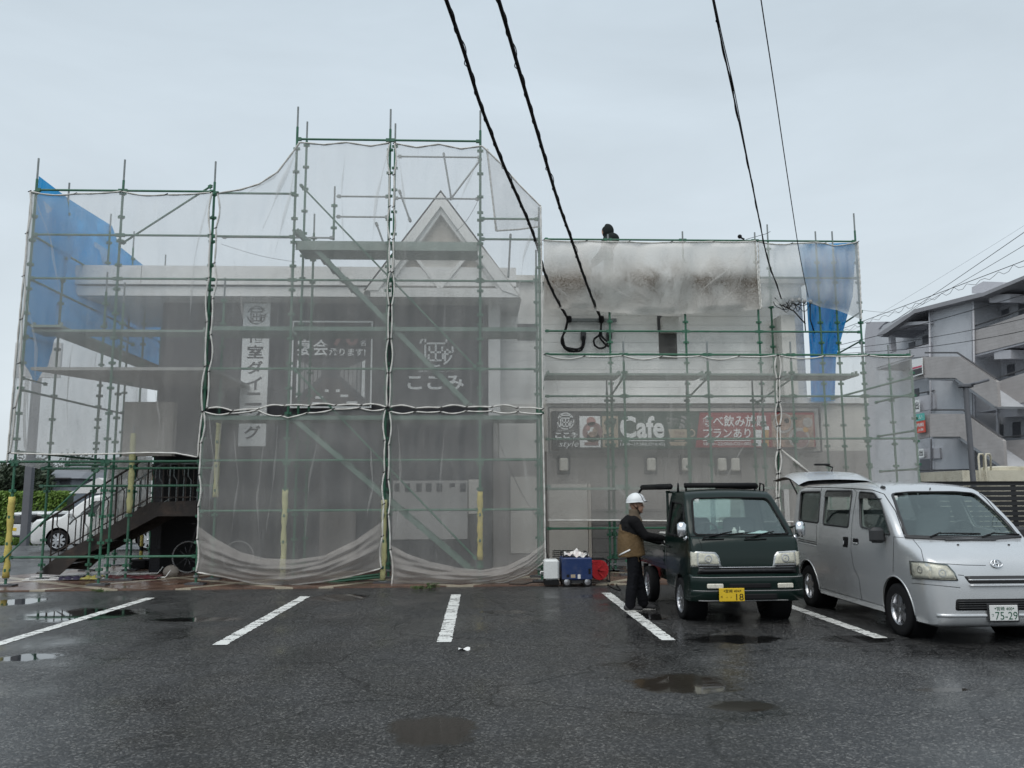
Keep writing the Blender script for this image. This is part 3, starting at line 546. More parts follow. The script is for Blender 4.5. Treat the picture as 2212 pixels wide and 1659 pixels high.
fd = lambda u, v: f4.p(u, v, .015); disc(mb, fd, U(1692), .30, .22, asp, 0); disc(mb, fd, U(1727), .75, .22, asp, 2); disc(mb, fd, U(1745), .3, .13, asp, 1); disc(mb, fd, U(1740), .5, .07, asp, 3); disc(mb, fd, U(1700), .26, .07, asp, 1); mb.build('food_picture', [M['photo'], M['plate_grey'], M['dull_red'], M['beer']], s4)
mb = MB()
A, B = PY(1185, 880, Ys), PY(1774, 976, Ys)
for p, q in (((A.x, A.z), (B.x, A.z)), ((B.x, A.z), (B.x, B.z)), ((B.x, B.z), (A.x, B.z)), ((A.x, B.z), (A.x, A.z))): mb.bar((p[0], Ys-.02, p[1]), (q[0], Ys-.02, q[1]), .035, .035)
for px in (1200, 1330, 1460, 1590, 1720): x = xat(px, 880, Ys); mb.bar((x, Ys-.02, A.z), (x, Yl-.01, A.z+.05), .02, .02)
mb.build('frame', M['dgrey'], s4)
# ---------------------------------------------------------------- scaffolds
Yf, Yb = 15.5, 16.4
def pole(root, x, y, z0, z1, sleeve=None, base=True, mat_='green', smat='yellow', c0=.28):
    mb = MB(); zt = z1-.42
    mb.tube([(x, y, z0+.02), (x, y, zt)], .0245, 8, 0); mb.tube([(x, y, zt-.02), (x, y, z1)], .019, 8, 1)
    z = z0+c0
    while z < zt+.01:
        mb.tube([(x, y, z-.028), (x, y, z+.028)], .034, 8, 0)
        for a in range(4): d = Vector((math.cos(a*math.pi/2), math.sin(a*math.pi/2), 0)); mb.bar(Vector((x, y, z))+d*.028, Vector((x, y, z))+d*.062, .034, .05, 0)
        z += .475
    if base: mb.box(x-.075, x+.075, y-.075, y+.075, z0+.029, z0+.037, 1); mb.tube([(x, y, z0+.037), (x, y, z0+.2)], .017, 6, 1); mb.tube([(x, y, z0+.13), (x, y, z0+.17)], .05, 6, 1); mb.box(x-.17, x+.17, y-.11, y+.11, z0+.0005, z0+.028, 2)
    o = mb.build('pole', [M[mat_], M['galv'], M['dgrey']], root, 40)
    if sleeve:
        m2 = MB(); n = 14; rr = random.Random(int(x*37)); m2.tube([(x+rr.uniform(-.006, .006), y+rr.uniform(-.006, .006), sleeve[0]+(sleeve[1]-sleeve[0])*i/n) for i in range(n+1)], [.055+rr.uniform(-.008, .01)-(.012 if i in (3, 8) else 0) for i in range(n+1)], 10)
        m2.build('foam_sleeve', M[smat], o, True)
    return o
def rail(root, p, q, name='rail', r=.0225, mat_='green'):
    p, q = Vector(p), Vector(q); mb = MB(); mb.tube([p, q], r, 8); d = (q-p).normalized()
    for e, s in ((p, 1), (q, -1)): mb.bar(e+d*s*.02, e+d*s*.085, .05, .062)
    return mb.build(name, M[mat_], root, 40)
def deck(root, x0, x1, y0, y1, z, name='platform', mat_='deck'):
    mb = MB(); mb.box(x0, x1, y0, y1, z-.045, z); k = 0
    for x in (x0+.03, x1-.03):
        for y in (y0+.08, y1-.08): mb.bar((x, y, z-.05), (x, y, z+.06), .05, .03)
    return mb.build(name, M[mat_], root)
M['toe'] = pm('toe_board_green', (.24, .30, .265), .6, .1, .2, 5); M['stair_green'] = pm('stair_green', (.12, .19, .155), .6, .1, .25, 7); M['deck'] = pm('perforated_deck', (.21, .28, .24), .6, .1, .2, 6)
def stair(root, a, b, y0, y1, n=13, name='stair'):
    """scaffold stair from a (top) to b (foot), points (x, z)"""
    mb = MB()
    for y in (y0, y1): mb.bar((a[0], y, a[1]), (b[0], y, b[1]), .03, .09)
    for i in range(n+1):
        t = i/n; x, z = a[0]+(b[0]-a[0])*t, a[1]+(b[1]-a[1])*t; mb.box(x-.085, x+.085, y0+.016, y1-.016, z-.02, z+.012)
    return mb.build(name, M['stair_green'], root)
FX = [PY(p, 900, Yf).x for p in (40, 235, 440, 622, 833, 1037, 1168)]
TOP = [PY(*q, Yf).z for q in ((75, 342), (272, 345), (468, 349), (649, 231), (846, 236), (1041, 239), (1168, 448))]
zf = lambda py, px=640, Y=Yf: PY(px, py, Y).z
# left scaffold: front row and the row running back along the end of the building
sl_ = thing('scaffold', 'green tube scaffold round the outdoor stair, its end hung with a blue tarp', 'scaffold', (FX[0], Yf, PAVZ), 'scaffolds round the restaurant')
x0 = FX[0]
for i in range(3): pole(sl_, FX[i], Yf, PAVZ, TOP[i], (PAVZ+.15, 1.62) if i == 0 else None)
for y in (412, 508, 602):
    for a, b in ((0, 1), (1, 2)): rail(sl_, (FX[a], Yf, zf(y, 270)), (FX[b], Yf, zf(y, 270)))
for y in (997, 1203):
    for a, b in ((0, 1), (1, 2)): rail(sl_, (FX[a], Yf, zf(y, 217)), (FX[b], Yf, zf(y, 217)))
    rail(sl_, (FX[0]-1.2, Yf, zf(y, 217)), (FX[0], Yf, zf(y, 217)))
rail(sl_, PY(0, 1215, Yf-.05), PY(214, 1012, Yf-.05), 'brace', .016); rail(sl_, PY(459, 400, Yf+.06), PY(262, 527, Yf+.06), 'brace', .02)
ry = [PX(q[0], q[1], x0) for q in ((150, 395), (240, 462), (290, 500), (358, 550))]
for p in ry: pole(sl_, x0, p.y, PAVZ, p.z)
for k, px in enumerate((159, 208, 258)): pole(sl_, x0+.9, ry[k].y, PAVZ, 6.2)
for i, (px, t) in enumerate(((252, 5.9), (291, 3.0))): pole(sl_, PY(px, 900, Yb).x, Yb, PAVZ, t, (1.3, 2.85) if i == 1 else None, smat='pale_yellow')
for z in (zf(508, 75), zf(602, 75), zf(800, 75)+.9, 3.6, 2.45): rail(sl_, (x0, Yf, z), (x0, ry[3].y, z))
for z in (zf(1048, 217), zf(1008, 217)): rail(sl_, (x0, Yb, z), (FX[2], Yb, z))
rail(sl_, PY(140, 1004, Yb), PY(228, 1004, Yb)); zp = zf(700, 60)
deck(sl_, x0+.06, x0+.62, Yf+.05, 21.8, zp, 'walkway'); deck(sl_, x0+.05, FX[2]-.1, Yf+.12, Yf+.62, zf(709, 270), 'walkway')
M['soffit'] = pm('grey_soffit', (.33, .335, .32), .7, var=.15)
mb = MB(); zz = zf(798, 270); mb.prism([(x0+.1, Yf+.1, zz), (FX[2]+.1, Yf+.1, zz), (FX[2]+.1, 18.1, zz), (-6.6, 19.3, zz), (x0+1.6, 19.3, zz)], (0, 0, .06)); mb.build('walkway', M['soffit'], sl_)
for y in (715, 805): 
    z = zf(y, 270)
    for x in (FX[0], FX[1]): rail(sl_, (x, Yf, z-.1), (x, Yb, z-.1), 'bracket', .017)
# centre scaffold
sc_ = thing('scaffold', 'tall green scaffold with two stair flights standing before the pointed gable', 'scaffold', (FX[4], Yf, PAVZ), 'scaffolds round the restaurant')
sleeves = {3: (PAVZ+.1, zf(1058, 615), 'pale_yellow'), 4: (PAVZ+.05, zf(1080, 831), 'pale_yellow'), 5: (PAVZ+.4, zf(1062, 1041), 'yellow')}
for i in (3, 4, 5, 6): s = sleeves.get(i); pole(sc_, FX[i], Yf, PAVZ, TOP[i], s[:2] if s else None, smat=s[2] if s else 'yellow')
for i, q in ((2, (477, 600)), (3, (664, 263)), (4, (853, 267)), (5, (1034, 415)), (6, (1161, 540))):
    pole(sc_, FX[i] if i != 3 else PY(664, 263, Yb).x, Yb, PAVZ, PY(*q, Yb).z, (.9+.7, 3.1) if i == 2 else None, smat='pale_yellow')
pole(sc_, PY(674, 462, Yb+.05).x, Yb+.3, PAVZ, PY(674, 462, Yb+.3).z); pole(sc_, PY(723, 402, Yb).x, Yb+.02, zf(520, 720, Yb), PY(723, 402, Yb).z, base=False)
for y in (303,):
    for a, b in ((3, 4), (4, 5)): rail(sc_, (FX[a], Yf, zf(y, 850)), (FX[b], Yf, zf(y, 850)))
for y in (418, 511): rail(sc_, (FX[2], Yf, zf(y, 560)), (FX[3], Yf, zf(y, 560)))
for y in (606, 797, 994, 1102):
    for a, b in ((2, 3), (3, 4), (4, 5), (5, 6)): rail(sc_, (FX[a], Yf, zf(y, 850)), (FX[b], Yf, zf(y, 850)))
for y in (473, 517): rail(sc_, (FX[5], Yf, zf(y, 1100)), (FX[6], Yf, zf(y, 1100)))
X_ = lambda px, py=500, Y=Yb: PY(px, py, Y).x
for a, b, y in ((725, 840, 424), (850, 1036, 428), (725, 840, 468), (480, 722, 512), (856, 1040, 338)): rail(sc_, (X_(a), Yb, zf(y, a, Yb)), (X_(b), Yb, zf(y, a, Yb)), 'guard_rail', .02, 'galv')
for p, q in (((958, 330), (975, 430)), ((1040, 342), (972, 432)), ((862, 410), (887, 480)), ((812, 480), (832, 535)), ((1052, 322), (1072, 498)), ((1103, 505), (1098, 600))): rail(sc_, PY(*p, Yb-.1), PY(*q, Yb-.1), 'strut', .02, 'galv')
for a, b, y in ((3, 4, 530), (4, 5, 530), (2, 3, 709), (3, 4, 709), (4, 5, 709), (5, 6, 709), (2, 3, 901), (3, 4, 901), (4, 5, 901), (5, 6, 901)):
    z = zf(y, 850); deck(sc_, FX[a]+.05, FX[b]-.05, Yf+.08, Yf+.42, z); deck(sc_, FX[a]+.05, FX[b]-.05, Yf+.44, Yb-.06, z); mb = MB(); mb.box(FX[a]+.03, FX[b]-.03, Yf+.035, Yf+.055, z-(.09 if y == 530 else .045), z+(.09 if y == 530 else .035)); mb.build('toe_board', M['toe' if y == 530 else 'stair_green'], sc_)
sa, sb = PY(641, 497, Yf+.1), PY(1010, 872, Yf+.1); stair(sc_, (sa.x, sa.z), (sb.x, sb.z), Yf+.08, Yf+.5, 18)
sa, sb = PY(628, 899, Yf+.1), PY(1014, 1229, Yf+.1); stair(sc_, (sa.x, sa.z), (sb.x, sb.z), Yf+.08, Yf+.5, 15)
for p, q in (((648, 398), (1030, 796)), ((635, 797), (1030, 1209))): rail(sc_, PY(*p, Yf-.03), PY(*q, Yf-.03), 'handrail', .017)
rail(sc_, PY(700, 1255, Yf+.4), PY(828, 1240, Yf+.4)); rail(sc_, PY(700, 1259, Yf+.3), PY(828, 1246, Yf+.3))
# right low scaffold and the upper one behind it
Yq, Yq2, Yu = 16.6, 17.5, 18.25
sr_ = thing('scaffold', 'low green scaffold with wide netted bays in front of the cafe signboard', 'scaffold', (PY(1350, 900, Yq).x, Yq, PAVZ), 'scaffolds round the restaurant')
QX = [PY(p, 900, Yq).x for p in (1178, 1350, 1533, 1715, 1871, 1976)]
for i, x in enumerate(QX[1:]): pole(sr_, x, Yq, PAVZ, PY((1350, 1533, 1713, 1860, 1970)[i], 738 if i < 4 else 756, Yq).z)
for y in (766, 856, 948, 1140):
    for a in range(5): rail(sr_, (QX[a], Yq, zf(y, 1500, Yq)), (QX[a+1], Yq, zf(y, 1500, Yq)))
for y in (805, 1052):
    for a in range(4 if y < 900 else 3): z = zf(y, 1500, Yq); deck(sr_, QX[a]+.05, QX[a+1]-.05, Yq+.08, Yq+.4, z); deck(sr_, QX[a]+.05, QX[a+1]-.05, Yq+.45, Yq2-.05, z)
for px, t in ((1312, 830), (1323, 830), (1485, 830), (1628, 830), (1648, 830)): pole(sr_, PY(px, 900, Yq2).x, Yq2, PAVZ, PY(px, 805, Yq2).z)
for a, b in (((1350, 810), (1318, 858)), ((1533, 812), (1488, 858)), ((1715, 815), (1632, 872))): rail(sr_, PY(*a, Yq+.03), PY(*b, Yq2-.1), 'brace', .02)
xr = QX[5]
pole(sr_, xr, Yq2, PAVZ, zf(745, 1925, Yq2))
for y in (905, 985, 1068): z = zf(y-55, 1976, Yq); rail(sr_, (xr, Yq, z), (xr, Yu, z), 'end_rail')
rail(sr_, (xr, Yq, zf(815, 1976, Yq)), (QX[4], Yu, zf(862, 1880, Yu)), 'brace'); rail(sr_, PY(1870, 1115, Yq+.05), PY(1925, 1040, Yq+.05), 'brace', .018)
su_ = thing('scaffold', 'upper green scaffold against the pale wing, carrying the earth stained net', 'scaffold', (PY(1480, 700, Yu).x, Yu, PAVZ), 'scaffolds round the restaurant')
UX = []
for px, top, b in ((1313, 506, 1), (1474, 500, 1), (1630, 502, 1), (1657, 485, 0), (1761, 500, 1), (1797, 500, 1), (1844, 461, 1)):
    p = PY(px, top, Yu+(0 if b else .5)); UX.append(p.x); pole(su_, p.x, Yu+(0 if b else .5), PAVZ, p.z)
xs0 = PY(1176, 600, Yu).x
for y in (519, 599, 716):
    xs2 = [xs0, UX[0], UX[1], UX[2], UX[6]]
    for a, b in zip(xs2[:-1], xs2[1:]): rail(su_, (a, Yu, zf(y, 1500, Yu)), (b, Yu, zf(y, 1500, Yu)))
for a, b in (((1862, 672), (1820, 700)), ((1862, 735), (1808, 765))): rail(su_, PY(*a, Yu), PY(*b, Yu+1.5), 'brace', .02)
mb = MB(); q = PY(1609, 516, Yu-.05); mb.tube([PY(1608, 517, Yu-.05), PY(1597, 512, Yu-.05)], .02, 6); mb.ell(PY(1598, 511, Yu-.05), .05); mb.tube([PY(1612, 517, Yu), PY(1655, 505, Yu+.3), PY(1664, 500, Yu+.4)], .006, 5); mb.build('clamp', M['black'], su_)
# ---------------------------------------------------------------- nets
def poly_at(pts, scal=None, inward=None):
    ls = [0]
    for a, b in zip(pts[:-1], pts[1:]): ls.append(ls[-1]+(b-a).length)
    T = ls[-1]
    def fn(t):
        d = t*T; i = 0
        while i < len(pts)-2 and d > ls[i+1]: i += 1
        seg = max(ls[i+1]-ls[i], 1e-9); p = pts[i].lerp(pts[i+1], (d-ls[i])/seg)
        if scal and inward is not None:
            n, a = scal; k = t*n; w = abs(math.sin(math.pi*k)); p = p+inward*(a*w*(.7+.5*math.sin(3.1*int(k)+1)))
        return p
    return fn
def P3(q, Y): return PY(q[0], q[1], q[2] if len(q) > 2 else Y)
def coons(T, Rt, B, Lf, u, v):
    c00, c10, c01, c11 = T(0), T(1), B(0), B(1)
    return T(u)*(1-v)+B(u)*v+Lf(v)*(1-u)+Rt(v)*u-(c00*(1-u)*(1-v)+c10*u*(1-v)+c01*(1-u)*v+c11*u*v)
def net(label, top, right, bottom, left, Y, mt, scal={}, hems='tlrb', nu=60, nv=60, rip=(.025, 5, 3), seed=1, bow=0.0, name='safety_net', cat='net', group='nets hung on the scaffolds', hemr=.025, fold=None, world=False, diag=0):
    cv = {}
    for k, pts in (('t', top), ('r', right), ('b', bottom), ('l', left)):
        q = [Vector(p) for p in pts] if world else [P3(p, Y) for p in pts]; inw = {'t': (0, 0, -1), 'b': (0, 0, 1), 'l': (1, 0, 0), 'r': (-1, 0, 0)}[k]
        cv[k] = poly_at(q, scal.get(k), Vector(inw))
    root = thing(name, label, cat, cv['b'](.5), group)
    rr = random.Random(seed); ph = [rr.uniform(0, 6.28) for _ in range(8)]
    def S_(u, v):
        p = coons(cv['t'], cv['r'], cv['b'], cv['l'], u, v); w = min(1, 14*u*(1-u))*min(1, 14*v*(1-v))
        d = rip[0]*(math.sin(rip[1]*6.28*u+ph[0]+1.7*v)+.6*math.sin(rip[1]*2.3*6.28*u+ph[1]-2.5*v+diag*v*6)+.5*math.sin(rip[2]*6.28*v+ph[2]+3*u*diag)+.35*math.sin(rip[1]*5.1*6.28*u+ph[4]+2*math.sin(5*v+ph[5])))
        d -= bow*math.sin(math.pi*u)*math.sin(math.pi*min(1, v))
        n = Vector((0, 1, 0)) if not world else Vector((1, 0, 0))
        return p+n*d*w
    mb = MB(); mb.grid(S_, nu, nv); o = mb.build('mesh', M[mt], root, True, fix=False)
    for k in hems:
        n = 110; pts = [cv[k](i/n)+Vector((0, -.01, 0)) for i in range(n+1)]
        m2 = MB(); m2.tube(pts, [hemr*(.8+.35*abs(math.sin(i*.37+ph[3]))) for i in range(n+1)], 6, 0, sq=.6)
        if k in scal:
            for j in range(int(scal[k][0])+1):
                p = cv[k](min(1, j/scal[k][0])); m2.tube([p+Vector((-.03, -.03, -.015)), p+Vector((.03, -.03, .015))], .009, 5, 1)
        m2.build('hem', [M['hem'], M['black']], root, True)
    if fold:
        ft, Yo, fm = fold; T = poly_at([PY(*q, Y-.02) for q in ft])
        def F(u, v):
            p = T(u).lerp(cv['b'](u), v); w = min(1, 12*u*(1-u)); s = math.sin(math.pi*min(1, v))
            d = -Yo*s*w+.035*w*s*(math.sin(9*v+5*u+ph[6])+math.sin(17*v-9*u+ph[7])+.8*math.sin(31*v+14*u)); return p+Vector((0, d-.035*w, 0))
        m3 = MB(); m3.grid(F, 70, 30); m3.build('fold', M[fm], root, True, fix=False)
    return root
Yn = Yf-.14
crease_of = []
net('white net over the two left bays, its lower hem above the outdoor stair', [(66, 414), (165, 419), (268, 414), (365, 421), (458, 416)], [(458, 416), (452, 600), (444, 800), (438, 890), (428, 988)], [(22, 979), (120, 982), (220, 981), (320, 978), (380, 979), (428, 988)], [(66, 414), (52, 600), (42, 800), (22, 979)], Yn, 'net', {'t': (4, .045), 'l': (6, .04), 'r': (6, .04)}, seed=3)
net('upper white net left of the middle seam, its corner swept up to the tall frame', [(470, 418), (520, 410), (560, 398), (600, 372), (632, 330), (648, 308), (700, 313), (748, 308), (800, 316), (842, 309)], [(842, 309), (842, 600), (836, 880)], [(447, 883), (500, 888), (560, 884), (622, 876), (700, 877), (770, 875), (835, 880)], [(470, 418), (462, 600), (447, 883)], Yn-.01, 'net', {'l': (6, .05), 'r': (8, .036), 'b': (7, .04)}, seed=5, rip=(.028, 6, 3))
net('white net of the upper bays right of the middle seam, before the gable', [(852, 310), (900, 319), (948, 312), (996, 322), (1042, 316), (1080, 352), (1120, 398), (1168, 446)], [(1168, 446), (1171, 660), (1172, 884)], [(841, 880), (900, 882), (1000, 880), (1090, 880), (1172, 884)], [(852, 310), (848, 600), (841, 880)], Yn-.01, 'net', {'l': (8, .036), 'b': (6, .04)}, seed=8)
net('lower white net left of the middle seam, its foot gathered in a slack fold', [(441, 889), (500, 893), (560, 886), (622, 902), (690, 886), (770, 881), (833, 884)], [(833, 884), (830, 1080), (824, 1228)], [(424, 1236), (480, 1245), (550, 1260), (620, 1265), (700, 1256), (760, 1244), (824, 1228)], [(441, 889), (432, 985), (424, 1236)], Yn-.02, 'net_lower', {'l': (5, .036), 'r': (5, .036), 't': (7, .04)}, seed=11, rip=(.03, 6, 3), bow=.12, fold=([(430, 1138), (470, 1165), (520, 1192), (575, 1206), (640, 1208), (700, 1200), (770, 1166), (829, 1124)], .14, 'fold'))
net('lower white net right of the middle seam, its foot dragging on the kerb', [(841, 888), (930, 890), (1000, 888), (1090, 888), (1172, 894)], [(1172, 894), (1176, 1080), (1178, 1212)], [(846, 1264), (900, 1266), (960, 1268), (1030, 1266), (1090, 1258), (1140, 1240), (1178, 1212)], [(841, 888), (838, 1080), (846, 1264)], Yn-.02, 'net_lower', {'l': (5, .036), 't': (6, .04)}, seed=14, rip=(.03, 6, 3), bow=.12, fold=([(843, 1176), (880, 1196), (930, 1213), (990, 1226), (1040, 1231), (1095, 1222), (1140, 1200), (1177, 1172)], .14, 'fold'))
net('small loose net flap slung beside the tall frame over the right slope of the gable', [(1052, 322), (1100, 372), (1168, 448)], [(1168, 448), (1163, 490)], [(1071, 499), (1120, 496), (1163, 490)], [(1052, 322), (1062, 410), (1071, 499)], Yf+.12, 'net', {}, 'lb', 24, 24, seed=21)
net('earth stained white net sagging along the top of the pale wing', [(1174, 519), (1310, 522), (1400, 523), (1474, 523), (1560, 522), (1632, 521)], [(1632, 521), (1636, 590), (1642, 668)], [(1176, 668), (1240, 666), (1310, 674), (1400, 680), (1480, 678), (1560, 674), (1642, 668)], [(1174, 519), (1175, 600), (1176, 668)], Yu-.08, 'soil', {'t': (5, .02)}, 'tr', seed=31, rip=(.05, 3, 2), bow=.22, diag=1)
net('clean white net corner gathered before the blue tarp at the right end', [(1637, 522), (1700, 527), (1760, 523), (1800, 529), (1852, 523)], [(1852, 523), (1857, 600), (1860, 690)], [(1645, 666), (1690, 656), (1745, 652), (1775, 664), (1808, 670), (1860, 690)], [(1637, 522), (1640, 600), (1645, 666)], Yu-.09, 'net_clean', {'t': (3, .03)}, 'tlr', seed=35, rip=(.05, 3, 2), bow=.18, diag=1)
net('wide white net before the cafe signboard, left of its laced seam', [(1177, 766), (1262, 770), (1350, 768), (1440, 770), (1533, 769), (1600, 770), (1677, 768)], [(1677, 768), (1680, 960), (1676, 1128)], [(1183, 1124), (1340, 1124), (1500, 1126), (1676, 1128)], [(1177, 766), (1180, 950), (1183, 1124)], Yq-.14, 'net_low', {'t': (6, .07), 'r': (7, .036)}, 'trb', seed=41)
net('white net over the right end bays of the low scaffold, beside the flats', [(1682, 768), (1760, 770), (1860, 768), (1930, 766), (1970, 770)], [(1970, 770), (1982, 950), (1994, 1130)], [(1680, 1128), (1800, 1126), (1994, 1130)], [(1682, 768), (1684, 960), (1680, 1128)], Yq-.14, 'net_low', {'t': (3, .05), 'l': (7, .036)}, 'tlb', seed=44, diag=1)
def creases(net_name, Y, lines):
    root = bpy.data.objects[net_name]
    for pts, w in lines:
        q = [PY(a, b, Y) for a, b in pts]; n = 16; f = poly_at(q); ph = pts[0][0]*.7; mb = MB(); vs = []
        for i in range(n+1):
            t = i/n; p = f(t); hw = w*math.sin(math.pi*min(1, t*.92+.08))*(.8+.4*math.sin(9*t+ph))
            vs += [p+Vector((-hw+.01*math.sin(13*t+ph), -.004, 0)), p+Vector((0, -.004-hw*.9, 0)), p+Vector((hw*.8, -.004, 0))]
        mb.add(vs, [(3*i+k, 3*i+k+1, 3*i+k+4, 3*i+k+3) for i in range(n) for k in (0, 1)]); mb.build('crease', M['crease'], root, True, fix=False)
M['crease'] = cloth_net('net_crease', (.66, .655, .64), .34, .08)
creases('safety_net.001', Yn-.03, [([(644, 318), (608, 400), (566, 500)], .05), ([(640, 322), (590, 385), (520, 425)], .05), ([(642, 330), (625, 430), (590, 560)], .03), ([(505, 560), (520, 640), (530, 720)], .02), ([(745, 330), (738, 420), (742, 520)], .02), ([(840, 320), (815, 420), (800, 560)], .03)])
creases('safety_net.002', Yn-.03, [([(1040, 325), (1000, 420), (960, 500)], .025), ([(860, 330), (880, 470), (875, 560)], .02), ([(1165, 455), (1130, 560), (1120, 640)], .03)])
creases('safety_net.003', Yn-.05, [([(452, 900), (462, 1000), (450, 1120)], .03), ([(480, 905), (468, 1010), (470, 1100)], .025), ([(505, 930), (515, 1040), (500, 1150)], .02), ([(570, 960), (556, 1070), (560, 1180)], .02), ([(600, 920), (592, 1030), (575, 1150)], .018), ([(690, 930), (668, 1040), (660, 1170)], .018), ([(800, 960), (806, 1050), (790, 1130)], .025)])
creases('safety_net.004', Yn-.05, [([(860, 920), (866, 1020), (858, 1150)], .022), ([(960, 930), (950, 1060), (962, 1180)], .018), ([(1120, 930), (1140, 1040), (1130, 1160)], .025)])
creases('safety_net', Yn-.03, [([(75, 425), (110, 520), (130, 640)], .025), ([(450, 430), (420, 560), (410, 700)], .03), ([(60, 650), (80, 760), (70, 900)], .03), ([(330, 820), (345, 900), (340, 970)], .02)])
creases('safety_net.006', Yu-.3, [([(1300, 606), (1350, 640), (1430, 672)], .06), ([(1345, 606), (1400, 645), (1500, 668)], .05), ([(1185, 606), (1225, 640), (1290, 664)], .06), ([(1620, 530), (1565, 590), (1480, 655)], .05), ([(1625, 540), (1595, 620), (1545, 664)], .05)]) if 'safety_net.006' in bpy.data.objects else None
creases('safety_net.007', Yq-.1, [([(1195, 780), (1210, 880), (1200, 980)], .02), ([(1440, 790), (1450, 900), (1446, 1000)], .018), ([(1670, 790), (1640, 900), (1560, 1050)], .025), ([(1320, 1040), (1360, 1080), (1440, 1100)], .04), ([(1345, 1060), (1400, 1090), (1500, 1110)], .03)])
fo = bpy.data.objects['safety_net.008']; mb = MB()
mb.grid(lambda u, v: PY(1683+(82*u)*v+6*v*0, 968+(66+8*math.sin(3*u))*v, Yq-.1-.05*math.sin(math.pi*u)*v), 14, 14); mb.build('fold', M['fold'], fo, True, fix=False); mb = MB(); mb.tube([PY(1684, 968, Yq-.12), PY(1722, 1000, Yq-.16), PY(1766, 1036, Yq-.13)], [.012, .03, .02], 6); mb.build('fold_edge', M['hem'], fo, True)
yb3 = ry[3].y
net('white net blown outward along the left end of the scaffold', [(x0-.06, Yf-.03, 7.45), (x0-.1, 17.5, 7.3), (x0-.06, 19.5, 7.3), (x0-.06, yb3, 7.2)], [(x0-.06, yb3, 7.2), (x0-.3, yb3, 4.8), (x0-.2, yb3, 2.2)], [(x0-.12, Yf-.03, 2.25), (x0-.6, 17.5, 2.2), (x0-.5, 19.5, 2.2), (x0-.2, yb3, 2.2)], [(x0-.06, Yf-.03, 7.45), (x0-.1, Yf-.03, 4.8), (x0-.12, Yf-.03, 2.25)], 0, 'net_side', {}, 'l', 50, 50, (.05, 6, 2), 51, world=True, bow=.42)
for i in range(1): net('pale draped sheet hanging behind the stair rail down to the ground', [(238, 990), (270, 985), (330, 987)], [(330, 987), (326, 1080), (322, 1150)], [(178, 1158), (230, 1152), (322, 1150)], [(238, 990), (222, 1080), (178, 1158)], 19.4, 'sheet', {}, '', 40, 40, (.09, 4, 1), 61, name='draped_sheet', cat='sheet', group=None)
def tarp(label, pts, fn, seed=1, thick=0):
    T, Rr, B, Lf = [poly_at([fn(*q) for q in side]) for side in pts]; rr = random.Random(seed); a, b = rr.uniform(0, 6), rr.uniform(0, 6)
    nrm = (T(1)-T(0)).cross(Lf(1)-Lf(0)).normalized()
    def F(u, v): 
        w = min(1, 12*u*(1-u))*min(1, 12*v*(1-v)); return coons(T, Rr, B, Lf, u, v)+nrm*w*(.06*math.sin(14*u+3*v+a)+.05*math.sin(31*u-6*v+b)+.03*math.sin(12*v+8*u)+.03*math.sin(57*u+9*v+a)+.02*math.sin(43*v-21*u+b))
    mb = MB(); mb.grid(F, 110, 70); return single(mb, 'tarpaulin', M['tarp'], label, 'tarp', 'blue tarpaulins', smooth=True)
tarp('torn blue tarp hung along the left end of the scaffold', ([(76, 380), (152, 432), (242, 488), (258, 532), (312, 575), (349, 606)], [(349, 606), (350, 700), (347, 798)], [(46, 786), (62, 800), (76, 830), (90, 806), (104, 790), (118, 732), (146, 717), (247, 758), (318, 780), (347, 798)], [(76, 380), (60, 560), (46, 786)]), lambda x, y: (lambda q: q if q.y > Yf+.1 else Vector((x0-.03+.02*(Yf+.1-q.y), Yf+.1, PY(x, y, Yf+.1).z)))(PX(x, y, x0-.03)), 4)
tarp('blue tarp strung at the right end of the pale wing, behind the net corner', ([(1722, 528), (1790, 526), (1849, 524)], [(1849, 524), (1842, 640), (1806, 772), (1803, 866)], [(1752, 868), (1803, 866)], [(1722, 528), (1740, 610), (1750, 770), (1752, 868)]), lambda x, y: PY(x, y, 18.62), 9)
# ---------------------------------------------------------------- steel stair under the left bays
st = thing('outdoor_stair', 'dark rusty steel stair climbing from the pavement to the left doorway', 'staircase', (-8.2, 17.4, PAVZ))
Y1, Y2 = 16.8, 18.0
prof = [(76, 1240), (132, 1196), (212, 1152), (324, 1085), (424, 1081), (424, 1115), (340, 1115), (165, 1209), (128, 1242)]
for Y in (Y1, Y2-.03):
    mb = MB(); mb.prism([Vector((PY(a, b, Y1).x, Y, PY(a, b, Y1).z)) for a, b in prof], (0, .03, 0)); mb.build('stringer', M['rust'], st)
pf, pt_ = PY(100, 1232, Y1), PY(322, 1088, Y1); nst = 9
for i in range(nst):
    t = (i+.5)/nst; p = pf.lerp(pt_, t); mb = MB(); mb.box(p.x-.14, p.x+.14, Y1+.032, Y2-.032, p.z-.03, p.z+.005); mb.box(p.x-.14, p.x-.13, Y1+.033, Y2-.033, p.z-.12, p.z-.031); mb.build('tread', M['rust'], st)
a, b = PY(324, 1088, Y1), PY(424, 1088, Y1); mb = MB(); mb.box(a.x, b.x, Y1+.032, Y2-.032, a.z-.06, a.z); mb.build('landing', M['rust'], st)
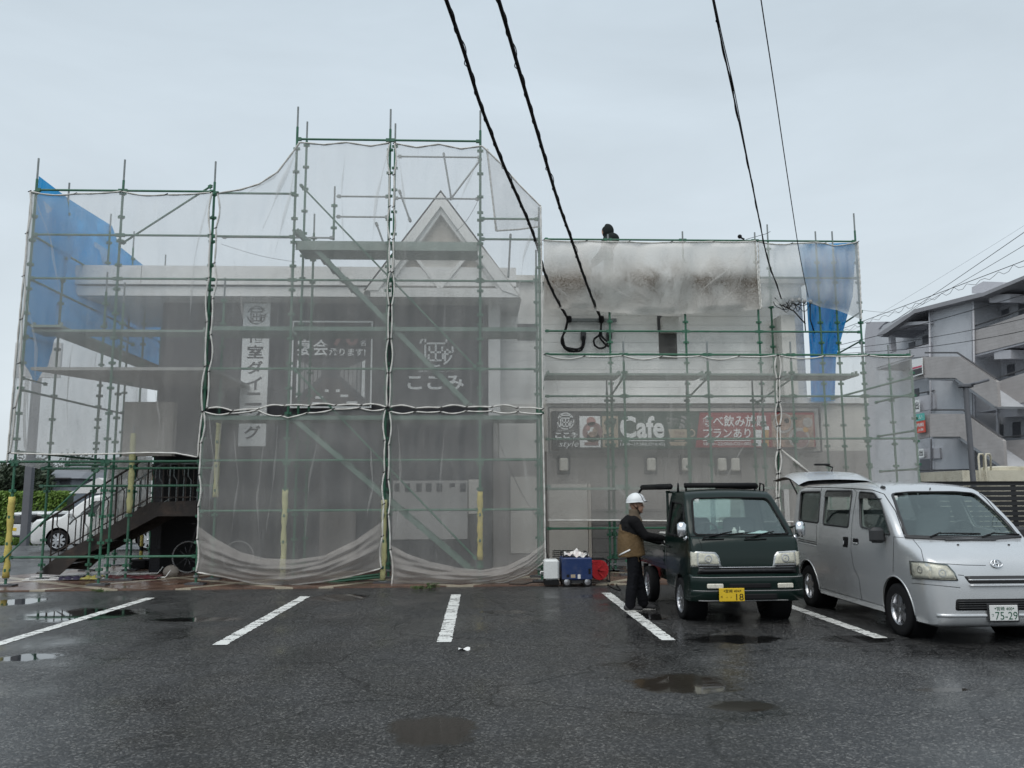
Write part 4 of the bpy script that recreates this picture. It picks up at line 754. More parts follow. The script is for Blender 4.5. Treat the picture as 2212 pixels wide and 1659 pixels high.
def stairrail(Y, px_top, mt):
    A, Bm, Bn = PY(95, 1126, Y1), PY(303, 997, Y1), PY(424, 996, Y1); m_ = MB()
    s = Vector((0, Y-Y1, 0)); m_.tube([A+s+Vector((-.08, 0, -.1)), A+s, Bm+s, Bn+s], .021, 8)
    lo = PY(100, 1222, Y1); hi = PY(324, 1092, Y1); d = hi-lo
    m_.tube([lo+s+Vector((0, 0, .16)), hi+s+Vector((0, 0, .16)), Vector((Bn.x, Y, hi.z+.16))], .014, 6); m_.build('handrail', mt, st, 40)
    n = 19
    for i in range(n):
        x = lo.x+.06+(Bn.x-lo.x-.1)*i/(n-1); zb = lo.z+d.z*min(1, (x-lo.x)/d.x); zt_ = A.z+(Bm.z-A.z)*min(1, max(0, (x-A.x)/(Bm.x-A.x)))
        if x > Bm.x: zt_ = Bm.z
        m_ = MB(); m_.tube([(x, Y, zb-.02), (x, Y, zb+.60*(zt_-zb)), (x-.07, Y, zb+.70*(zt_-zb)), (x-.07, Y, zt_-.05)] if i % 2 else [(x, Y, zb-.02), (x, Y, zt_)], .011 if i % 4 else .017, 6); m_.build('baluster', mt, st)
stairrail(Y1+.015, 0, M['rust']); stairrail(Y2-.015, 0, M['galv'])
# ---------------------------------------------------------------- vehicles
def paint(name, col, metal=0.0, rough=.35, drops=True, coat=1.0, spec=.5):
    m = pm(name, col, rough, metal, .05, 2.0, coat=coat, spec=spec); t = m.node_tree; b = t.nodes['Principled BSDF']
    if drops:   # rain beads
        tc = N(t, 'ShaderNodeTexCoord'); v = N(t, 'ShaderNodeTexVoronoi', i_Scale=95.0); L(t, tc.outputs['Object'], v.inputs['Vector'])
        k = N(t, 'ShaderNodeMapRange'); k.inputs['From Min'].default_value = .0; k.inputs['From Max'].default_value = .35; k.inputs['To Min'].default_value = 1; k.inputs['To Max'].default_value = 0; L(t, v.outputs['Distance'], k.inputs[0])
        bp = N(t, 'ShaderNodeBump', i_Strength=.10, i_Distance=.003); L(t, k.outputs[0], bp.inputs['Height']); L(t, bp.outputs[0], b.inputs['Coat Normal'])
    return m
M['silver'] = paint('silver_paint', (.57, .585, .60), .45, .30)
M['dgreen'] = paint('dark_green_paint', (.003, .0125, .0098), 0, .30, True, .4, .2)
M['carwhite'] = paint('white_car_paint', (.70, .71, .71), 0, .35, False)
M['cabin'] = pm('cabin_lining', (.30, .30, .29), .85); M['seat'] = pm('seat_fabric', (.20, .205, .21), .9); M['beige_lining'] = pm('beige_lining', (.25, .24, .22), .85)
M['glass'] = glass('car_glass', (.84, .93, .90), .09, 1.7); M['tint'] = glass('tinted_glass', (.16, .18, .18), .05, 1.5); M['lens'] = glass('lamp_lens', (.97, .97, .95), .02, 1.45)
M['reflector'] = pm('lamp_reflector', (.62, .60, .52), .3, 0, .3, 30); M['amber'] = pm('amber', (.55, .32, .12), .3); M['plate_y'] = pm('yellow_plate', (.68, .46, .02), .45, var=.05); M['plate_w'] = pm('white_plate', (.68, .69, .68), .45, var=.05)
M['plate_g'] = pm('plate_green_ink', (.02, .10, .06), .5); M['black_gloss'] = pm('black_gloss', (.01, .01, .011), .2)
M['tail'] = pm('tail_lamp_red', (.4, .02, .02), .3)
M['alloy'] = pm('alloy', (.55, .56, .58), .25, .9, .1)
def lerp_tab(tab, x):
    if x <= tab[0][0]: return tab[0][1]
    for (a, b), (c, d) in zip(tab[:-1], tab[1:]):
        if x <= c: return b+(d-b)*(x-a)/(c-a)
    return tab[-1][1]
def smooth_tab(tab, x):
    """monotone-ish smooth interpolation (Catmull-Rom) of a table"""
    if x <= tab[0][0]: return tab[0][1]
    if x >= tab[-1][0]: return tab[-1][1]
    for i in range(len(tab)-1):
        if x <= tab[i+1][0]:
            x0, y0 = tab[i]; x1, y1 = tab[i+1]; h = x1-x0; t = (x-x0)/h
            s = (y1-y0)/h
            def slope(j):
                if j <= 0 or j >= len(tab)-1: return (tab[min(j+1, len(tab)-1)][1]-tab[max(j-1, 0)][1])/(tab[min(j+1, len(tab)-1)][0]-tab[max(j-1, 0)][0])
                a = (tab[j][1]-tab[j-1][1])/(tab[j][0]-tab[j-1][0]); b = (tab[j+1][1]-tab[j][1])/(tab[j+1][0]-tab[j][0])
                return 0 if a*b <= 0 else 2*a*b/(a+b)
            m0, m1 = slope(i), slope(i+1)
            return (2*t**3-3*t**2+1)*y0+(t**3-2*t**2+t)*h*m0+(-2*t**3+3*t**2)*y1+(t**3-t**2)*h*m1
def shell(ys, zt, zb, plan, xs, rc=.1, crown=.025, inset=0.0, K=14):
    """car body lofted along y: zt/zb/plan are tables over y, xs a table of half width over z"""
    mb = MB(); rings = []
    for y in ys:
        a, b, p = smooth_tab(zt, y)-inset, smooth_tab(zb, y)+inset, smooth_tab(plan, y); r = min(rc, (a-b)*.3); X = lambda z: (smooth_tab(xs, z)-inset)*p
        h = [(0, b), (X(b)*.5, b), (X(b)*.86, b), (X(b)*.97, b+.008), (X(b+.03), b+.03)]
        for k in range(1, K+1): z = b+.03+(a-r-b-.03)*k/K; h.append((X(z), z))
        x1 = X(a-r)
        for k in range(1, 5): t = math.pi/2*k/4; h.append((x1-r+r*math.cos(t), a-r+r*math.sin(t)-crown*0))
        x2 = h[-1][0]
        for f in (.75, .5, .25, 0): h.append((x2*f, a+crown*(1-f*f)))
        full = [(x, y, z) for x, z in h]+[(-x, y, z) for x, z in h[-2:0:-1]]; rings.append(full)
    n = len(rings[0]); mb.v = [Vector(p) for r in rings for p in r]
    for i in range(len(rings)-1):
        for k in range(n): j = (k+1) % n; mb.f.append([i*n+k, i*n+j, (i+1)*n+j, (i+1)*n+k]); mb.m.append(0)
    for i, rev in ((0, True), (len(rings)-1, False)):
        c = len(mb.v); q = rings[i]; mb.v.append(Vector((0, q[0][1], sum(p[2] for p in q)/n)))
        for k in range(n): j = (k+1) % n; mb.f.append([c, i*n+k, i*n+j]); mb.m.append(0)
    return mb
def frange(a, b, n): return [a+(b-a)*i/n for i in range(n+1)]
def mesh_of(mb, flip=False, m=0):
    me = bpy.data.meshes.new('tmp'); me.from_pydata(mb.v, [], mb.f); bm = bmesh.new(); bm.from_mesh(me)
    bmesh.ops.recalc_face_normals(bm, faces=bm.faces)
    if flip: bmesh.ops.reverse_faces(bm, faces=bm.faces)
    for f in bm.faces: f.material_index = m
    bm.to_mesh(me); bm.free(); return me
def boolean(outer, inner, cutters, name, mats, parent, ang=32):
    bm = bmesh.new()
    for me in ([mesh_of(outer)]+([mesh_of(inner, True, 1)] if inner else [])): bm.from_mesh(me); bpy.data.meshes.remove(me)
    me = bpy.data.meshes.new(name); bm.to_mesh(me); bm.free()
    for m in mats: me.materials.append(m)
    o = link(name, me, parent)
    if cutters:
        cm = bpy.data.meshes.new('cut'); bm = bmesh.new()
        for c in cutters: t = mesh_of(c, False, 1); bm.from_mesh(t); bpy.data.meshes.remove(t)
        bm.to_mesh(cm); bm.free()
        for m in mats: cm.materials.append(m)
        c = bpy.data.objects.new('cut', cm); COL.objects.link(c); c.location = parent.location if False else (0, 0, 0); c.parent = parent
        md = o.modifiers.new('b', 'BOOLEAN'); md.object = c; md.operation = 'DIFFERENCE'; md.solver = 'EXACT'; md.use_self = True
        dg = bpy.context.evaluated_depsgraph_get(); new = bpy.data.meshes.new_from_object(o.evaluated_get(dg)); o.modifiers.clear(); o.data = new; new.name = name
        bpy.data.objects.remove(c); bpy.data.meshes.remove(me)
    o.data.shade_smooth(); sharp(o.data, ang); OFF[o] = Vector((0, 0, 0)); return o
class Skin:
    """ray hits on a body: pixel or direction -> local point and normal"""
    def __init__(s, mb, loc, rz=0, sc=(1, 1, 1)):
        s.loc = Vector(loc); s.sc = sc; s.q = Matrix.Rotation(-rz, 3, 'Z'); s.t = BVHTree.FromPolygons([tuple(v) for v in mb.v], mb.f)
    def dv(s, v): return Vector((v.x/s.sc[0], v.y/s.sc[1], v.z/s.sc[2]))
    def px(s, x, y):
        d = ray(x, y).normalized(); d = s.q @ d; h, n, i, dist = s.t.ray_cast(s.dv(s.q @ (CC-s.loc)), s.dv(d).normalized())
        if h is None: return None
        return h, (n if n.dot(d) < 0 else -n)
    def cast(s, o, d):
        d = Vector(d); h, n, i, dist = s.t.ray_cast(Vector(o), d)
        if h is None: return None
        return h, (n if n.dot(d) < 0 else -n)
    def front(s, x, z):
        h = s.cast((x, -2, z), (0, 1, 0)); k = 0
        while h is None and k < 12: k += 1; h = s.cast((x*(1-.03*k), -2, z), (0, 1, 0))
        return h
    def side(s, y, z, sg=-1):
        h = s.cast((3*sg, y, z), (-sg, 0, 0)); k = 0
        while h is None and k < 12: k += 1; h = s.cast((3*sg, y, z-.012*k), (-sg, 0, 0))
        return h
    def top(s, x, y): return s.cast((x, y, 4), (0, 0, -1))
def patch(poly, fn, off=.004, step=.06, skirt=.012, m=0, mb=None, mirror=False, bulge=0):
    """triangulated patch: poly in any 2D space, fn maps 2D -> (point, normal) on the body; rim folded back under the surface"""
    mb = mb or MB(); P2 = [Vector(p) for p in poly]; dense = []
    for a, b in zip(P2, P2[1:]+P2[:1]):
        k = max(1, int((b-a).length/step)); dense += [a.lerp(b, i/k) for i in range(k)]
    nb = len(dense); x0_, x1_, y0_, y1_ = min(p.x for p in dense), max(p.x for p in dense), min(p.y for p in dense), max(p.y for p in dense)
    def inside(p):
        c = False
        for a, b in zip(dense, dense[1:]+dense[:1]):
            if (a.y > p.y) != (b.y > p.y) and p.x < (b.x-a.x)*(p.y-a.y)/(b.y-a.y)+a.x: c = not c
        return c
    pts = list(dense); y = y0_+step/2
    while y < y1_:
        x = x0_+step/2
        while x < x1_:
            p = Vector((x, y))
            if inside(p) and min((p-q).length for q in dense) > step*.4: pts.append(p)
            x += step
        y += step
    vo, ed, fa, *_ = delaunay_2d_cdt(pts, [(i, (i+1) % nb) for i in range(nb)], [], 1, 1e-6)
    hits = [fn(p.x, p.y) for p in vo]; vs, ok = [], []
    for h, p in zip(hits, vo):
        if h is None: vs.append(Vector((0, 0, 0))); ok.append(False)
        else:
            w = 0
            if bulge: w = bulge*min(1, min((p-q).length for q in dense)/(step*2))
            vs.append(h[0]+h[1]*(off+w)); ok.append(True)
    fs = [f for f in fa if all(ok[i] for i in f)]
    if skirt:
        cnt = {}
        for f in fs:
            for i in range(len(f)): e = (f[i], f[(i+1) % len(f)]); cnt[tuple(sorted(e))] = cnt.get(tuple(sorted(e)), 0)+1
        mp = {}
        for e, c in list(cnt.items()):
            if c == 1:
                for i in e:
                    if i not in mp: mp[i] = len(vs); vs.append(vs[i]-hits[i][1]*(off+skirt))
                fs = fs+[(e[0], e[1], mp[e[1]], mp[e[0]])]
    mb.add(vs, fs, m)
    if mirror: mb.add([Vector((-v.x, v.y, v.z)) for v in vs], [tuple(reversed(f)) for f in fs], m)
    return mb
def seam(pts, fn, r=.004, mb=None, m=0, mirror=False, step=12, off=0.0):
    """thin line laid along the body through 2D points"""
    mb = mb or MB(); out = []
    for a, b in zip(pts[:-1], pts[1:]):
        for k in range(step): h = fn(a[0]+(b[0]-a[0])*k/step, a[1]+(b[1]-a[1])*k/step); out.append(h)
    out.append(fn(*pts[-1])); q = [h[0]+h[1]*off for h in out if h]
    if len(q) > 1:
        mb.tube(q, r, 5, m)
        if mirror: mb.tube([Vector((-p.x, p.y, p.z)) for p in q], r, 5, m)
    return mb
def wheel(root, x, y, r, w, side, spokes=5, rim_r=.66, style=0):
    """side -1: outer face towards -x"""
    mb = MB(); z = r; t = w/2; R_i = r*rim_r
    prof = [(R_i, -t*.92), (r*.82, -t), (r*.93, -t*.96), (r*.985, -t*.78), (r, -t*.5), (r, 0), (r, t*.5), (r*.985, t*.78), (r*.93, t*.96), (r*.82, t), (R_i, t*.92)]
    mb.lathe(prof, (x, y, z), (1, 0, 0), 40); o = mb.build('wheel', M['rubber'], root, 50)
    mb = MB(); s = side; ax = (s, 0, 0); c = Vector((x, y, z)); f = t*.86
    mb.lathe([(R_i*1.0, f), (R_i*1.02, f-.012), (R_i*.95, f-.015), (R_i*.90, f-.035), (R_i*.86, -t*.2)], c, ax, 36, 0)
    mb.lathe([(R_i*.88, -t*.1), (0, -t*.1)], c, ax, 24, 1)
    mb.lathe([(0, f-.006), (R_i*.10, f-.008), (R_i*.2, f-.02), (R_i*.24, f-.05)], c, ax, 18, 0)
    for k in range(spokes):
        for dd in ((0,) if style == 0 else (-.13, .13)):
            a = 2*math.pi*k/spokes+.2; d0 = Vector((0, math.cos(a+dd*.5), math.sin(a+dd*.5))); d1 = Vector((0, math.cos(a+dd), math.sin(a+dd))); tn = Vector((0, -math.sin(a), math.cos(a)))
            w0, w1 = ((R_i*.17, R_i*.13) if style == 0 else (R_i*.06, R_i*.05)); ox = Vector((s, 0, 0))
            p0, p1 = c+d0*R_i*.15+ox*(f-.014), c+d1*R_i*.93+ox*(f-.016); vs = []
            for p, ww in ((p0, w0), (p1, w1)):
                for q in (-1, 1): vs += [p+tn*ww*q, p+tn*ww*q*1.15-ox*.03]
            mb.add(vs, [(0, 2, 6, 4), (0, 4, 5, 1), (2, 3, 7, 6), (4, 6, 7, 5), (1, 5, 7, 3)], 0)
    mb.build('rim', [M['alloy'], M['plastic']], o, 40); return o
def cyl_x(y, z, r, xa, xb, n=36): return MB().tube([(xa, y, z), (xb, y, z)], r, n)
def plate(root, c, w, h, m_bg, m_ink, top, kana, num, n=Vector((0, -1, 0)), numfit=(.18, .97)):
    mb = MB(); up = Vector((0, 0, 1)); rt = Vector((1, 0, 0)); mb.cbox(c, (w, .012, h), bev=.004); o = mb.build('number_plate', M[m_bg], root)
    fn = lambda u, v: Vector(c)+rt*(u-.5)*w+up*(.5-v)*h+n*.0085; mb = MB()
    text(mb, fn, top, .24, .09, .8, .34, 0, .005)
    if kana: text(mb, fn, kana, .05, .55, .13, .72, 0, .01)
    if num: text(mb, fn, num, numfit[0], .42, numfit[1], .92, 0, .0)
    for u in (.2, .84): disc(mb, fn, u, .2, .05, h/w, 0, 10)
    mb.build('lettering', M[m_ink], o); return o, fn
def seat(root, x, y, z, w=.46, h=.56, m_='seat', hr=True):
    mb = MB(); mb.cbox((x, y, z), (w, .5, .16), bev=.05); mb.cbox((x, y+.27, z+.34), (w, .14, h), bev=.05, rot=Matrix.Rotation(R_(12), 3, 'X'))
    if hr: mb.cbox((x, y+.36, z+.72), (.27, .1, .2), bev=.045); mb.tube([(x-.06, y+.34, z+.58), (x-.06, y+.35, z+.66)], .008); mb.tube([(x+.06, y+.34, z+.58), (x+.06, y+.35, z+.66)], .008)
    return mb.build('seat', M[m_], root, 40)
def steering(root, c, r=.18):
    mb = MB(); q = Matrix.Rotation(R_(28), 3, 'X'); c = Vector(c)
    mb.tube([c+q @ Vector((r*math.cos(t), 0, r*math.sin(t))) for t in frange(0, 2*math.pi, 28)], .014, 6); mb.cbox(c, (.12, .05, .1), bev=.02)
    for a in (200, 340, 90): mb.bar(c, c+q @ Vector((r*math.cos(R_(a)), 0, r*math.sin(R_(a)))), .03, .02)
    return mb.build('steering_wheel', M['plastic'], root, 40)
def rounded(pts, r=.04, n=4):
    out = []
    for i, p in enumerate(pts):
        a, b, c = Vector(pts[i-1]), Vector(p), Vector(pts[(i+1) % len(pts)]); u, v = (a-b), (c-b); k = min(r, u.length*.45, v.length*.45); s, e = b+u.normalized()*k, b+v.normalized()*k
        for j in range(n+1): t = j/n; out.append(tuple(s*(1-t)**2+b*2*t*(1-t)+e*t*t))
    return out
# ---- silver van
VS = .96; VAN_S = (.915, .96, .96); VL = Vector((5.475, 8.66, 0)); van = thing('silver_van', 'silver van with its tailgate raised, parked at the right beside the dark green truck', 'van', VL, local=True); van.scale = VAN_S
c7 = lambda x, y: (1660.5+.24934*x, 987.5+.24934*y)
V_zt = [(0, .66), (.008, .74), (.025, .82), (.055, .885), (.1, .93), (.18, .975), (.3, 1.025), (.45, 1.075), (.56, 1.105), (.63, 1.14), (.8, 1.31), (1.0, 1.485), (1.18, 1.625), (1.3, 1.69), (1.45, 1.735), (1.75, 1.775), (2.2, 1.795), (2.9, 1.795), (3.5, 1.785), (3.85, 1.765), (3.98, 1.735), (4.03, 1.67), (4.045, 1.58)]
V_zb = [(0, .30), (.02, .25), (.06, .21), (.15, .19), (3.8, .22), (3.98, .27), (4.045, .34)]
V_pl = [(0, .70), (.008, .78), (.025, .85), (.055, .90), (.1, .94), (.18, .97), (.3, .99), (.45, 1.0), (3.75, 1.0), (3.92, .985), (4.0, .965), (4.045, .92)]
V_xs = [(.15, .755), (.25, .79), (.4, .815), (.6, .830), (.8, .8325), (1.0, .825), (1.15, .812), (1.3, .787), (1.5, .745), (1.7, .700), (1.9, .655)]
ys = [0, .004, .012, .025, .04, .06, .085, .12, .16, .21, .27, .34, .42, .5, .56, .6, .64]+frange(.7, 1.4, 14)+frange(1.5, 3.7, 22)+[3.8, 3.88, 3.94, 3.98, 4.01, 4.03, 4.04, 4.045]
vo_ = shell(ys, V_zt, V_zb, V_pl, V_xs, .09, .03); VK = Skin(vo_, VL, 0, VAN_S)
iy = [y for y in ys if .5 < y < 3.99]; vi_ = shell(iy, [(a, b) for a, b in V_zt], V_zb, V_pl, V_xs, .09, .03, .045)
def hits_side(pts): return [(lambda h: (h[0].y, h[0].z))(VK.px(*c7(*p))) for p in pts]
W_rear, W_mid, W_frt = [hits_side(q) for q in (((280, 303), (452, 300), (432, 568), (262, 546)), ((497, 293), (726, 295), (690, 606), (472, 580)), ((790, 302), (915, 314), (975, 400), (1058, 676), (800, 603)))]
cut = []
for q in (W_rear, W_mid, W_frt): cut.append(MB().prism([(-1.2, a, b) for a, b in rounded(q, .05)], (2.4, 0, 0)))
wl = [VK.px(*c7(*q))[0] for q in ((1060, 318), (1125, 495), (1190, 688))]
ws = [(-.02, 1.72)]; zTop = wl[0].z; zBot = wl[2].z
WS = [(wl[0].x, zTop), (wl[1].x, wl[1].z), (wl[2].x, zBot), (-.35, zBot-.015), (.35, zBot-.015), (-wl[2].x, zBot), (-wl[1].x, wl[1].z), (-wl[0].x, zTop), (.3, zTop+.02), (-.3, zTop+.02)]
cut.append(MB().prism([(a, -.3, b) for a, b in rounded(WS, .05)], (0, 1.75, 0)))
cut.append(MB().prism([(a, 3.6, b) for a, b in rounded([(-.66, .55), (.66, .55), (.66, 1.3), (.56, 1.72), (-.56, 1.72), (-.66, 1.3)], .1)], (0, 1, 0)))
RW = .302
for y in (.76, 3.41):
    for s in (-1, 1): cut.append(cyl_x(y, RW+.02, .362, s*.56, s*1.2))
vb = boolean(vo_, vi_, cut, 'body', [M['silver'], M['cabin']], van)
# glass sits a little inside the openings, black seals round them
mb = patch(rounded(WS, .06), VK.front, -.012, .09, 0); mb.build('windscreen', M['glass'], van, True)
mb = MB(); n_ = len(rounded(WS, .06))
loop = rounded(WS, .05, 5); pts = [h[0] for h in (VK.front(*p) for p in loop) if h]; mb.tube(pts+pts[:1], .022, 6, sq=.5); mb.build('windscreen_seal', M['plastic'], van, True)
for q, nm in ((W_rear, 'tint'), (W_mid, 'glass'), (W_frt, 'glass')):
    for s in (-1, 1):
        o = patch(rounded(q, .05), lambda y, z: VK.side(y, z, s), -.015, .12, 0).build('side_window', M[nm], van, True)
        lp = [h[0] for h in (VK.side(*p, s) for p in rounded(q, .05, 5)) if h]; mb = MB(); mb.tube(lp+lp[:1], .017, 6, sq=.6); mb.build('window_seal', M['plastic'], o, True)
for q in (W_mid, W_frt):   # rain visors over the side windows
    a, b = min(p[0] for p in q), max(p[0] for p in q); zt_ = max(p[1] for p in q)
    for s in (-1, 1):
        mb = MB(); e = b-.02 if q is W_mid else b-.03
        st_ = a+.02 if q is W_mid else a+.36
        for k in range(8):
            y0_, y1_ = st_+(e-st_)*k/8, st_+(e-st_)*(k+1)/8; A, B = [VK.side(y, zt_-.005, s)[0] for y in (y0_, y1_)]; C, D = [VK.side(y, zt_-.085, s)[0] for y in (y0_, y1_)]; o_ = Vector((s*.03, 0, 0)); mb.quad(A, B, D+o_, C+o_)
        mb.build('rain_visor', M['black_gloss'], van, True)
# lamps
HL = [(1228, 902), (1340, 908), (1545, 936), (1605, 1000), (1635, 1068), (1500, 1066), (1245, 1046)]; fpx = lambda x, y: VK.px(*c7(x, y))
for mir in (False, True):
    def F(x, y, mir=mir):
        h = fpx(x, y)
        if h and mir: return Vector((-h[0].x, h[0].y, h[0].z)), Vector((-h[1].x, h[1].y, h[1].z))
        return h
    mb = patch(rounded(HL, 22), F, .003, 34, .02); o = mb.build('headlight', M['reflector'], van, True)
    mb = patch(rounded([(1242, 915), (1335, 922), (1395, 975), (1400, 1050), (1252, 1036)], 12), F, .010, 30, .008, bulge=.004); patch(rounded([(1405, 945), (1535, 950), (1590, 1008), (1615, 1055), (1420, 1050)], 12), F, .010, 30, .008, mb=mb, bulge=.006); mb.build('reflector_bowl', M['reflector'], o, True)
    mb = MB()
    for x, y, r in ((1318, 975, .040), (1500, 1005, .042)):
        h = F(x, y)
        if h: mb.lathe([(r, .016), (r*.8, .017), (r*.7, .006), (r*.25, .002), (r*.2, .014), (0, .015)], h[0], h[1], 16)
    mb.build('bulb', M['steel'], o, 40)
    mb = patch(rounded(HL, 22), F, .022, 40, .02); mb.build('lens', M['lens'], o, True)
    mb = seam(HL+HL[:1], F, .006, off=.01); mb.build('lamp_seal', M['plastic'], o, True)
# grilles, bumper line, emblem, plate
g0 = fpx(1690, 1030)[0]; g1 = fpx(1740, 1096)[0]; GU = [(g0.x, g0.z), (-g0.x, g0.z), (-g1.x, g1.z), (g1.x, g1.z)]
mb = patch(rounded(GU, .02), VK.front, .004, .05, .01); og = mb.build('grille', M['plastic'], van, True)
mb = MB(); zc = (g0.z+g1.z)/2; mb.tube([VK.front(x, zc)[0]+Vector((0, -.012, 0)) for x in frange(g0.x+.04, -g0.x-.04, 16)], .008, 6); mb.tube([VK.front(x, g1.z-.02)[0]+Vector((0, -.012, 0)) for x in frange(g1.x, -g1.x, 16)], .014, 6); mb.build('grille_bar', M['silver'], og, True)
l0 = fpx(1622, 1230)[0]; l1 = fpx(1618, 1330)[0]; GL = [(l0.x, l0.z), (-l0.x, l0.z), (-l1.x, l1.z), (l1.x, l1.z)]
mb = patch(rounded(GL, .03), VK.front, .004, .05, .01); og2 = mb.build('lower_grille', M['black'], van, True)
mb = MB()
for k in range(1, 5): z = l0.z+(l1.z-l0.z)*k/5; mb.tube([VK.front(x, z)[0]+Vector((0, -.012, 0)) for x in frange(l0.x+.02, -l0.x-.02, 12)], .006, 5)
mb.build('grille_bar', M['plastic'], og2, True)
mb = MB(); zz = l1.z-.055
pts = [VK.front(x, zz) for x in frange(-.73, .73, 30)]; mb.tube([h[0]+Vector((0, .004, 0)) for h in pts if h], .022, 8); mb.build('bumper_lip', M['silver'], van, True)
e = fpx(1952, 925); ec = e[0]; ec.x = 0; mb = MB(); en = e[1]; en.x = 0; en.normalize(); er, eu = Vector((1, 0, 0)), en.cross(Vector((1, 0, 0))).normalized()*-1
for a, b, oz in ((.066, .044, 0), (.022, .040, .0), (.046, .018, .02)): mb.tube([ec+en*.012+er*a*math.cos(t)+eu*(b*math.sin(t)+oz) for t in frange(0, 2*math.pi, 30)], .0065, 6)
mb.build('emblem', M['chrome'], van, True)
pc = VK.front(0, l1.z+.02)[0]+Vector((.0, -.03, -.045)); o, fn = plate(van, pc, .33, .165, 'plate_w', 'plate_g', '宮崎 400', 'つ', '75-29')
mb = MB(); mb.cbox(pc+Vector((0, .014, -.0)), (.37, .014, .2), bev=.005); mb.build('plate_holder', M['plastic'], van)
# seams, handles, mirrors, wipers
mb = MB()
for q in ([(765, 300), (722, 560), (712, 800), (735, 950), (785, 1060), (806, 1240)], [(415, 585), (413, 765)], [(1083, 690), (1078, 1000)], [(1085, 690), (1178, 700)], [(460, 265), (455, 295)], [(735, 275), (758, 298)], [(1345, 905), (1320, 800), (1250, 712)], [(440, 1128), (1030, 1300)], [(1640, 1020), (1690, 1025)], [(1660, 1130), (1240, 1090)]):
    seam(q, fpx, .0035, None, 0, False).build('panel_gap', M['black'], van, True) if True else None
mb = MB(); seam([(1345, 912), (1700, 935), (1880, 938)], fpx, .0035, mb, 0, False); mb.build('panel_gap', M['black'], van, True)
mb = MB(); seam([(248, 262), (500, 262), (700, 270), (900, 285), (1000, 320), (1100, 470), (1178, 690)], fpx, .006, mb, 0, True); mb.build('roof_gutter', M['black'], van, True)
for k, yy in enumerate((705, 722, 738)): mb = MB(); seam([(256, yy), (410, yy+32)], fpx, .006 if k < 2 else .008, mb, 0, True); mb.build('door_rail', M['black' if k < 2 else 'silver'], van, True)
for q in ([(645, 690), (690, 692), (685, 780), (643, 775)], [(730, 702), (778, 706), (778, 755), (732, 750)]):
    mb = patch(rounded(q, 8), fpx, .004, 14, .01, mirror=True); o = mb.build('door_handle', M['black'], van, True)
    cx, cy = sum(p[0] for p in q)/4, sum(p[1] for p in q)/4; mb = MB(); seam([(cx-14, cy+22), (cx-14, cy-10)] if q[0][0] < 700 else [(cx-18, cy+16), (cx+18, cy+20)], fpx, .011, mb, 0, True, off=.008); mb.build('grip', M['silver'], o, True)
for s in (-1, 1):
    h = VK.side(.98, 1.12, s)[0]; mb = MB(); c = Vector((s*.93, .93, 1.16)); mb.cbox(c, (.20, .09, .19), bev=.04); o = mb.build('wing_mirror', M['plastic'], van, 40); mb = MB(); mb.tube([c+Vector((-s*.06, .0, -.06)), h+Vector((-s*.02, 0, 0))], .025, 8); mb.build('mirror_arm', M['plastic'], o, True); mb = MB(); mb.cbox(c+Vector((0, .047, 0)), (.16, .006, .15)); mb.build('mirror_glass', M['chrome'], o)
wl_ = lambda x, y: VK.px(*c7(x, y))
for base, mid, tip in (((1400, 712), (1480, 672), (1830, 676)), ((1850, 712), (1950, 672), (2165, 680))):
    mb = MB(); seam([base, mid], wl_, .011, mb, 0, off=.03); seam([mid, tip], wl_, .008, mb, 0, off=.022); seam([(mid[0]-70, mid[1]+18), tip], wl_, .005, mb, 0, off=.012); mb.build('wiper', M['black'], van, True)
mb = MB(); seam([(1180, 698), (1500, 716), (1800, 722), (1960, 722)], wl_, .02, mb, 0, True, off=.004); mb.build('cowl', M['plastic'], van, True)
for p in ((1640, 762), (2080, 762)):
    h = wl_(*p); mb = MB(); mb.ell(h[0]+h[1]*.005, (.014, .014, .008)); mb.build('washer_nozzle', M['black'], van, True)
h = wl_(990, 268); mb = MB(); mb.ell(h[0]+h[1]*.01, (.03, .05, .02)); mb.tube([h[0], h[0]+Vector((0, .02, .04))], .005); mb.build('aerial', M['plastic'], van, True)
h = VK.px(*c7(1086, 352)); mb = MB(); mb.cbox(h[0]+Vector((.03, .02, 0)), (.055, .004, .05)); mb.build('inspection_sticker', M['white'], van)
for y in (.76, 3.41):
    for s in (-1, 1):
        wheel(van, s*.735, y, RW, .165, s, 5, .60)
        mb = MB(); arc = [(y+.365*math.cos(t), RW+.02+.365*math.sin(t)) for t in frange(R_(-8), R_(188), 24)]; q = [VK.side(a, b, s) for a, b in arc]; mb.tube([k[0] for k in q if k], .010, 6); mb.build('wheel_arch', M['silver'], van, True)
        mb = MB(); mb.lathe([(.36, 0), (.36, .3), (.0, .3)], (s*.80, y, RW+.02), (-s, 0, 0), 24); mb.build('arch_liner', M['black'], van, True)
mb = MB(); mb.box(-.6, .6, .6, 3.9, .17, .21); mb.build('underbody', M['black'], van)
seat(van, -.36, 1.62, .86); seat(van, .36, 1.62, .86); mb = MB(); mb.cbox((0, 2.95, .95), (1.2, .45, .14), bev=.04); mb.cbox((0, 3.22, 1.2), (1.2, .12, .45), bev=.04); mb.build('rear_seat', M['seat'], van, 40)
mb = MB(); mb.cbox((0, .93, 1.0), (1.42, .55, .26), bev=.05); mb.build('dashboard', M['cabin'], van, 40); steering(van, (.36, 1.28, 1.16)); mb = MB(); mb.box(-.2, .5, 3.3, 3.8, .6, 1.22); mb.build('parcel_box', pm('cardboard', (.35, .24, .15), .8), van)
mb = MB(); mb.cbox((0, 1.3, 1.62), (.2, .03, .06), bev=.01); mb.tube([(0, 1.26, 1.73), (0, 1.3, 1.63)], .008); mb.build('rear_view_mirror', M['plastic'], van)
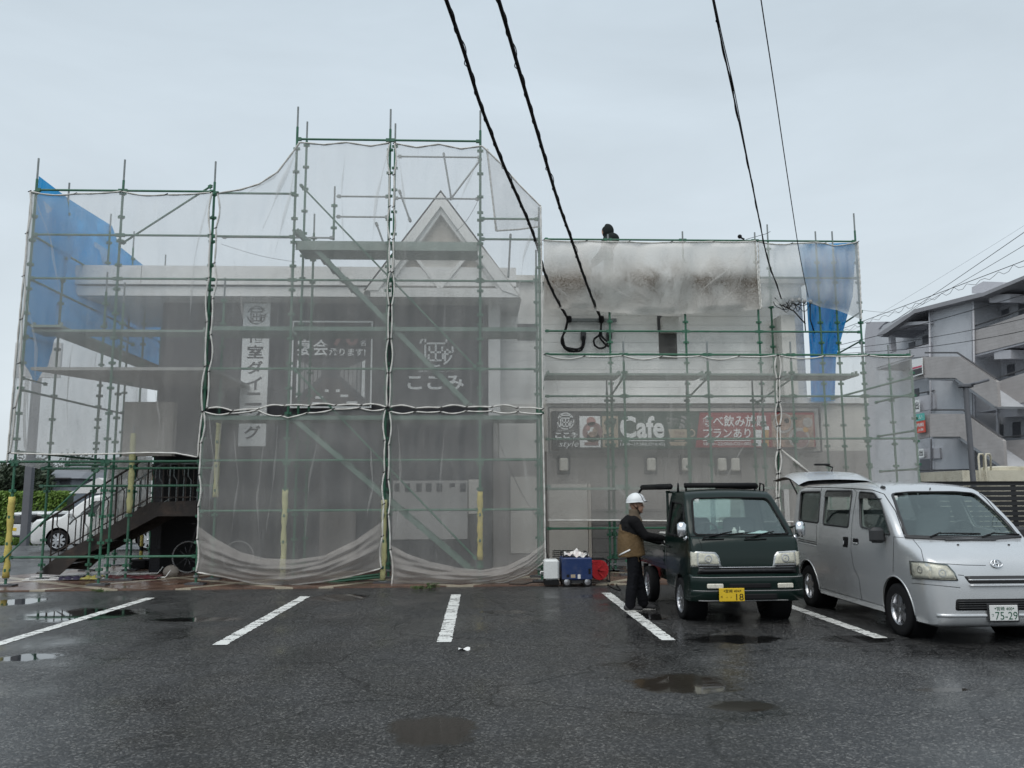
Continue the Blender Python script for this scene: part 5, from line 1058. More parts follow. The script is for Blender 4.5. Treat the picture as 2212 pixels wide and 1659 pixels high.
# tailgate raised
mb = MB(); rt = []
def TG(u, v):
    y = 3.98+1.02*v; z = 1.86+.16*math.sin(min(1, v*1.5)*1.57)-.13*max(0, v-.45)**1.2; w = .66+.05*v; x = (u*2-1)*w
    return Vector((x, y, z+.035*(1-(u*2-1)**2)-.05*max(0, abs(u*2-1)-.8)*5))
mb.grid(TG, 16, 14, 0); n_ = len(mb.v); mb.grid(lambda u, v: TG(u, v)+Vector((0, 0, -.07 if 0 < u < 1 else -.012)), 16, 14, 1); o = mb.build('tailgate', [M['silver'], M['plastic']], van, True)
mb = MB(); p = TG(.62, .55); mb.tube([p+Vector((0, 0, .0)), p+Vector((.03, 0, .07)), p+Vector((-.12, 0, .11))], .012); mb.cbox(p+Vector((-.16, 0, .115)), (.26, .1, .03), bev=.012); mb.build('wiper_arm', M['black'], o, 40)
mb = MB(); mb.box(-.62, .62, 4.03, 4.06, .3, .42); mb.build('rear_bumper', M['silver'], van)
for s in (-1, 1): mb = MB(); mb.tube([(s*.62, 3.96, 1.5), (s*.63, 4.45, 1.93)], .012); mb.build('gas_strut', M['black'], van)
# ---- dark green kei truck
TL = Vector((3.315, 10.30, 0)); TR = R_(1.8); trk = thing('dark_green_truck', 'small dark green cab-over truck with padded roof bars, the worker leaning at its door', 'truck', TL, None, TR, local=True); trk.scale = (VS,)*3
c6 = lambda x, y: (1353.2+.22044*x, 1024.1+.22044*y)
T_zt = [(0, .80), (.01, .90), (.03, 1.0), (.06, 1.07), (.10, 1.105), (.14, 1.13), (.18, 1.165), (.3, 1.30), (.45, 1.465), (.58, 1.61), (.66, 1.675), (.76, 1.705), (.95, 1.72), (1.2, 1.715), (1.33, 1.70)]
T_zb = [(0, .40), (.03, .36), (.1, .33), (1.33, .36)]
T_pl = [(0, .90), (.01, .93), (.03, .955), (.06, .975), (.12, .99), (.25, 1.0), (1.33, 1.0)]
T_xs = [(.3, .70), (.5, .725), (.75, .735), (.95, .732), (1.1, .72), (1.3, .69), (1.5, .652), (1.72, .60)]
ys = [0, .005, .012, .022, .035, .05, .07, .09, .11, .13, .15, .17, .2]+frange(.25, .6, 8)+[.63, .66, .69, .73, .78, .85]+frange(.95, 1.33, 4)
to_ = shell(ys, T_zt, T_zb, T_pl, T_xs, .06, .02); TK = Skin(to_, TL, TR, (VS,)*3); ti_ = shell([y for y in ys if .1 < y < 1.3], T_zt, T_zb, T_pl, T_xs, .06, .02, .04)
tpx = lambda x, y: TK.px(*c6(x, y)); cut = []
wq = [tpx(*p)[0] for p in ((640, 240), (665, 600))]; TW = [(wq[0].x, wq[0].z), (wq[1].x, wq[1].z), (-wq[1].x, wq[1].z), (-wq[0].x, wq[0].z), (0, wq[0].z+.012)]
cut.append(MB().prism([(a, -.3, b) for a, b in rounded(TW, .06)], (0, 1.15, 0)))
SW = rounded([(.60, 1.53), (1.2, 1.56), (1.2, 1.10), (.30, 1.10), (.32, 1.16)], .05); cut.append(MB().prism([(-1.2, a, b) for a, b in SW], (2.4, 0, 0)))
RWN = rounded([(-.5, 1.12), (.5, 1.12), (.46, 1.6), (-.46, 1.6)], .06); cut.append(MB().prism([(a, 1.1, b) for a, b in RWN], (0, .5, 0)))
RT = .272
for s in (-1, 1): cut.append(cyl_x(.62, RT+.01, .325, s*.5, s*1.2))
boolean(to_, ti_, cut, 'cab', [M['dgreen'], M['cabin']], trk)
patch(rounded(TW, .06), TK.front, -.01, .09, 0).build('windscreen', M['glass'], trk, True)
mb = MB(); q = [h[0] for h in (TK.front(*p) for p in rounded(TW, .06, 5)) if h]; mb.tube(q+q[:1], .02, 6, sq=.6); mb.build('windscreen_seal', M['black'], trk, True)
for s in (-1, 1):
    o = patch(SW, lambda y, z: TK.side(y, z, s), -.012, .12, 0).build('side_window', M['tint'], trk, True); q = [h[0] for h in (TK.side(*p, s) for p in SW) if h]; mb = MB(); mb.tube(q+q[:1], .014, 6); mb.build('window_seal', M['black'], o, True)
mb = MB(); mb.prism([(a, 1.31, b) for a, b in RWN], (0, .004, 0)); mb.build('rear_window', M['glass'], trk)
TH = [(622, 757), (695, 757), (870, 765), (905, 805), (932, 914), (630, 911)]
for mir in (False, True):
    def F(x, y, mir=mir):
        h = tpx(x, y)
        if h and mir: return Vector((-h[0].x, h[0].y, h[0].z)), Vector((-h[1].x, h[1].y, h[1].z))
        return h
    o = patch(rounded(TH, 12), F, .004, 30, .02).build('headlight', M['steel'], trk, True)
    patch(rounded([(705, 775), (860, 783), (890, 815), (910, 885), (705, 880)], 12), F, .012, 28, .01, bulge=.006).build('reflector_bowl', M['reflector'], o, True); patch(rounded([(630, 765), (692, 768), (694, 903), (636, 900)], 8), F, .012, 26, .01).build('indicator', M['reflector'], o, True)
    mb = MB(); h = F(800, 830); mb.lathe([(.05, .02), (.04, .022), (.03, .008), (.012, .004), (.01, .02), (0, .021)], h[0], h[1], 16); mb.build('bulb', M['steel'], o, 40)
    patch(rounded(TH, 12), F, .02, 36, .01).build('lens', M['lens'], o, True)
    mb = MB(); seam([(705, 905), (905, 908)], F, .008, mb, off=.02); mb.build('lamp_slot', M['black'], o, True)
# lower front: trim line, grille gap, bumper with ledge, fog lamps, intake
zf_ = lambda y: tpx(1000, y)[0].z; ztr = zf_(915); zb1 = zf_(985)
mb = MB(); mb.tube([TK.front(x, ztr)[0]+Vector((0, -.006, 0)) for x in frange(-.64, .64, 20)], .007, 6); mb.build('trim_line', M['steel'], trk, True)
patch([(-.64, ztr-.012), (.64, ztr-.012), (.66, zb1+.01), (-.66, zb1+.01)], TK.front, .004, .08, .01).build('grille_band', M['black_gloss'], trk, True)
def BUMP(x, z, d): k = min(1, abs(x)/.74); return Vector((x, -.035-d+.16*max(0, k-.72)**2*9, z))
zbot = .30; mb = MB(); prof_b = [(0, zb1), (.05, zb1-.02), (.062, zb1-.05), (.055, zb1-.11), (.05, zb1-.19), (.058, zb1-.2), (.06, zb1-.22), (.045, zb1-.3), (.02, zbot), (-.06, zbot-.005)]
mb.grid(lambda u, v: BUMP(-.745+1.49*u, prof_b[round(v*9)][1], prof_b[round(v*9)][0]), 30, 9); 
for s in (-1, 1): mb.grid(lambda u, v: Vector((s*.745, BUMP(.745, 0, prof_b[round(v*9)][0]).y+(.32*u), prof_b[round(v*9)][1])), 3, 9)
ob = mb.build('bumper', M['dgreen'], trk, 30); mb = MB(); mb.tube([BUMP(x, zb1-.028, .058) for x in frange(-.73, .73, 24)], .006, 6); mb.tube([BUMP(x, zb1-.195, .058) for x in frange(-.72, .72, 24)], .005, 6); mb.tube([BUMP(x, zbot+.012, .03) for x in frange(-.66, .5, 24)], .008, 6); mb.build('bumper_edge', M['grey'], ob, True)
for s in (-1, 1):
    mb = MB(); c = BUMP(s*.46, zb1-.135, .062); mb.cbox(c, (.21, .03, .062), bev=.01, rot=Matrix.Rotation(s*R_(4), 3, 'Z')); mb.build('fog_lamp', M['reflector'], ob, 40)
mb = MB(); c = BUMP(.1, zb1-.27, .052); mb.cbox(c, (.5, .03, .07), bev=.01); mb.cbox(BUMP(0, zb1-.135, .056), (.55, .02, .06), bev=.01); mb.build('air_intake', M['black'], ob)
pcx = (PY(*c6(1028, 1182), TL.y-.12)-TL).x/VS; pz = (PY(*c6(1028, 1182), TL.y-.12)).z/VS; o, fn = plate(trk, Vector((pcx, -.125, pz)), .33, .165, 'plate_y', 'black', '宮崎 494', 'さ', '18', numfit=(.66, .95))
mb = MB(); disc(mb, fn, .30, .68, .035, .5); disc(mb, fn, .46, .68, .035, .5); mb.build('dots', M['black'], o)
# seams, mirrors, wipers, handle
mb = MB(); seam([(700, 620), (735, 700), (742, 755)], tpx, .003, mb, 0, False); mb.build('panel_gap', M['black'], trk, True); ts = lambda y, z: TK.side(y, z, -1)
for q in ([(1.24, 1.62), (1.25, .8), (1.2, .42)], [(.24, 1.1), (.22, .75)], [(.22, .85), (1.25, .85)]): seam(q, ts, .004, None, 0, False).build('panel_gap', M['black'], trk, True)
mb = MB(); seam([(628, 612), (1000, 616), (1200, 616)], tpx, .008, mb, 0, True); mb.build('cowl', M['black'], trk, True)
for base, mid, tip in (((745, 640), (1030, 583), (1215, 578)), ((1160, 640), (1440, 580), (1590, 584))):
    mb = MB(); seam([base, mid], tpx, .009, mb, 0, off=.03); seam([(base[0]+60, base[1]-22), tip], tpx, .006, mb, 0, off=.014); seam([(base[0]-5, base[1]+6), (base[0]+210, base[1])], tpx, .007, mb, off=.012); mb.build('wiper', M['black'], trk, True)
for s in (-1, 1):
    mb = MB(); c = Vector((s*.80, .16, 1.20)); mb.cbox(c, (.125, .09, .2), bev=.03); o = mb.build('wing_mirror', M['chrome'], trk, 50); mb = MB(); mb.tube([c+Vector((0, .03, -.08)), Vector((s*.70, .24, 1.06))], .012); mb.tube([c+Vector((0, .03, .06)), Vector((s*.68, .3, 1.2))], .010); mb.build('mirror_arm', M['black'], o)
    mb = MB(); mb.ell(Vector((s*.74, .2, 1.09)), (.035, .03, .035)); mb.build('round_mirror', M['chrome'], o, True)
    h = TK.side(1.12, .93, s)[0]; mb = MB(); mb.cbox(h+Vector((s*.012, 0, 0)), (.03, .14, .035), bev=.01); mb.build('door_handle', M['black_gloss'], trk)
    mb = MB(); mb.lathe([(.325, 0), (.325, .26), (0, .26)], (s*.70, .62, RT+.01), (-s, 0, 0), 24); mb.build('arch_liner', M['black'], trk, True)
    for y in (.62, 2.55): wheel(trk, s*.655, y, RT, .155, s, 10 if True else 6, .70, 1)
h = tpx(692, 262); mb = MB(); mb.cbox(h[0]+Vector((0, .02, 0)), (.06, .004, .055)); mb.build('inspection_sticker', M['white'], trk)
# cargo bed
BZ = .64; mb = MB(); mb.box(-.69, .69, 1.40, 3.36, BZ-.06, BZ); mb.box(-.5, .5, 1.34, 3.2, .36, BZ-.07); mb.build('bed_floor', M['dgreen'], trk)
for s in (-1, 1):
    mb = MB(); mb.cbox((s*.705, 2.38, BZ+.14), (.03, 1.92, .28), bev=.008)
    for k in range(2): mb.bar((s*.722, 1.45, BZ+.07+.13*k), (s*.722, 3.3, BZ+.07+.13*k), .02, .03)
    mb.build('side_gate', M['dgreen'], trk)
mb = MB(); mb.cbox((0, 3.36, BZ+.14), (1.4, .03, .28), bev=.008); mb.build('tail_gate', M['dgreen'], trk); mb = MB(); mb.box(-.69, .69, 1.37, 1.40, BZ-.06, 1.02)
for x in (-.66, 0, .66): mb.tube([(x, 1.385, .9), (x, 1.385, 1.7)], .02)
mb.tube([(-.68, 1.385, 1.7), (.68, 1.385, 1.7)], .02); mb.build('headboard', M['dgreen'], trk)
mb = MB()
for s in (-1, 1): mb.box(s*.45-.02, s*.45+.02, 2.85, 3.3, .3, .58); mb.box(s*.6, s*.68, 2.95, 2.97, .22, .55)
mb.build('mud_flap', M['black'], trk)
for s in (-1, 1): mb = MB(); mb.tube([(s*.64, 1.30, 1.78), (s*.64, 3.05, 1.79)], .045, 10); mb.tube([(s*.64, 3.05, 1.79), (s*.65, 3.25, 1.72), (s*.66, 3.33, 1.55), (s*.66, 3.34, .9)], .02, 8); mb.build('roof_bar', M['black'], trk, True)
mb = MB(); mb.tube([(-.52, .95, 1.79), (.52, .95, 1.79)], .038, 10)
for s in (-1, 1): mb.tube([(s*.62, .92, 1.70), (s*.62, .92, 1.80), (s*.60, 1.0, 1.82), (s*.60, 1.04, 1.70)], .012, 6); mb.tube([(s*.5, .95, 1.72), (s*.5, .95, 1.79)], .014)
mb.build('roof_carrier', M['black'], trk, True)
mb = MB(); mb.cbox((0, 1.02, .75), (1.2, .45, .16), bev=.04); mb.cbox((-.33, 1.2, 1.08), (.46, .12, .5), bev=.04); mb.cbox((.33, 1.2, 1.08), (.46, .12, .5), bev=.04); mb.build('seat', M['seat'], trk, 40); mb = MB(); mb.cbox((0, .36, 1.0), (1.3, .34, .2), bev=.04); mb.build('dashboard', M['cabin'], trk, 40); steering(trk, (-.33 if False else -.36, .58, 1.13), .17)
def on_dash(px, py, y=.28): q = PY(*c6(px, py), TL.y+y); return q
# things lying on the truck's dashboard and in its bed
q = on_dash(1057, 565); q.z = 1.062; mb = MB(); mb.lathe([(0, 0), (.03, 0), (.032, .01), (.032, .075), (.018, .09), (.016, .11), (0, .11)], q, (0, 0, 1), 16); o = mb.build('bottle', M['offwhite'], None, 40); tag(o, 'small cream plastic bottle on the truck dashboard', 'bottle')
q = on_dash(1128, 562); q.z = 1.062; mb = MB(); mb.cbox(q+Vector((0, 0, .035)), (.07, .07, .07), bev=.01); mb.tube([q+Vector((-.02, 0, .07)), q+Vector((-.022, 0, .12))], .004); o = mb.build('drink_carton', M['white'], None); tag(o, 'white drink carton with a straw on the truck dashboard', 'carton')
q = on_dash(1300, 560); q.z = 1.062; rr = random.Random(5); mb = MB(); mb.grid(lambda u, v: q+Vector(((u-.5)*.36, (v-.5)*.2, .06*math.sin(math.pi*u)*math.sin(math.pi*v)+.012*math.sin(9*u+3*v)+.012*math.sin(17*v-7*u))), 20, 14); single(mb, 'towel', pm('pale_towel', (.5, .62, .62), .9), 'crumpled pale towel on the truck dashboard', 'towel', smooth=True)
q = on_dash(850, 575); q.z = 1.063; mb = MB(); mb.cbox(q+Vector((0, 0, .006)), (.3, .2, .008), rot=Matrix.Rotation(.1, 3, 'Z')); mb.cbox(q+Vector((.06, .0, .018)), (.2, .16, .006), rot=Matrix.Rotation(-.15, 3, 'Z')); single(mb, 'papers', M['white'], 'white papers lying under the truck windscreen', 'papers')
mb = MB(); mb.cbox(TL+Vector((-.42, 1.7, .82)), (.45, .5, .42), bev=.02); mb.cbox(TL+Vector((-.42, 1.7, 1.04)), (.49, .54, .03), bev=.01); single(mb, 'storage_box', M['offwhite'], 'pale plastic box standing in the truck bed behind the cab', 'box')
# ---------------------------------------------------------------- generator, tank, reel, cables
M['navy'] = pm('navy_enamel', (.011, .032, .115), .4, var=.15, dirt=((.1, .1, .1), .4, 6)); M['red'] = pm('red_plastic', (.42, .02, .025), .45); M['tank'] = pm('white_plastic_tank', (.66, .68, .68), .5, var=.06)
GY = 14.75
gq = lambda px, py: PY(px, py, GY)
g0, g1 = gq(1214, 1205), gq(1280, 1257); cx_ = (g0.x+g1.x)/2; gw = g1.x-g0.x
gen = thing('generator', 'navy blue engine generator on small wheels with two stickers, standing at the kerb', 'generator', (cx_, GY+.25, 0))
zb_, zt_ = g1.z+.03, g0.z; mb = MB(); mb.cbox((cx_, GY+.25, (zb_+zt_)/2), (gw, .5, zt_-zb_), bev=.02); mb.build('casing', M['navy'], gen)
mb = MB(); mb.box(cx_-gw/2+.02, cx_+gw/2-.02, GY+.02, GY+.48, zb_-.05, zb_-.002); mb.build('chassis', M['plastic'], gen)
for s in (-1, 1):
    for y in (GY+.03, GY+.47):
        mb = MB(); c = (cx_+s*gw*.34, y, .085); mb.lathe([(.055, -.025), (.085, -.02), (.085, .02), (.055, .025)], c, (0, -1, 0), 20, 0); mb.lathe([(.056, .022), (.03, .028), (0, .03)], c, (0, -1, 0), 16, 1); mb.build('wheel', [M['rubber'], M['steel']], gen, 40)
for x in (cx_-gw/2+.03, cx_+gw/2-.08): mb = MB(); mb.tube([(x, GY+.03, zt_), (x, GY+.03, zt_+.09), (x, GY+.47, zt_+.09), (x, GY+.47, zt_)], .013, 6); mb.build('handle', M['plastic'], gen, True)
def sticker(px0, py0, px1, py1, m): a, b = gq(px0, py0), gq(px1, py1); mb = MB(); mb.box(a.x, b.x, GY-.003, GY+.002, b.z, a.z); mb.build('sticker', M[m], gen)
sticker(1233, 1241, 1243, 1248, 'sign_tan'); sticker(1248, 1241, 1254, 1250, 'white'); sticker(1224, 1241, 1230, 1247, 'black'); sticker(1271, 1228, 1276, 1240, 'black')
a, b = gq(1176, 1211), gq(1209, 1260); tx = (a.x+b.x)/2; tk = thing('water_tank', 'white plastic jerry tank on a black base left of the blue generator', 'tank', (tx, GY+.2, PAVZ))
mb = MB(); mb.cbox((tx, GY+.2, (a.z+b.z)/2+.03), (b.x-a.x, .32, a.z-b.z-.04), bev=.03); mb.build('body', M['tank'], tk, 40); mb = MB(); mb.box(a.x+.005, b.x-.005, GY+.05, GY+.35, b.z-.03, b.z+.045); mb.build('base', M['black'], tk); mb = MB(); p = gq(1175, 1237); mb.tube([p+Vector((.04, .2, 0)), p+Vector((-.04, .2, .0)), p+Vector((-.05, .2, -.03))], .012, 6); mb.build('tap', M['white'], tk)
for k in range(3): mb = MB(); mb.tube([(b.x+.03*k+.02, GY+.2, b.z+.02), (b.x+.03*k+.03, GY+.22, a.z-.06)], .012, 6); mb.build('rail', M['steel'], tk) if k < 1 else None
rc = gq(1299, 1233); reel = thing('cable_reel', 'red cable reel in a black tube frame beside the blue generator', 'cable reel', (rc.x, GY+.25, PAVZ)); c = Vector((rc.x-.03, GY+.25, rc.z))
mb = MB()
for s in (-1, 1): mb.lathe([(.0, s*.07), (.17, s*.07), (.175, s*.075), (.175, s*.085), (.0, s*.09)], c, (.35, -1, 0), 26)
for k in range(8): t = k*math.pi/4; d = Vector((math.cos(t), 0, math.sin(t))); mb.bar(c+d*.05+Vector((-.03, -.1, 0)), c+d*.165+Vector((-.03, -.1, 0)), .012, .02)
mb.build('drum', M['red'], reel, 30); mb = MB(); mb.lathe([(.13, -.065), (.13, .065)], c, (.35, -1, 0), 20); mb.build('wound_cable', M['black'], reel, True)
mb = MB()
for y in (-.16, .16): mb.tube([c+Vector((-.2, y, -.2)), c+Vector((-.2, y, .19)), c+Vector((.14, y, .19)), c+Vector((.19, y, .14)), c+Vector((.19, y, -.2)), c+Vector((-.2, y, -.2))], .014, 6)
for x in (-.2, .19): mb.tube([c+Vector((x, -.16, -.2)), c+Vector((x, .16, -.2))], .014, 6)
mb.tube([c+Vector((0, -.16, 0)), c+Vector((0, .16, 0))], .012, 6); mb.build('frame', M['black'], reel, True)
rr = random.Random(3); q = gq(1247, 1203); mb = MB(); mb.grid(lambda u, v: q+Vector(((u-.5)*.44, .08+v*.34, (.06*math.sin(math.pi*u)**.7+.03*math.sin(11*u+2))*math.sin(math.pi*v)**.6+.02*math.sin(23*u-9*v)+.02*math.sin(19*v+7*u)+.01)), 30, 20); bag = mb.build('plastic_bag', [pm('white_bag', (.66, .64, .62), .35, var=.25, scale=12, dirt=((.35, .13, .1), .6, 7))], None, True); tag(bag, 'crumpled white plastic bag lying on top of the blue generator', 'bag')
def cable(label, pts, r, Y=None, m='black', name='cable', jit=.0, cat='cable', group=None):
    q = [PZ(a, b, .012) if Y is None else PY(a, b, Y) for a, b in pts]; out = []
    for i in range(len(q)-1):
        p0, p1, p2, p3 = q[max(i-1, 0)], q[i], q[i+1], q[min(i+2, len(q)-1)]
        for k in range(8):
            t = k/8; out.append(.5*((2*p1)+(p2-p0)*t+(2*p0-5*p1+4*p2-p3)*t*t+(3*p1-p0-3*p2+p3)*t**3))
    out.append(q[-1]); mb = MB(); mb.tube(out, r, 6)
    return single(mb, name, M[m], label, cat, group, smooth=True)
cable('black power cord looping over the wet asphalt from the red reel to the truck', [(1308, 1258), (1320, 1268), (1340, 1275), (1332, 1262), (1345, 1258), (1390, 1262)], .011)
cable('black hose trailing along the kerb from the netting to the white tank', [(1100, 1262), (1130, 1262), (1150, 1258), (1176, 1258)], .012, 15.0)
cable('thin black cord hanging down the netting to the white tank', [(1179, 1140), (1181, 1190), (1188, 1220)], .008, 15.05); cable('black lead lying behind the worker toward the pale wing', [(1300, 1240), (1316, 1210), (1332, 1208), (1370, 1206)], .009, 15.3)
# litter and weeds
p = PZ(1003, 1404); mb = MB(); mb.grid(lambda u, v: p+Vector(((u-.5)*.12, (v-.5)*.1, .012+.012*math.sin(6*u+3*v))), 6, 6); single(mb, 'paper_scrap', M['white'], 'small white paper scrap lying on the open asphalt', 'litter')
M['leaf'] = pm('leaf', (.07, .11, .035), .6, var=.5, scale=9); M['hedge'] = pm('hedge_leaf', (.13, .22, .035), .6, var=.45, scale=5); M['tree_leaf'] = pm('tree_leaf', (.035, .055, .028), .6, var=.4, scale=4); M['bark'] = pm('bark', (.07, .055, .045), .9)
def leafcloud(mb, pts, size, rr, m=0):
    for p in pts:
        a = Vector((rr.uniform(-1, 1), rr.uniform(-1, 1), rr.uniform(-.6, 1))).normalized(); b = a.orthogonal().normalized(); c = a.cross(b); s = size*rr.uniform(.6, 1.3); mb.add([p-b*s, p+c*s*.5, p+b*s, p-c*s*.5], [(0, 1, 2, 3)], m)
def weed(px, py, n, sp, h, label):
    rr = random.Random(px); b0 = PZ(px, py); mb = MB(); pts = []
    for i in range(n):
        x = rr.gauss(0, sp); k = h*rr.uniform(.3, 1); t = Vector((x*1.25, rr.uniform(-.03, .05), k)); mb.tube([b0+Vector((x, rr.uniform(-.02, .03), 0)), b0+t], .003, 4, 1); pts += [b0+t*f+Vector((rr.uniform(-.03, .03), rr.uniform(-.03, .03), 0)) for f in (.5, .7, .85, 1, 1)]
    leafcloud(mb, pts, .028, rr); single(mb, 'weed', [M['leaf'], M['bark']], label, 'weed', 'weeds along the kerb')
weed(905, 1274, 12, .07, .06, 'leafy weed at the kerb under the right lower net, left of its neighbour'); weed(932, 1272, 14, .06, .10, 'leafy weed at the kerb under the right lower net, tallest of the tufts'); weed(215, 1279, 12, .05, .05, 'tiny weed in the kerb joint near the outdoor stair')
# flags lying on the pavement
M['maroon'] = pm('maroon_cloth', (.085, .014, .02), .7, var=.7, scale=10, dirt=((.4, .35, .33), .8, 9)); M['yellow_cloth'] = pm('yellow_cloth', (.40, .36, .10), .7, var=.3); M['purple'] = pm('purple_cloth', (.035, .028, .06), .7, var=.4)
for k, (a, b, cpx, cw, m, lab) in enumerate((((67, 1247), (341, 1238), 292, 105, 'maroon', 'fallen maroon banner flag on a white pole before the stair foot'), ((48, 1254), (357, 1247), 205, 40, 'yellow_cloth', 'fallen yellow banner flag crumpled beside the maroon one'), ((55, 1251), (250, 1245), 158, 45, 'purple', 'fallen purple banner flag nearest the stair foot'))):
    A, B = PZ(*a, PAVZ+.02), PZ(*b, PAVZ+.02); fl_ = thing('flag_banner', lab, 'flag', (A+B)/2, 'fallen banner flags'); mb = MB(); mb.tube([A, B, B+Vector((.06, .1, .12))], .014, 6); mb.build('pole', M['white'], fl_, True)
    C = PZ(cpx, 1249+k, PAVZ+.01); w = cw/1700*16; mb = MB(); rr = random.Random(k); f1, f2 = rr.uniform(0, 6), rr.uniform(0, 6)
    mb.grid(lambda u, v: C+Vector(((u-.5)*w, (v-.5)*.5, .012+.03*abs(math.sin(9*u+5*v+f1))*math.sin(math.pi*v)+.03*abs(math.sin(17*u-5*v+f2))*(1-abs(2*v-1)))), 40, 14); mb.build('cloth', M[m], fl_, True)
p = PZ(369, 1246, PAVZ); mb = MB(); rr = random.Random(9); mb.ell(p+Vector((0, 0, .10)), (.15, .12, .13), n=10); mb.v = [v+Vector((rr.uniform(-.012, .012), rr.uniform(-.012, .012), rr.uniform(-.012, .012))) for v in mb.v]; single(mb, 'stone', pm('pale_stone', (.22, .2, .18), .9, bump=.4, bscale=25), 'pale rounded stone on the pavement under the stair landing', 'stone', smooth=True)
p = PZ(303, 1229, PAVZ); ps = thing('weighted_post', 'yellow and black post in a dark block under the outdoor stair', 'post', p); mb = MB(); mb.cbox(p+Vector((0, 0, .11)), (.36, .3, .22), bev=.03); mb.build('block', M['black'], ps); mb = MB(); mb.tube([p+Vector((0, 0, .22)), p+Vector((0, 0, .75))], .04, 8, 0); mb.tube([p+Vector((0, 0, .4)), p+Vector((0, 0, .5))], .042, 8, 1); mb.build('post', [M['yellow'], M['black']], ps, 40)
bp_ = PY(406, 1198, 17.9); bz = .33+PAVZ; bk = thing('bicycle', 'bicycle standing in the dark below the stair landing', 'bicycle', (bp_.x+.5, 17.9, PAVZ))
for dx in (0, 1.05):
    mb = MB(); c = Vector((bp_.x+dx, 17.9, bz)); mb.tube([c+Vector((.32*math.cos(t), 0, .32*math.sin(t))) for t in frange(0, 2*math.pi, 32)], .016, 6, 0)
    for k in range(10): t = k*.628; mb.tube([c, c+Vector((.31*math.cos(t), 0, .31*math.sin(t)))], .002, 4, 1)
    mb.build('wheel', [M['grey'], M['steel']], bk, True)
mb = MB(); P_ = lambda x, z: (bp_.x+x, 17.9, PAVZ+z); mb.tube([P_(0, .33), P_(.12, .8), P_(.15, .98)], .015); mb.tube([P_(.12, .78), P_(.6, .72), P_(1.05, .33), P_(.5, .3), P_(.14, .66)], .015); mb.tube([P_(.5, .3), P_(.64, .9)], .014); mb.cbox(P_(.66, .92), (.24, .14, .06), bev=.02); mb.tube([(bp_.x+.15, 17.62, 1.03+PAVZ), (bp_.x+.15, 18.1, 1.03+PAVZ)], .012); mb.build('frame', M['dgrey'], bk, True)
# ---------------------------------------------------------------- overhead cables
def wire(label, pts, YA, k, r, helix=0, extra=None, name='overhead_cable', group='overhead cables to the restaurant', m='black'):
    """pts: pixels from the wall end upward; the cable climbs k metres per metre toward the camera"""
    zA = PY(*pts[0], YA).z; out = []
    for x, y in pts:
        d = ray(x, y); te, tx_ = d.z/d.y, d.x/d.y; Y = (zA+k*YA-CH)/(te+k); out.append(Vector((tx_*Y, Y, CH+te*Y)))
    d = (out[-1]-out[-2]); out.append(out[-1]+d.normalized()*4)
    if len(out) > 3:   # smooth
        q = []
        for i in range(len(out)-1):
            p0, p1, p2, p3 = out[max(i-1, 0)], out[i], out[i+1], out[min(i+2, len(out)-1)]
            for j in range(10): t = j/10; q.append(.5*((2*p1)+(p2-p0)*t+(2*p0-5*p1+4*p2-p3)*t*t+(3*p1-p0-3*p2+p3)*t**3))
        out = q+[out[-1]]
    root = thing(name, label, 'cable', out[0], group); mb = MB(); mb.tube([p-Vector((0, 0, 0)) for p in out], r, 8); o = mb.build('sheath', M[m], root, True)
    if helix:
        mb = MB(); s = 0; pts2 = []
        for i in range(len(out)-1):
            a, b = out[i], out[i+1]; u, v = basis(b-a); l = (b-a).length; n = max(2, int(l/.04))
            for j in range(n): t = (s+l*j/n)*2*math.pi/helix; pts2.append(a.lerp(b, j/n)+(u*math.cos(t)+v*math.sin(t))*(r*1.08+.5*r*max(0, math.sin(t*.23))**3))
            s += l
        mb.tube(pts2, min(.007, r*.6), 5); mb.build('lashing_wire', M[m], root, True)
    if extra:
        mb = MB(); mb.tube([PY(*q, YA) for q in extra], r*.8, 8); mb.build('drop', M[m], root, True)
    return root
Wb = Yr-.12
wire('thick black lashed cable ending at the left of the wall bracket', [(1227, 689), (1212, 664), (1193, 628), (1175, 585), (1160, 530), (1142, 480), (1118, 425), (1085, 350), (1058, 280), (1034, 215), (1008, 130), (985, 60), (964, 0)], Wb, .22, .028, .62)
wire('thick black lashed cable ending at the right of the wall bracket', [(1299, 690), (1286, 662), (1268, 615), (1252, 570), (1232, 510), (1212, 455), (1190, 385), (1165, 300), (1140, 215), (1115, 130), (1095, 60), (1077, 0)], Wb, .22, .028, .62)
wire('twisted thin cable pair running down to the right end of the pale wing', [(1688, 645), (1672, 600), (1658, 560), (1645, 500), (1625, 400), (1600, 280), (1572, 150), (1550, 50), (1540, 0)], 18.0, .22, .012, 1.4)
wire('thin single wire just right of the long twisted pair', [(1686, 642), (1655, 545), (1636, 450), (1612, 330), (1585, 190), (1560, 80), (1543, 0)], 18.0, .22, .007)
wire('thin wire ending at the right corner net, rightmost of the overhead wires', [(1746, 642), (1735, 590), (1724, 530), (1710, 440), (1692, 320), (1670, 170), (1650, 40), (1644, 0)], 18.0, .22, .008)
br = thing('cable_bracket', 'grey steel bracket holding the two thick black cables on the pale wall', 'bracket', PY(1280, 691, Yr-.05)); mb = MB(); a, b = PY(1229, 688, Yr-.05), PY(1332, 695, Yr-.05); mb.box(a.x, b.x, Yr-.08, Yr-.02, b.z, a.z); mb.build('bar', M['galv'], br)
for px in (1229, 1299): mb = MB(); q = PY(px, 690, Wb); mb.cbox(q, (.12, .12, .16), bev=.02); mb.build('insulator', M['black'], br)
Wr_ = Yr-.07
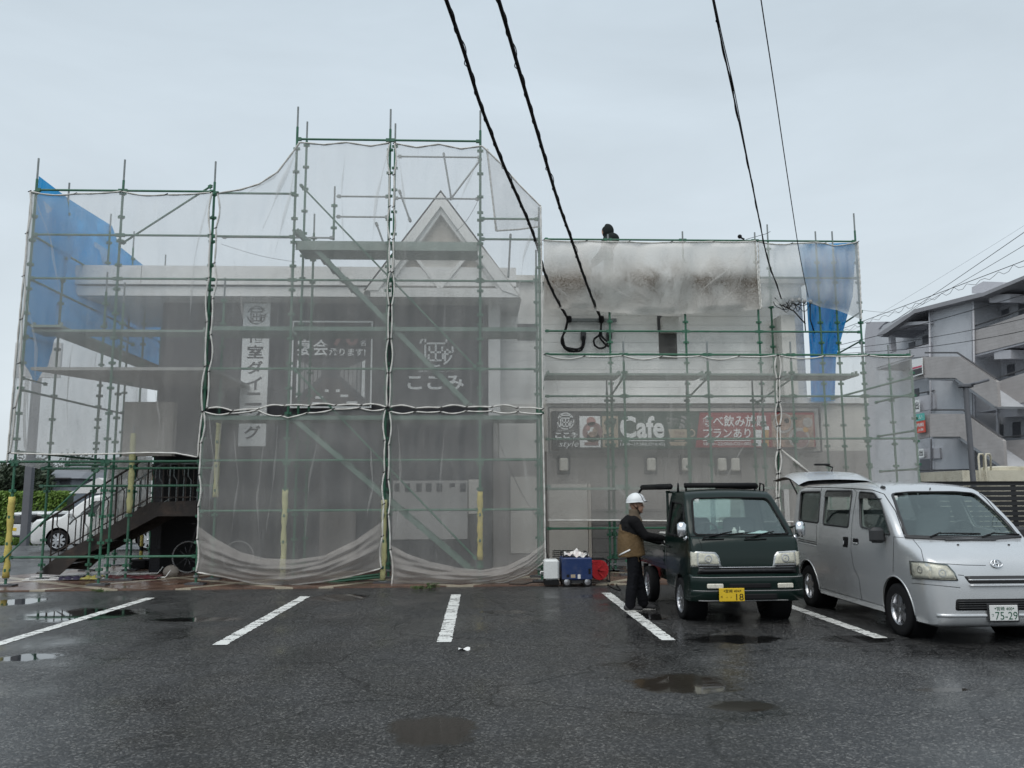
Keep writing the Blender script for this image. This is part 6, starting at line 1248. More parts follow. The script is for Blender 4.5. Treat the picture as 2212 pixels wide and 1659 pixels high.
def loops(label, sets, Y, r, name='cable_loop'):
    root = thing(name, label, 'cable', PY(*sets[0][0], Y), 'slack cable ends on the pale wall')
    for k, pts in enumerate(sets):
        q = [PY(a, b, Y-.03*k) for a, b in pts]; out = []
        for i in range(len(q)-1):
            p0, p1, p2, p3 = q[max(i-1, 0)], q[i], q[i+1], q[min(i+2, len(q)-1)]
            for j in range(8): t = j/8; out.append(.5*((2*p1)+(p2-p0)*t+(2*p0-5*p1+4*p2-p3)*t*t+(3*p1-p0-3*p2+p3)*t**3))
        mb = MB(); mb.tube(out+[q[-1]], r, 7); mb.build('strand', M['black'], root, True)
    for pts in sets[:1]: mb = MB(); q = PY(*pts[-1], Wr_); mb.cbox(q, (.13, .1, .2), bev=.02); mb.build('end_cap', M['dgrey'], root, 40)
loops('slack black cable ends looped below the left thick cable', [[(1227, 690), (1222, 712), (1215, 728), (1216, 745), (1226, 757), (1242, 759), (1256, 756), (1262, 740), (1260, 726)], [(1227, 690), (1220, 715), (1213, 735), (1218, 748), (1234, 753), (1248, 754), (1257, 748), (1260, 730)], [(1216, 730), (1220, 748), (1232, 755), (1237, 758)]], Wb-.03, .026)
loops('slack black cable ends looped below the right thick cable', [[(1299, 690), (1298, 710), (1294, 724), (1284, 732), (1284, 744), (1294, 752), (1306, 750), (1314, 738), (1316, 724)], [(1298, 712), (1296, 728), (1304, 740), (1314, 748), (1318, 744)], [(1299, 712), (1300, 726), (1312, 738), (1320, 745)]], Wb-.03, .024)
rr = random.Random(12); tg = thing('wire_tangle', 'tangle of black wires and white insulators under the right corner net', 'wires', PY(1720, 650, 18.1))
for k in range(11):
    a = rr.uniform(1670, 1730); b = a+rr.uniform(20, 60); y = rr.uniform(645, 656); d = rr.uniform(6, 26); mb = MB(); mb.tube([PY(a+(b-a)*t, y+d*math.sin(math.pi*t)+4*math.sin(9*t+k), 18.12+.02*k) for t in frange(0, 1, 12)], .008, 6); mb.build('strand', M['black'], tg, True)
for px in (1712, 1726, 1738, 1751): mb = MB(); mb.ell(PY(px, 650+rr.uniform(-2, 2), 18.05), (.042, .04, .05)); mb.build('insulator', M['grey'], tg, True)
for pts in ([(1736, 655), (1738, 690), (1740, 716), (1753, 718)], [(1690, 660), (1715, 672), (1740, 700)], [(1750, 655), (1750, 690), (1760, 720)]): mb = MB(); mb.tube([PY(*q, 18.3) for q in pts], .014, 6); mb.build('strand', M['black'], tg, True)
def span(label, a, b, Y0, Y1, r, sag, helix=0, group='wires on the right'):
    r *= .65
    A, B = PY(*a, Y0), PY(*b, Y1); n = 40
    if group == 'wires on the right' and Y0 != 19: A, B = A.lerp(B, -.3), A.lerp(B, 2.6); sag *= 2; helix = int(helix*2.9); n = 130
    pts = [A.lerp(B, t)-Vector((0, 0, sag*math.sin(math.pi*t))) for t in frange(0, 1, n)]; mb = MB(); mb.tube(pts, r, 6); o = single(mb, 'wire', M['black'], label, 'wire', group, smooth=True)
    if helix:
        m2 = MB(); m2.tube([p-Vector((0, 0, abs(math.sin(math.pi*helix*i/n*1.0))*.14)) for i, p in enumerate([A.lerp(B, t)-Vector((0, 0, sag*math.sin(math.pi*t))) for t in frange(0, 1, n)])], r*.7, 5); h = m2.build('hanger', M['black'], o, True)
span('scalloped carrier wire rising to the right edge of the sky', (1868, 690), (2260, 535), 24, 17, .012, .05, 14)
span('straight wire steepest of those on the right', (1975, 662), (2260, 458), 26, 16, .011, .05); span('straight wire just under the steepest one', (1990, 655), (2260, 480), 26, 16, .009, .1)
span('faint high wire farthest to the right', (1930, 655), (2260, 440), 40, 40, .008, .2)
span('wire skimming the roof edge of the flats', (1872, 722), (2260, 582), 24, 17, .013, .2); span('wire sagging along the gutter of the flats', (1872, 730), (2260, 598), 24, 17, .011, .4); span('lower wire crossing the top corridor of the flats', (1872, 738), (2260, 606), 24, 17, .012, .5)
span('short level wire at the right end of the scaffold', (1860, 670), (1945, 676), 19, 30, .006, .02); span('thin wire inside the nets left of the tall frame', (478, 527), (640, 566), Yb, Yb, .006, .05, group='wires inside the nets'); span('thin cord inside the nets below the tall frame', (1060, 905), (1168, 1130), 16.2, 16.2, .008, .2, group='wires inside the nets'); span('thin cord slanting across the gable', (985, 500), (1038, 422), 16.2, 16.2, .008, .1, group='wires inside the nets')
# ---------------------------------------------------------------- flats on the right
M['house_white'] = pm('house_white', (.6, .6, .6), .8, var=.05)
M['flat_wall'] = pm('flat_wall', (.52, .535, .565), .8, var=.08, scale=.6, dirt=((.25, .25, .27), .5, .5)); M['flat_tile'] = siding('flat_tile', (.41, .39, .385), .16, .82, dirt=((.24, .22, .21), .5, .6)); M['flat_pale'] = pm('flat_pale', (.48, .48, .51), .8, var=.06); M['flat_dark'] = pm('flat_dark', (.12, .125, .14), .7); M['flat_roof'] = pm('flat_roof', (.30, .30, .32), .7)
A8 = R_(-8); FD = Vector((math.sin(A8), math.cos(A8), 0)); FN = Vector((-FD.y, FD.x, 0))     # along the front, and out of it toward the car park
F0 = CC+ray(2212, 1000)*(36/ray(2212, 1000).y); F0.z = 0
def PF(px, py, off): d = ray(px, py); q = F0+FN*off; return CC+d*((q-CC).dot(FN)/d.dot(FN))
c8 = lambda x, y: (1792.1+.35286*x, 512+.35286*y)
fl = thing('apartment_building', 'grey block of flats with open corridors and tiled zigzag stairs', 'flats', F0)
def fp(name, pts, off, depth, m, raw=False, mb=None, parent=None): mb = MB(); mb.prism([PF(*(q if raw else c8(*q)), off) for q in pts], FN*-depth); return mb.build(name, M[m], parent or fl)
fp('wall', [(280, 610), (330, 540), (520, 450), (870, 360), (1190, 262), (1500, 165), (1500, 1560), (280, 1560)], 0, 10, 'flat_wall')
fp('roof', [(285, 606), (300, 590), (520, 442), (870, 352), (940, 340), (1190, 236), (1500, 125), (1500, 150), (1190, 258), (940, 362), (520, 466), (310, 612)], 2.0, 12, 'flat_roof')
fp('end_block', [(215, 600), (225, 520), (345, 518), (300, 560), (295, 1560), (215, 1560)], -3, 6, 'flat_pale'); fp('penthouse', [(870, 345), (870, 308), (940, 272), (1060, 276), (1060, 330)], -2, 4, 'flat_pale')
fp('stair_tower', [(617, 440), (870, 366), (872, 1560), (617, 1560)], 1.5, 1.48, 'flat_wall')
fp('corridor_roof', [(285, 590), (300, 585), (480, 520), (617, 514), (617, 530), (480, 540), (300, 605)], 1.7, 1.6, 'flat_pale'); fp('pillar', [(358, 575), (370, 570), (378, 705), (366, 710)], 1.6, .3, 'flat_pale')
for k, q in enumerate(([(285, 730), (470, 690), (617, 652), (617, 728), (480, 740), (285, 800)], [(500, 985), (640, 960), (645, 1050), (500, 1075)], [(545, 1300), (672, 1290), (676, 1355), (545, 1358)])): fp('parapet', q, 1.6, .15, 'flat_pale')
for q in ([(872, 580), (1190, 470), (1500, 363), (1500, 535), (1190, 640), (885, 718)], [(1030, 885), (1190, 832), (1500, 740), (1500, 945), (1190, 1012), (1032, 1040)], [(1065, 1248), (1190, 1240), (1500, 1215), (1500, 1370), (1190, 1396), (1068, 1402)]): fp('parapet', q, 1.6, .15, 'flat_tile')
for q in ([(885, 719), (1190, 641), (1500, 536), (1500, 548), (1190, 655), (885, 733)], [(900, 1076), (1032, 1041), (1190, 1013), (1500, 946), (1500, 960), (1190, 1028), (1032, 1056)], [(285, 801), (480, 741), (617, 729), (617, 741), (480, 753), (285, 815)]): fp('floor_slab', q, 1.55, 1.55, 'flat_pale')
for q in ([(973, 355), (1105, 348), (1105, 400), (978, 402)], [(1005, 694), (1110, 690), (1110, 744), (1008, 748)], [(1040, 1050), (1150, 1046), (1150, 1098), (1042, 1102)]): fp('bracket', q, 1.5, 1.5, 'flat_pale')
for q in ([(880, 505), (902, 500), (902, 545), (880, 552)], [(952, 485), (996, 472), (997, 510), (953, 524)], [(1050, 450), (1095, 435), (1097, 480), (1052, 494)], [(1155, 410), (1190, 395), (1190, 470), (1157, 478)], [(482, 650), (520, 637), (521, 690), (483, 695)], [(568, 610), (610, 598), (611, 655), (569, 662)], [(978, 815), (1025, 800), (1027, 850), (980, 862)], [(1085, 785), (1128, 775), (1131, 845), (1087, 852)], [(1015, 1150), (1060, 1145), (1062, 1215), (1017, 1222)], [(1118, 1135), (1165, 1130), (1168, 1225), (1120, 1230)], [(598, 945), (638, 935), (639, 968), (599, 972)], [(518, 930), (545, 925), (546, 980), (519, 985)], [(378, 660), (405, 655), (405, 705), (379, 708)]): fp('door', q, .03, .025, 'flat_dark')
for q, z in (([(575, 732), (790, 732), (1022, 885), (1032, 1040), (1012, 1036), (770, 862), (580, 862)], 0), ([(612, 1082), (825, 1082), (1062, 1247), (1070, 1402), (1052, 1402), (797, 1222), (612, 1222)], 1)):
    o = fp('stair_parapet', q, 3.2, .15, 'flat_tile')
    under = [(x, y) for x, y in (q[5], q[4])]; fp('stair_flight', [q[6], q[5], q[4], (q[4][0]-5, q[4][1]+14), (q[5][0]-6, q[5][1]+14), (q[6][0], q[6][1]+14)], 3.04, 1.5, 'flat_wall'); fp('stair_side', [(q[6][0]-72, q[6][1]+16), (q[6][0]-3, q[6][1]+2), (q[0][0]-3, q[0][1]+2), (q[0][0]-72, q[0][1]+30)], 3.1, .12, 'flat_tile')
    mb = MB(); mb.tube([PF(*c8(q[0][0]+10, q[0][1]-24), 3.15), PF(*c8(q[1][0]-8, q[1][1]-24), 3.15), PF(*c8(q[2][0], q[2][1]-18), 3.15)], .04, 6); mb.build('handrail', M['dgrey'], fl)
for q in ([(872, 550), (1190, 440), (1500, 335)], [(1030, 862), (1190, 810), (1500, 715)], [(1065, 1225), (1190, 1215), (1500, 1190)], [(500, 965), (640, 940)], [(470, 688), (617, 645)], [(555, 1428), (850, 1424), (868, 1440)]): mb = MB(); mb.tube([PF(*c8(*p), 1.58) for p in q], .035, 6); mb.build('handrail', M['dgrey'], fl)
for px_, ya, yb in ((880, 372, 1460), (612, 452, 1460), (1024, 900, 1440)):
    mb = MB(); mb.tube([PF(*c8(px_, ya), 1.68), PF(*c8(px_+(yb-ya)*.012, yb), 1.68)], .05, 6); mb.build('downpipe', M['flat_pale'], fl, True)
for q in ([(1120, 560), (1150, 550), (1151, 580), (1121, 590)], [(560, 690), (585, 684), (586, 706), (561, 712)], [(1140, 872), (1170, 864), (1171, 894), (1141, 902)]): fp('air_conditioner', q, 1.2, .4, 'house_white')
fp('garage_window', [(552, 1360), (680, 1356), (684, 1448), (552, 1452)], .25, .2, 'flat_dark'); fp('plinth_wall', [(552, 1455), (810, 1452), (810, 1560), (552, 1560)], 3.4, .3, 'flat_tile')
def banner(name, label, q, off, mcol, rows, ink='sign_white'):
    P0, P1, P2, P3_ = [PF(*c8(*p), off) for p in q]; th = thing(name, label, 'banner', P3_, 'banners on the flats'); mb = MB(); mb.prism([P0, P1, P2, P3_], FN*-.03); mb.build('sheet', M[mcol], th)
    fn = lambda u, v: P0.lerp(P1, u).lerp(P3_.lerp(P2, u), v)+FN*.01
    for body, u0, v0, u1, v1, m_ in rows:
        mb = MB()
        if body: text(mb, fn, body, u0, v0, u1, v1, 0, .02)
        else: rect(mb, fn, u0, v0, u1, v1)
        mb.build('lettering' if body else 'stripe', M[m_], th)
M['pink'] = pm('pink_print', (.55, .08, .14), .5); M['teal'] = pm('teal_print', (.1, .42, .38), .5); M['redban'] = pm('red_print', (.55, .08, .05), .5)
banner('banner', 'white banner with a pink stripe and dark print on the stair, topmost of the banners', [(497, 752), (566, 738), (570, 838), (505, 858)], 3.3, 'sign_white', [(None, .05, .46, .95, .56, 'pink'), (None, .05, .6, .95, .93, 'ink')])
banner('banner', 'small teal banner above the red one on the lower stair', [(525, 1086), (578, 1076), (580, 1120), (527, 1128)], 3.3, 'teal', [('しい', .1, .2, .8, .8, 'sign_white')])
banner('banner', 'red banner with white print on the lower stair', [(528, 1132), (582, 1122), (586, 1194), (531, 1202)], 3.3, 'redban', [('内科', .1, .15, .9, .5, 'sign_white'), ('上田', .2, .62, .8, .85, 'sign_white')])
banner('banner', 'white notice with black characters behind the middle corridor rail', [(519, 1000), (548, 995), (552, 1068), (522, 1073)], 1.8, 'sign_white', [('出', .15, .15, .85, .8, 'ink')])
banner('banner', 'white notice with black characters behind the lowest corridor rail', [(544, 1298), (574, 1295), (577, 1348), (546, 1352)], 1.8, 'sign_white', [('出', .15, .15, .85, .8, 'ink')])
LY = 21.0; a = PY(2104, 1075, LY); b = PY(2087, 836, LY); a.x = b.x = (a.x+b.x)/2; lp = thing('lamp_post', 'slim dark lamp post with a flat floodlight before the flats', 'lamp post', (a.x, LY, 0))
mb = MB(); mb.tube([(a.x, LY, 0), (a.x, LY, b.z)], .07, 10); mb.build('post', M['flat_dark'], lp, 50); mb = MB(); c = Vector((a.x, LY, b.z+.03)); mb.cbox(c, (.34, .2, .1), bev=.02); mb.cbox(c+Vector((.3, -.1, .08)), (.42, .34, .07), bev=.02, rot=Matrix.Rotation(R_(-15), 3, 'Y')); mb.build('floodlight', M['flat_dark'], lp)
M['cream_tank'] = pm('cream_tank', (.55, .52, .42), .6, var=.1, dirt=((.25, .2, .14), .6, 2)); TY = 24.0; a, b = PY(2078, 1016, TY), PY(2300, 1045, TY); tn = thing('rooftop_water_tank', 'cream water tank with round lids and a hooped ladder behind the black fence', 'water tank', (a.x, TY, 0)); mb = MB(); mb.box(a.x, b.x, TY, TY+2.5, .3, a.z); mb.build('tank', M['cream_tank'], tn)
for px in (2162, 2225): c = PY(px, 1016, TY+.8); c.z = a.z; mb = MB(); mb.lathe([(.55, 0), (.55, .1), (.45, .13), (0, .16)], c, (0, 0, 1), 24); mb.build('lid', M['cream_tank'], tn, 40)
for px in (2116, 2131): q = PY(px, 1017, TY-.1); mb = MB(); mb.tube([(q.x, TY-.1, .5), (q.x, TY-.1, a.z+.38), (q.x+.06, TY-.05, a.z+.48), (q.x+.2, TY, a.z+.48), (q.x+.26, TY+.05, a.z+.4), (q.x+.26, TY+.1, a.z)], .03, 6); mb.build('ladder_rail', M['cream_tank'], tn, True)
FY = 19.5; fz = PY(2100, 1040, FY).z; fx = PY(1990, 1040, FY).x; fe = thing('slat_fence', 'black horizontal slat fence behind the silver van', 'fence', (fx, FY, 0)); mb = MB(); z = .12
while z < fz-.06: mb.box(fx, fx+8, FY, FY+.03, z, z+.105); z += .12
mb.build('slats', M['black_gloss'], fe); mb = MB(); mb.box(fx, fx+8, FY-.02, FY+.05, fz-.05, fz); mb.build('top_rail', M['black'], fe)
for k in range(5): mb = MB(); x = fx+.4+k*1.9; mb.box(x-.04, x+.04, FY+.032, FY+.11, .01, fz-.02); mb.build('post', M['black'], fe)
# ---------------------------------------------------------------- left background
M['house_blue'] = pm('house_bluegrey', (.30, .33, .37), .8, var=.05); M['roof_grey'] = pm('roof_grey', (.16, .17, .19), .7, var=.1, scale=2); M['roof_dark'] = pm('roof_dark', (.05, .05, .055), .7); M['ochre'] = pm('ochre_wall', (.36, .2, .1), .8)
def house(label, px0, px1, ptop, peave, pbase, Y, d, wall, roof, hip=.35, wins=(), gable=False):
    a, b = PY(px0, peave, Y), PY(px1, peave, Y); zt_ = PY(px0, ptop, Y+d/2).z; th = thing('house', label, 'house', ((a.x+b.x)/2, Y, gz(Y)), 'houses across the road'); mb = MB(); mb.box(a.x+.3, b.x-.3, Y, Y+d, gz(Y), a.z); mb.build('wall', M[wall], th)
    mb = MB(); w = b.x-a.x; e = .4; L_, R2 = (a.x+w*hip, b.x-w*hip)
    if gable: mb.prism([(a.x-e, Y-e, a.z-.1), ((a.x+b.x)/2, Y-e, zt_), (b.x+e, Y-e, a.z-.1)], (0, d+2*e, 0))
    else: mb.add([(a.x-e, Y-e, a.z), (b.x+e, Y-e, a.z), (b.x+e, Y+d+e, a.z), (a.x-e, Y+d+e, a.z), (L_, Y+d/2, zt_), (R2, Y+d/2, zt_)], [(0, 1, 5, 4), (1, 2, 5), (2, 3, 4, 5), (3, 0, 4), (3, 2, 1, 0)])
    mb.build('roof', M[roof], th)
    for x0_, y0_, x1_, y1_ in wins:
        p, q = PY(x0_, y0_, Y), PY(x1_, y1_, Y); mb = MB(); mb.box(p.x, q.x, Y-.06, Y+.02, q.z, p.z); o = mb.build('window', M['flat_dark'], th); mb = MB(); mb.box(p.x-.15, q.x+.15, Y-.5, Y-.02, p.z+.02, p.z+.12); mb.build('awning', M['roof_dark'], o)
house('blue grey house with a wide grey hipped roof across the road', 60, 166, 1001, 1034, 1090, 58, 11, 'house_blue', 'roof_grey', .38, ((100, 1036, 118, 1048), (132, 1036, 152, 1048), (74, 1038, 79, 1046)))
house('house with a dark roof at the left edge across the road', -70, 72, 1004, 1028, 1090, 66, 10, 'house_white', 'roof_dark', .3, ((20, 1034, 36, 1042),)); house('ochre house partly hidden behind the draped sheet', 172, 252, 990, 998, 1060, 75, 10, 'ochre', 'roof_dark', .3)
house('low house with a white gable behind the stair rail', 172, 262, 1036, 1062, 1095, 48, 8, 'house_blue', 'house_white', .5, (), True)
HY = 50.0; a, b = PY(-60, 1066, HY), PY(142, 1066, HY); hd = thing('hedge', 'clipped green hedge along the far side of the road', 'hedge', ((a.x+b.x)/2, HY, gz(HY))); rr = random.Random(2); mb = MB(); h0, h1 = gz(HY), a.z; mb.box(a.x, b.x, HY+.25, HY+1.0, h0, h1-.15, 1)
pts = [Vector((rr.uniform(a.x, b.x), HY+rr.uniform(0, .3), rr.uniform(h0, h1+rr.uniform(-.1, .12)))) for _ in range(5200)]+[Vector((rr.uniform(a.x, b.x), HY+rr.uniform(0, 1.2), h1+rr.uniform(-.15, .12))) for _ in range(1600)]; leafcloud(mb, pts, .1, rr); mb.build('foliage', [M['hedge'], M['tree_leaf']], hd, fix=False)
def tree(label, px, pbase, ptop, Y, w, seed):
    rr = random.Random(seed); b0 = PY(px, pbase, Y); zt_ = PY(px, ptop, Y).z; z0 = gz(Y); th = thing('tree', label, 'tree', (b0.x, Y, z0), 'trees across the road'); H = zt_-z0; mb = MB(); c = Vector((b0.x, Y, z0)); mb.tube([c, c+Vector((.1, 0, H*.3)), c+Vector((0, .1, H*.75))], [.22, .17, .06], 8); lobes = []
    for k in range(11): t = c+Vector((rr.gauss(0, w*.42), rr.gauss(0, w*.42), H*rr.uniform(.4, .9))); mb.tube([c+Vector((.05, 0, H*.28)), t], [.09, .03], 6); lobes.append((t, rr.uniform(.22, .4)*w))
    mb.build('trunk', M['bark'], th, True); mb = MB(); pts = []
    for t, r in lobes:
        for _ in range(420): d = Vector((rr.gauss(0, 1), rr.gauss(0, 1), rr.gauss(0, 1))).normalized(); pts.append(t+d*r*rr.uniform(.45, 1.08))
    leafcloud(mb, pts, .17, rr); mb.build('crown', M['tree_leaf'], th, fix=False)
tree('dark tree behind the hedge at the left edge', 22, 1060, 996, 57, 3.2, 4); tree('dark tree showing between the two nearest roofs', 50, 1060, 1010, 70, 4, 8); tree('dark tree behind the blue grey house', 150, 1060, 988, 80, 5, 15)
vy = 34.0; mb = MB(); rr = random.Random(4); a, b = PZ(-40, 1166, 0), PZ(92, 1166, 0); pts = [Vector((rr.uniform(a.x, b.x), vy+rr.uniform(-.5, .5), gz(34)+rr.uniform(.05, .3))) for _ in range(2500)]; leafcloud(mb, pts, .07, rr); g = mb.build('grass_verge', M['hedge'], None, fix=False); tag(g, 'strip of green grass at the edge of the road', 'grass', kind='stuff')
q = PY(53, 1160, 33.0); sp_ = thing('sign_pole', 'thick grey steel pole rising from the grass verge', 'pole', (q.x, 33, gz(33))); mb = MB(); mb.box(q.x-.13, q.x+.13, 32.9, 33.15, gz(33), PY(53, 990, 33).z+3.2); mb.build('post', M['flat_dark'], sp_); mb = MB(); mb.box(q.x-.9, q.x+.9, 32.95, 33.1, PY(53, 990, 33).z+3.2, PY(53, 990, 33).z+4.6); mb.build('panel', M['house_white'], sp_)
# parked cars: long axis along x, nose toward -x
def parked(label, loc, rz, L_, Wd, H, hood, ws0, ws1, wheel_r, wbs, glassband, group, detail=True):
    th = thing('parked_car', label, 'car', loc, group, rz, local=True); th.scale = (VS,)*3; sc = Wd/1.665
    zt_ = [(0, H*.36), (.01, H*.42), (.05, H*.47), (.2, hood*.93), (ws0, hood), (ws0+.08, hood+.05), (ws1, H*.93), (ws1+.35, H*.985), (L_*.55, H), (L_*.85, H*.985), (L_-.12, H*.95), (L_-.03, H*.85), (L_, H*.6)]
    xs = [(.15, Wd*.44), (.35, Wd*.485), (.7, Wd*.5), (hood, Wd*.48), (H*.8, Wd*.43), (H, Wd*.39)]
    ys = [0, .008, .02, .05, .1, .2]+frange(.3, ws0, 4)+frange(ws0+.08, ws1, 6)+frange(ws1+.15, L_-.2, 10)+[L_-.12, L_-.06, L_-.03, L_]
    ys = sorted(set(round(y, 4) for y in ys)); o = shell(ys, zt_, [(0, .3), (.1, .2), (L_-.1, .24), (L_, .34)], [(0, .78), (.02, .86), (.1, .94), (.3, 1), (L_-.2, 1), (L_, .92)], xs, .1*sc, .03); K = Skin(o, (0, 0, 0))
    cut = []
    for y in wbs:
        for s in (-1, 1): cut.append(cyl_x(y, wheel_r+.02, wheel_r*1.17, s*Wd*.33, s*Wd*.75))
    boolean(o, None, cut, 'body', [M['carwhite'], M['black']], th)
    for s in (-1, 1):
        for q in glassband:
            patch(rounded(q, .06), lambda y, z: K.side(y, z, s), .006, .12, .012).build('side_window', M['black_gloss'], th, True)
        for y in wbs: wheel(th, s*(Wd*.5-.11), y, wheel_r, .2, s, 9, .72)
    zA, zB = hood+.1, H*.9
    patch(rounded([(-Wd*.42, zA), (Wd*.42, zA), (Wd*.36, zB), (-Wd*.36, zB)], .08), K.front, .006, .12, .012).build('windscreen', M['black_gloss'], th, True)
    bk = lambda x, z: K.cast((x, L_+2, z), (0, -1, 0)); patch(rounded([(-Wd*.38, H*.58), (Wd*.38, H*.58), (Wd*.34, H*.9), (-Wd*.34, H*.9)], .08), bk, .006, .12, .012).build('rear_window', M['black_gloss'], th, True)
    for s in (-1, 1):
        patch(rounded([(s*Wd*.47, H*.32), (s*Wd*.47, H*.55), (s*Wd*.40, H*.56), (s*Wd*.40, H*.32)], .03), bk, .006, .08, .01).build('tail_lamp', M['tail'], th, True)
        patch(rounded([(s*Wd*.30, hood*.72), (s*Wd*.44, hood*.74), (s*Wd*.44, hood*.86), (s*Wd*.32, hood*.84)], .03), K.front, .006, .06, .01).build('headlight', M['reflector'], th, True)
        mb = MB(); c = Vector((s*(Wd*.5+.07), ws0+.35, hood+.06)); mb.cbox(c, (.17, .1, .15), bev=.03); mb.build('wing_mirror', M['carwhite'], th)
    mb = MB(); mb.cbox((0, L_+.01, H*.4), (.33, .02, .165), bev=.004); mb.build('number_plate', M['plate_y'], th); return th
w0 = PZ(122, 1191, 0); parked('white minivan behind the outdoor stair with its nose to the left', (w0.x-.89, w0.y+.82, 0), R_(-90), 4.7, 1.72, 1.82, 1.08, .95, 1.75, .335, (.93, 3.75), ([(1.55, 1.16), (2.3, 1.14), (2.3, 1.6), (1.95, 1.58)], [(2.38, 1.14), (3.35, 1.14), (3.35, 1.62), (2.38, 1.6)], [(3.42, 1.14), (4.4, 1.16), (4.3, 1.6), (3.42, 1.62)]), None)
w1 = PY(14, 1136, 45); w1.z = gz(45); parked('small white box car parked with its rear turned to us by the hedge', (w1.x+1.7, 48.5, gz(48)), R_(150), 3.4, 1.475, 1.62, 1.05, .75, 1.3, .28, (.65, 2.75), ([(1.15, 1.0), (1.95, 1.0), (1.95, 1.46), (1.35, 1.44)], [(2.03, 1.0), (3.1, 1.02), (3.0, 1.46), (2.03, 1.46)]), 'small cars by the hedge')
w2 = PY(120, 1120, 47); parked('small white box car mostly hidden behind the outdoor stair', (w2.x+1.2, 48.8, gz(48)), R_(150), 3.4, 1.475, 1.62, 1.05, .75, 1.3, .28, (.65, 2.75), ([(1.15, 1.0), (1.95, 1.0), (1.95, 1.46), (1.35, 1.44)], [(2.03, 1.0), (3.1, 1.02), (3.0, 1.46), (2.03, 1.46)]), 'small cars by the hedge')
# ---------------------------------------------------------------- people
def blob(mb, name, mats, parent, voxel, smooth=4, mfun=None):
    me = bpy.data.meshes.new(name); me.from_pydata(mb.v, [], mb.f); bm = bmesh.new(); bm.from_mesh(me); bmesh.ops.recalc_face_normals(bm, faces=bm.faces); bm.to_mesh(me); bm.free()
    o = bpy.data.objects.new(name, me); COL.objects.link(o)
    md = o.modifiers.new('r', 'REMESH'); md.mode = 'VOXEL'; md.voxel_size = voxel; s = o.modifiers.new('s', 'SMOOTH'); s.iterations = smooth; s.factor = .5
    dg = bpy.context.evaluated_depsgraph_get(); new = bpy.data.meshes.new_from_object(o.evaluated_get(dg)); bpy.data.objects.remove(o); bpy.data.meshes.remove(me); new.name = name
    off = offset_of(parent); new.transform(Matrix.Translation(-off)); new.materials.clear()
    for m in mats: new.materials.append(m)
    if mfun:
        for p in new.polygons: p.material_index = mfun(p.center+off)
    new.shade_smooth(); o = link(name, new, parent); OFF[o] = off; return o
M['skin'] = pm('skin', (.40, .23, .16), .6, var=.08, scale=20); M['jacket'] = pm('work_jacket', (.115, .072, .03), .85, var=.25, scale=9, bump=.5, bscale=26, dirt=((.16, .11, .06), .5, 10)); M['sleeve'] = pm('black_sleeve', (.009, .009, .010), .9, spec=.15, bump=.4, bscale=30)
M['trousers'] = pm('dark_trousers', (.008, .0085, .011), .9, spec=.15, var=.3, bump=.6, bscale=18); M['shoe'] = pm('shoe', (.03, .03, .032), .7); M['glove'] = pm('black_glove', (.008, .008, .008), .8, spec=.15); M['helmet'] = pm('helmet_white', (.72, .74, .76), .25, var=.04); M['scarf'] = pm('neck_cloth', (.13, .10, .07), .9); M['hood'] = pm('dark_hood', (.018, .022, .022), .9, spec=.15)
WP = PZ(1368, 1318, 0); wx, wy = 0.0, 0.0
def w(x, y, z): return Vector((wx+x, wy+y, z))
per = thing('person', 'worker in a white helmet, brown vest and dark trousers reaching to the truck door', 'person', (WP.x+.0, WP.y, 0), local=True); per.scale = (VS,)*3
hipL, hipR = w(.0, -.09, .86), w(.02, .09, .86)
ankL, ankR = w(-.06, -.09, .09), w(.17, .07, .09); kneeL, kneeR = w(-.01, -.10, .48), w(.09, .09, .48)
chest = w(.015, 0, 1.20); neck = w(.05, 0, 1.37); head = w(.085, 0, 1.505)
shL, shR = w(.01, -.165, 1.28), w(.05, .165, 1.28); elL, elR = w(.17, -.20, 1.07), w(.20, .17, 1.06); wrL, wrR = w(.42, -.13, 1.035), w(.43, .14, .97)
mb = MB()
mb.limb([hipL, kneeL, ankL], [.085, .058, .042]); mb.limb([hipR, kneeR, ankR], [.085, .058, .042]); mb.ell(w(0, 0, .92), (.115, .155, .12)); mb.tube([w(0, 0, .85), w(-.005, 0, 1.0), w(.005, 0, 1.15), w(.02, 0, 1.28), w(.035, 0, 1.33)], [.12, .115, .135, .12, .07], 14)
mb.ell(w(.01, 0, 1.22), (.115, .165, .13)); mb.limb([shL, elL, wrL], [.055, .042, .032]); mb.limb([shR, elR, wrR], [.055, .042, .032]); mb.limb([neck-Vector((.01, 0, .06)), neck+Vector((.01, 0, .05))], [.055, .053])
mb.ell(head+Vector((-.01, 0, .03)), (.092, .076, .105)); mb.ell(head+Vector((.035, 0, -.045)), (.06, .055, .065)); mb.ell(head+Vector((.092, 0, -.015)), (.022, .014, .024)); mb.ell(head+Vector((.078, 0, .02)), (.022, .05, .016)); mb.ell(head+Vector((.078, 0, -.062)), (.016, .024, .012)); mb.ell(head+Vector((.07, 0, -.095)), (.022, .026, .02))
for s in (-1, 1): mb.ell(head+Vector((-.015, s*.078, -.01)), (.02, .012, .032)); mb.ell((ankL if s < 0 else ankR)+Vector((.05, 0, -.05)), (.12, .042, .04))
mb.ell(wrL+Vector((.04, 0, -.005)), (.045, .022, .035)); mb.ell(wrR+Vector((.04, 0, -.005)), (.045, .022, .035)); body = blob(mb, 'body', [M['skin'], M['trousers']], per, .011, 3, lambda c: 0 if c.z > 1.3 else 1)
mb = MB()
for s in (-1, 1): mb.ell(head+Vector((.082, s*.032, .004)), (.008, .014, .007))
mb.build('eyes', M['black'], per, True)
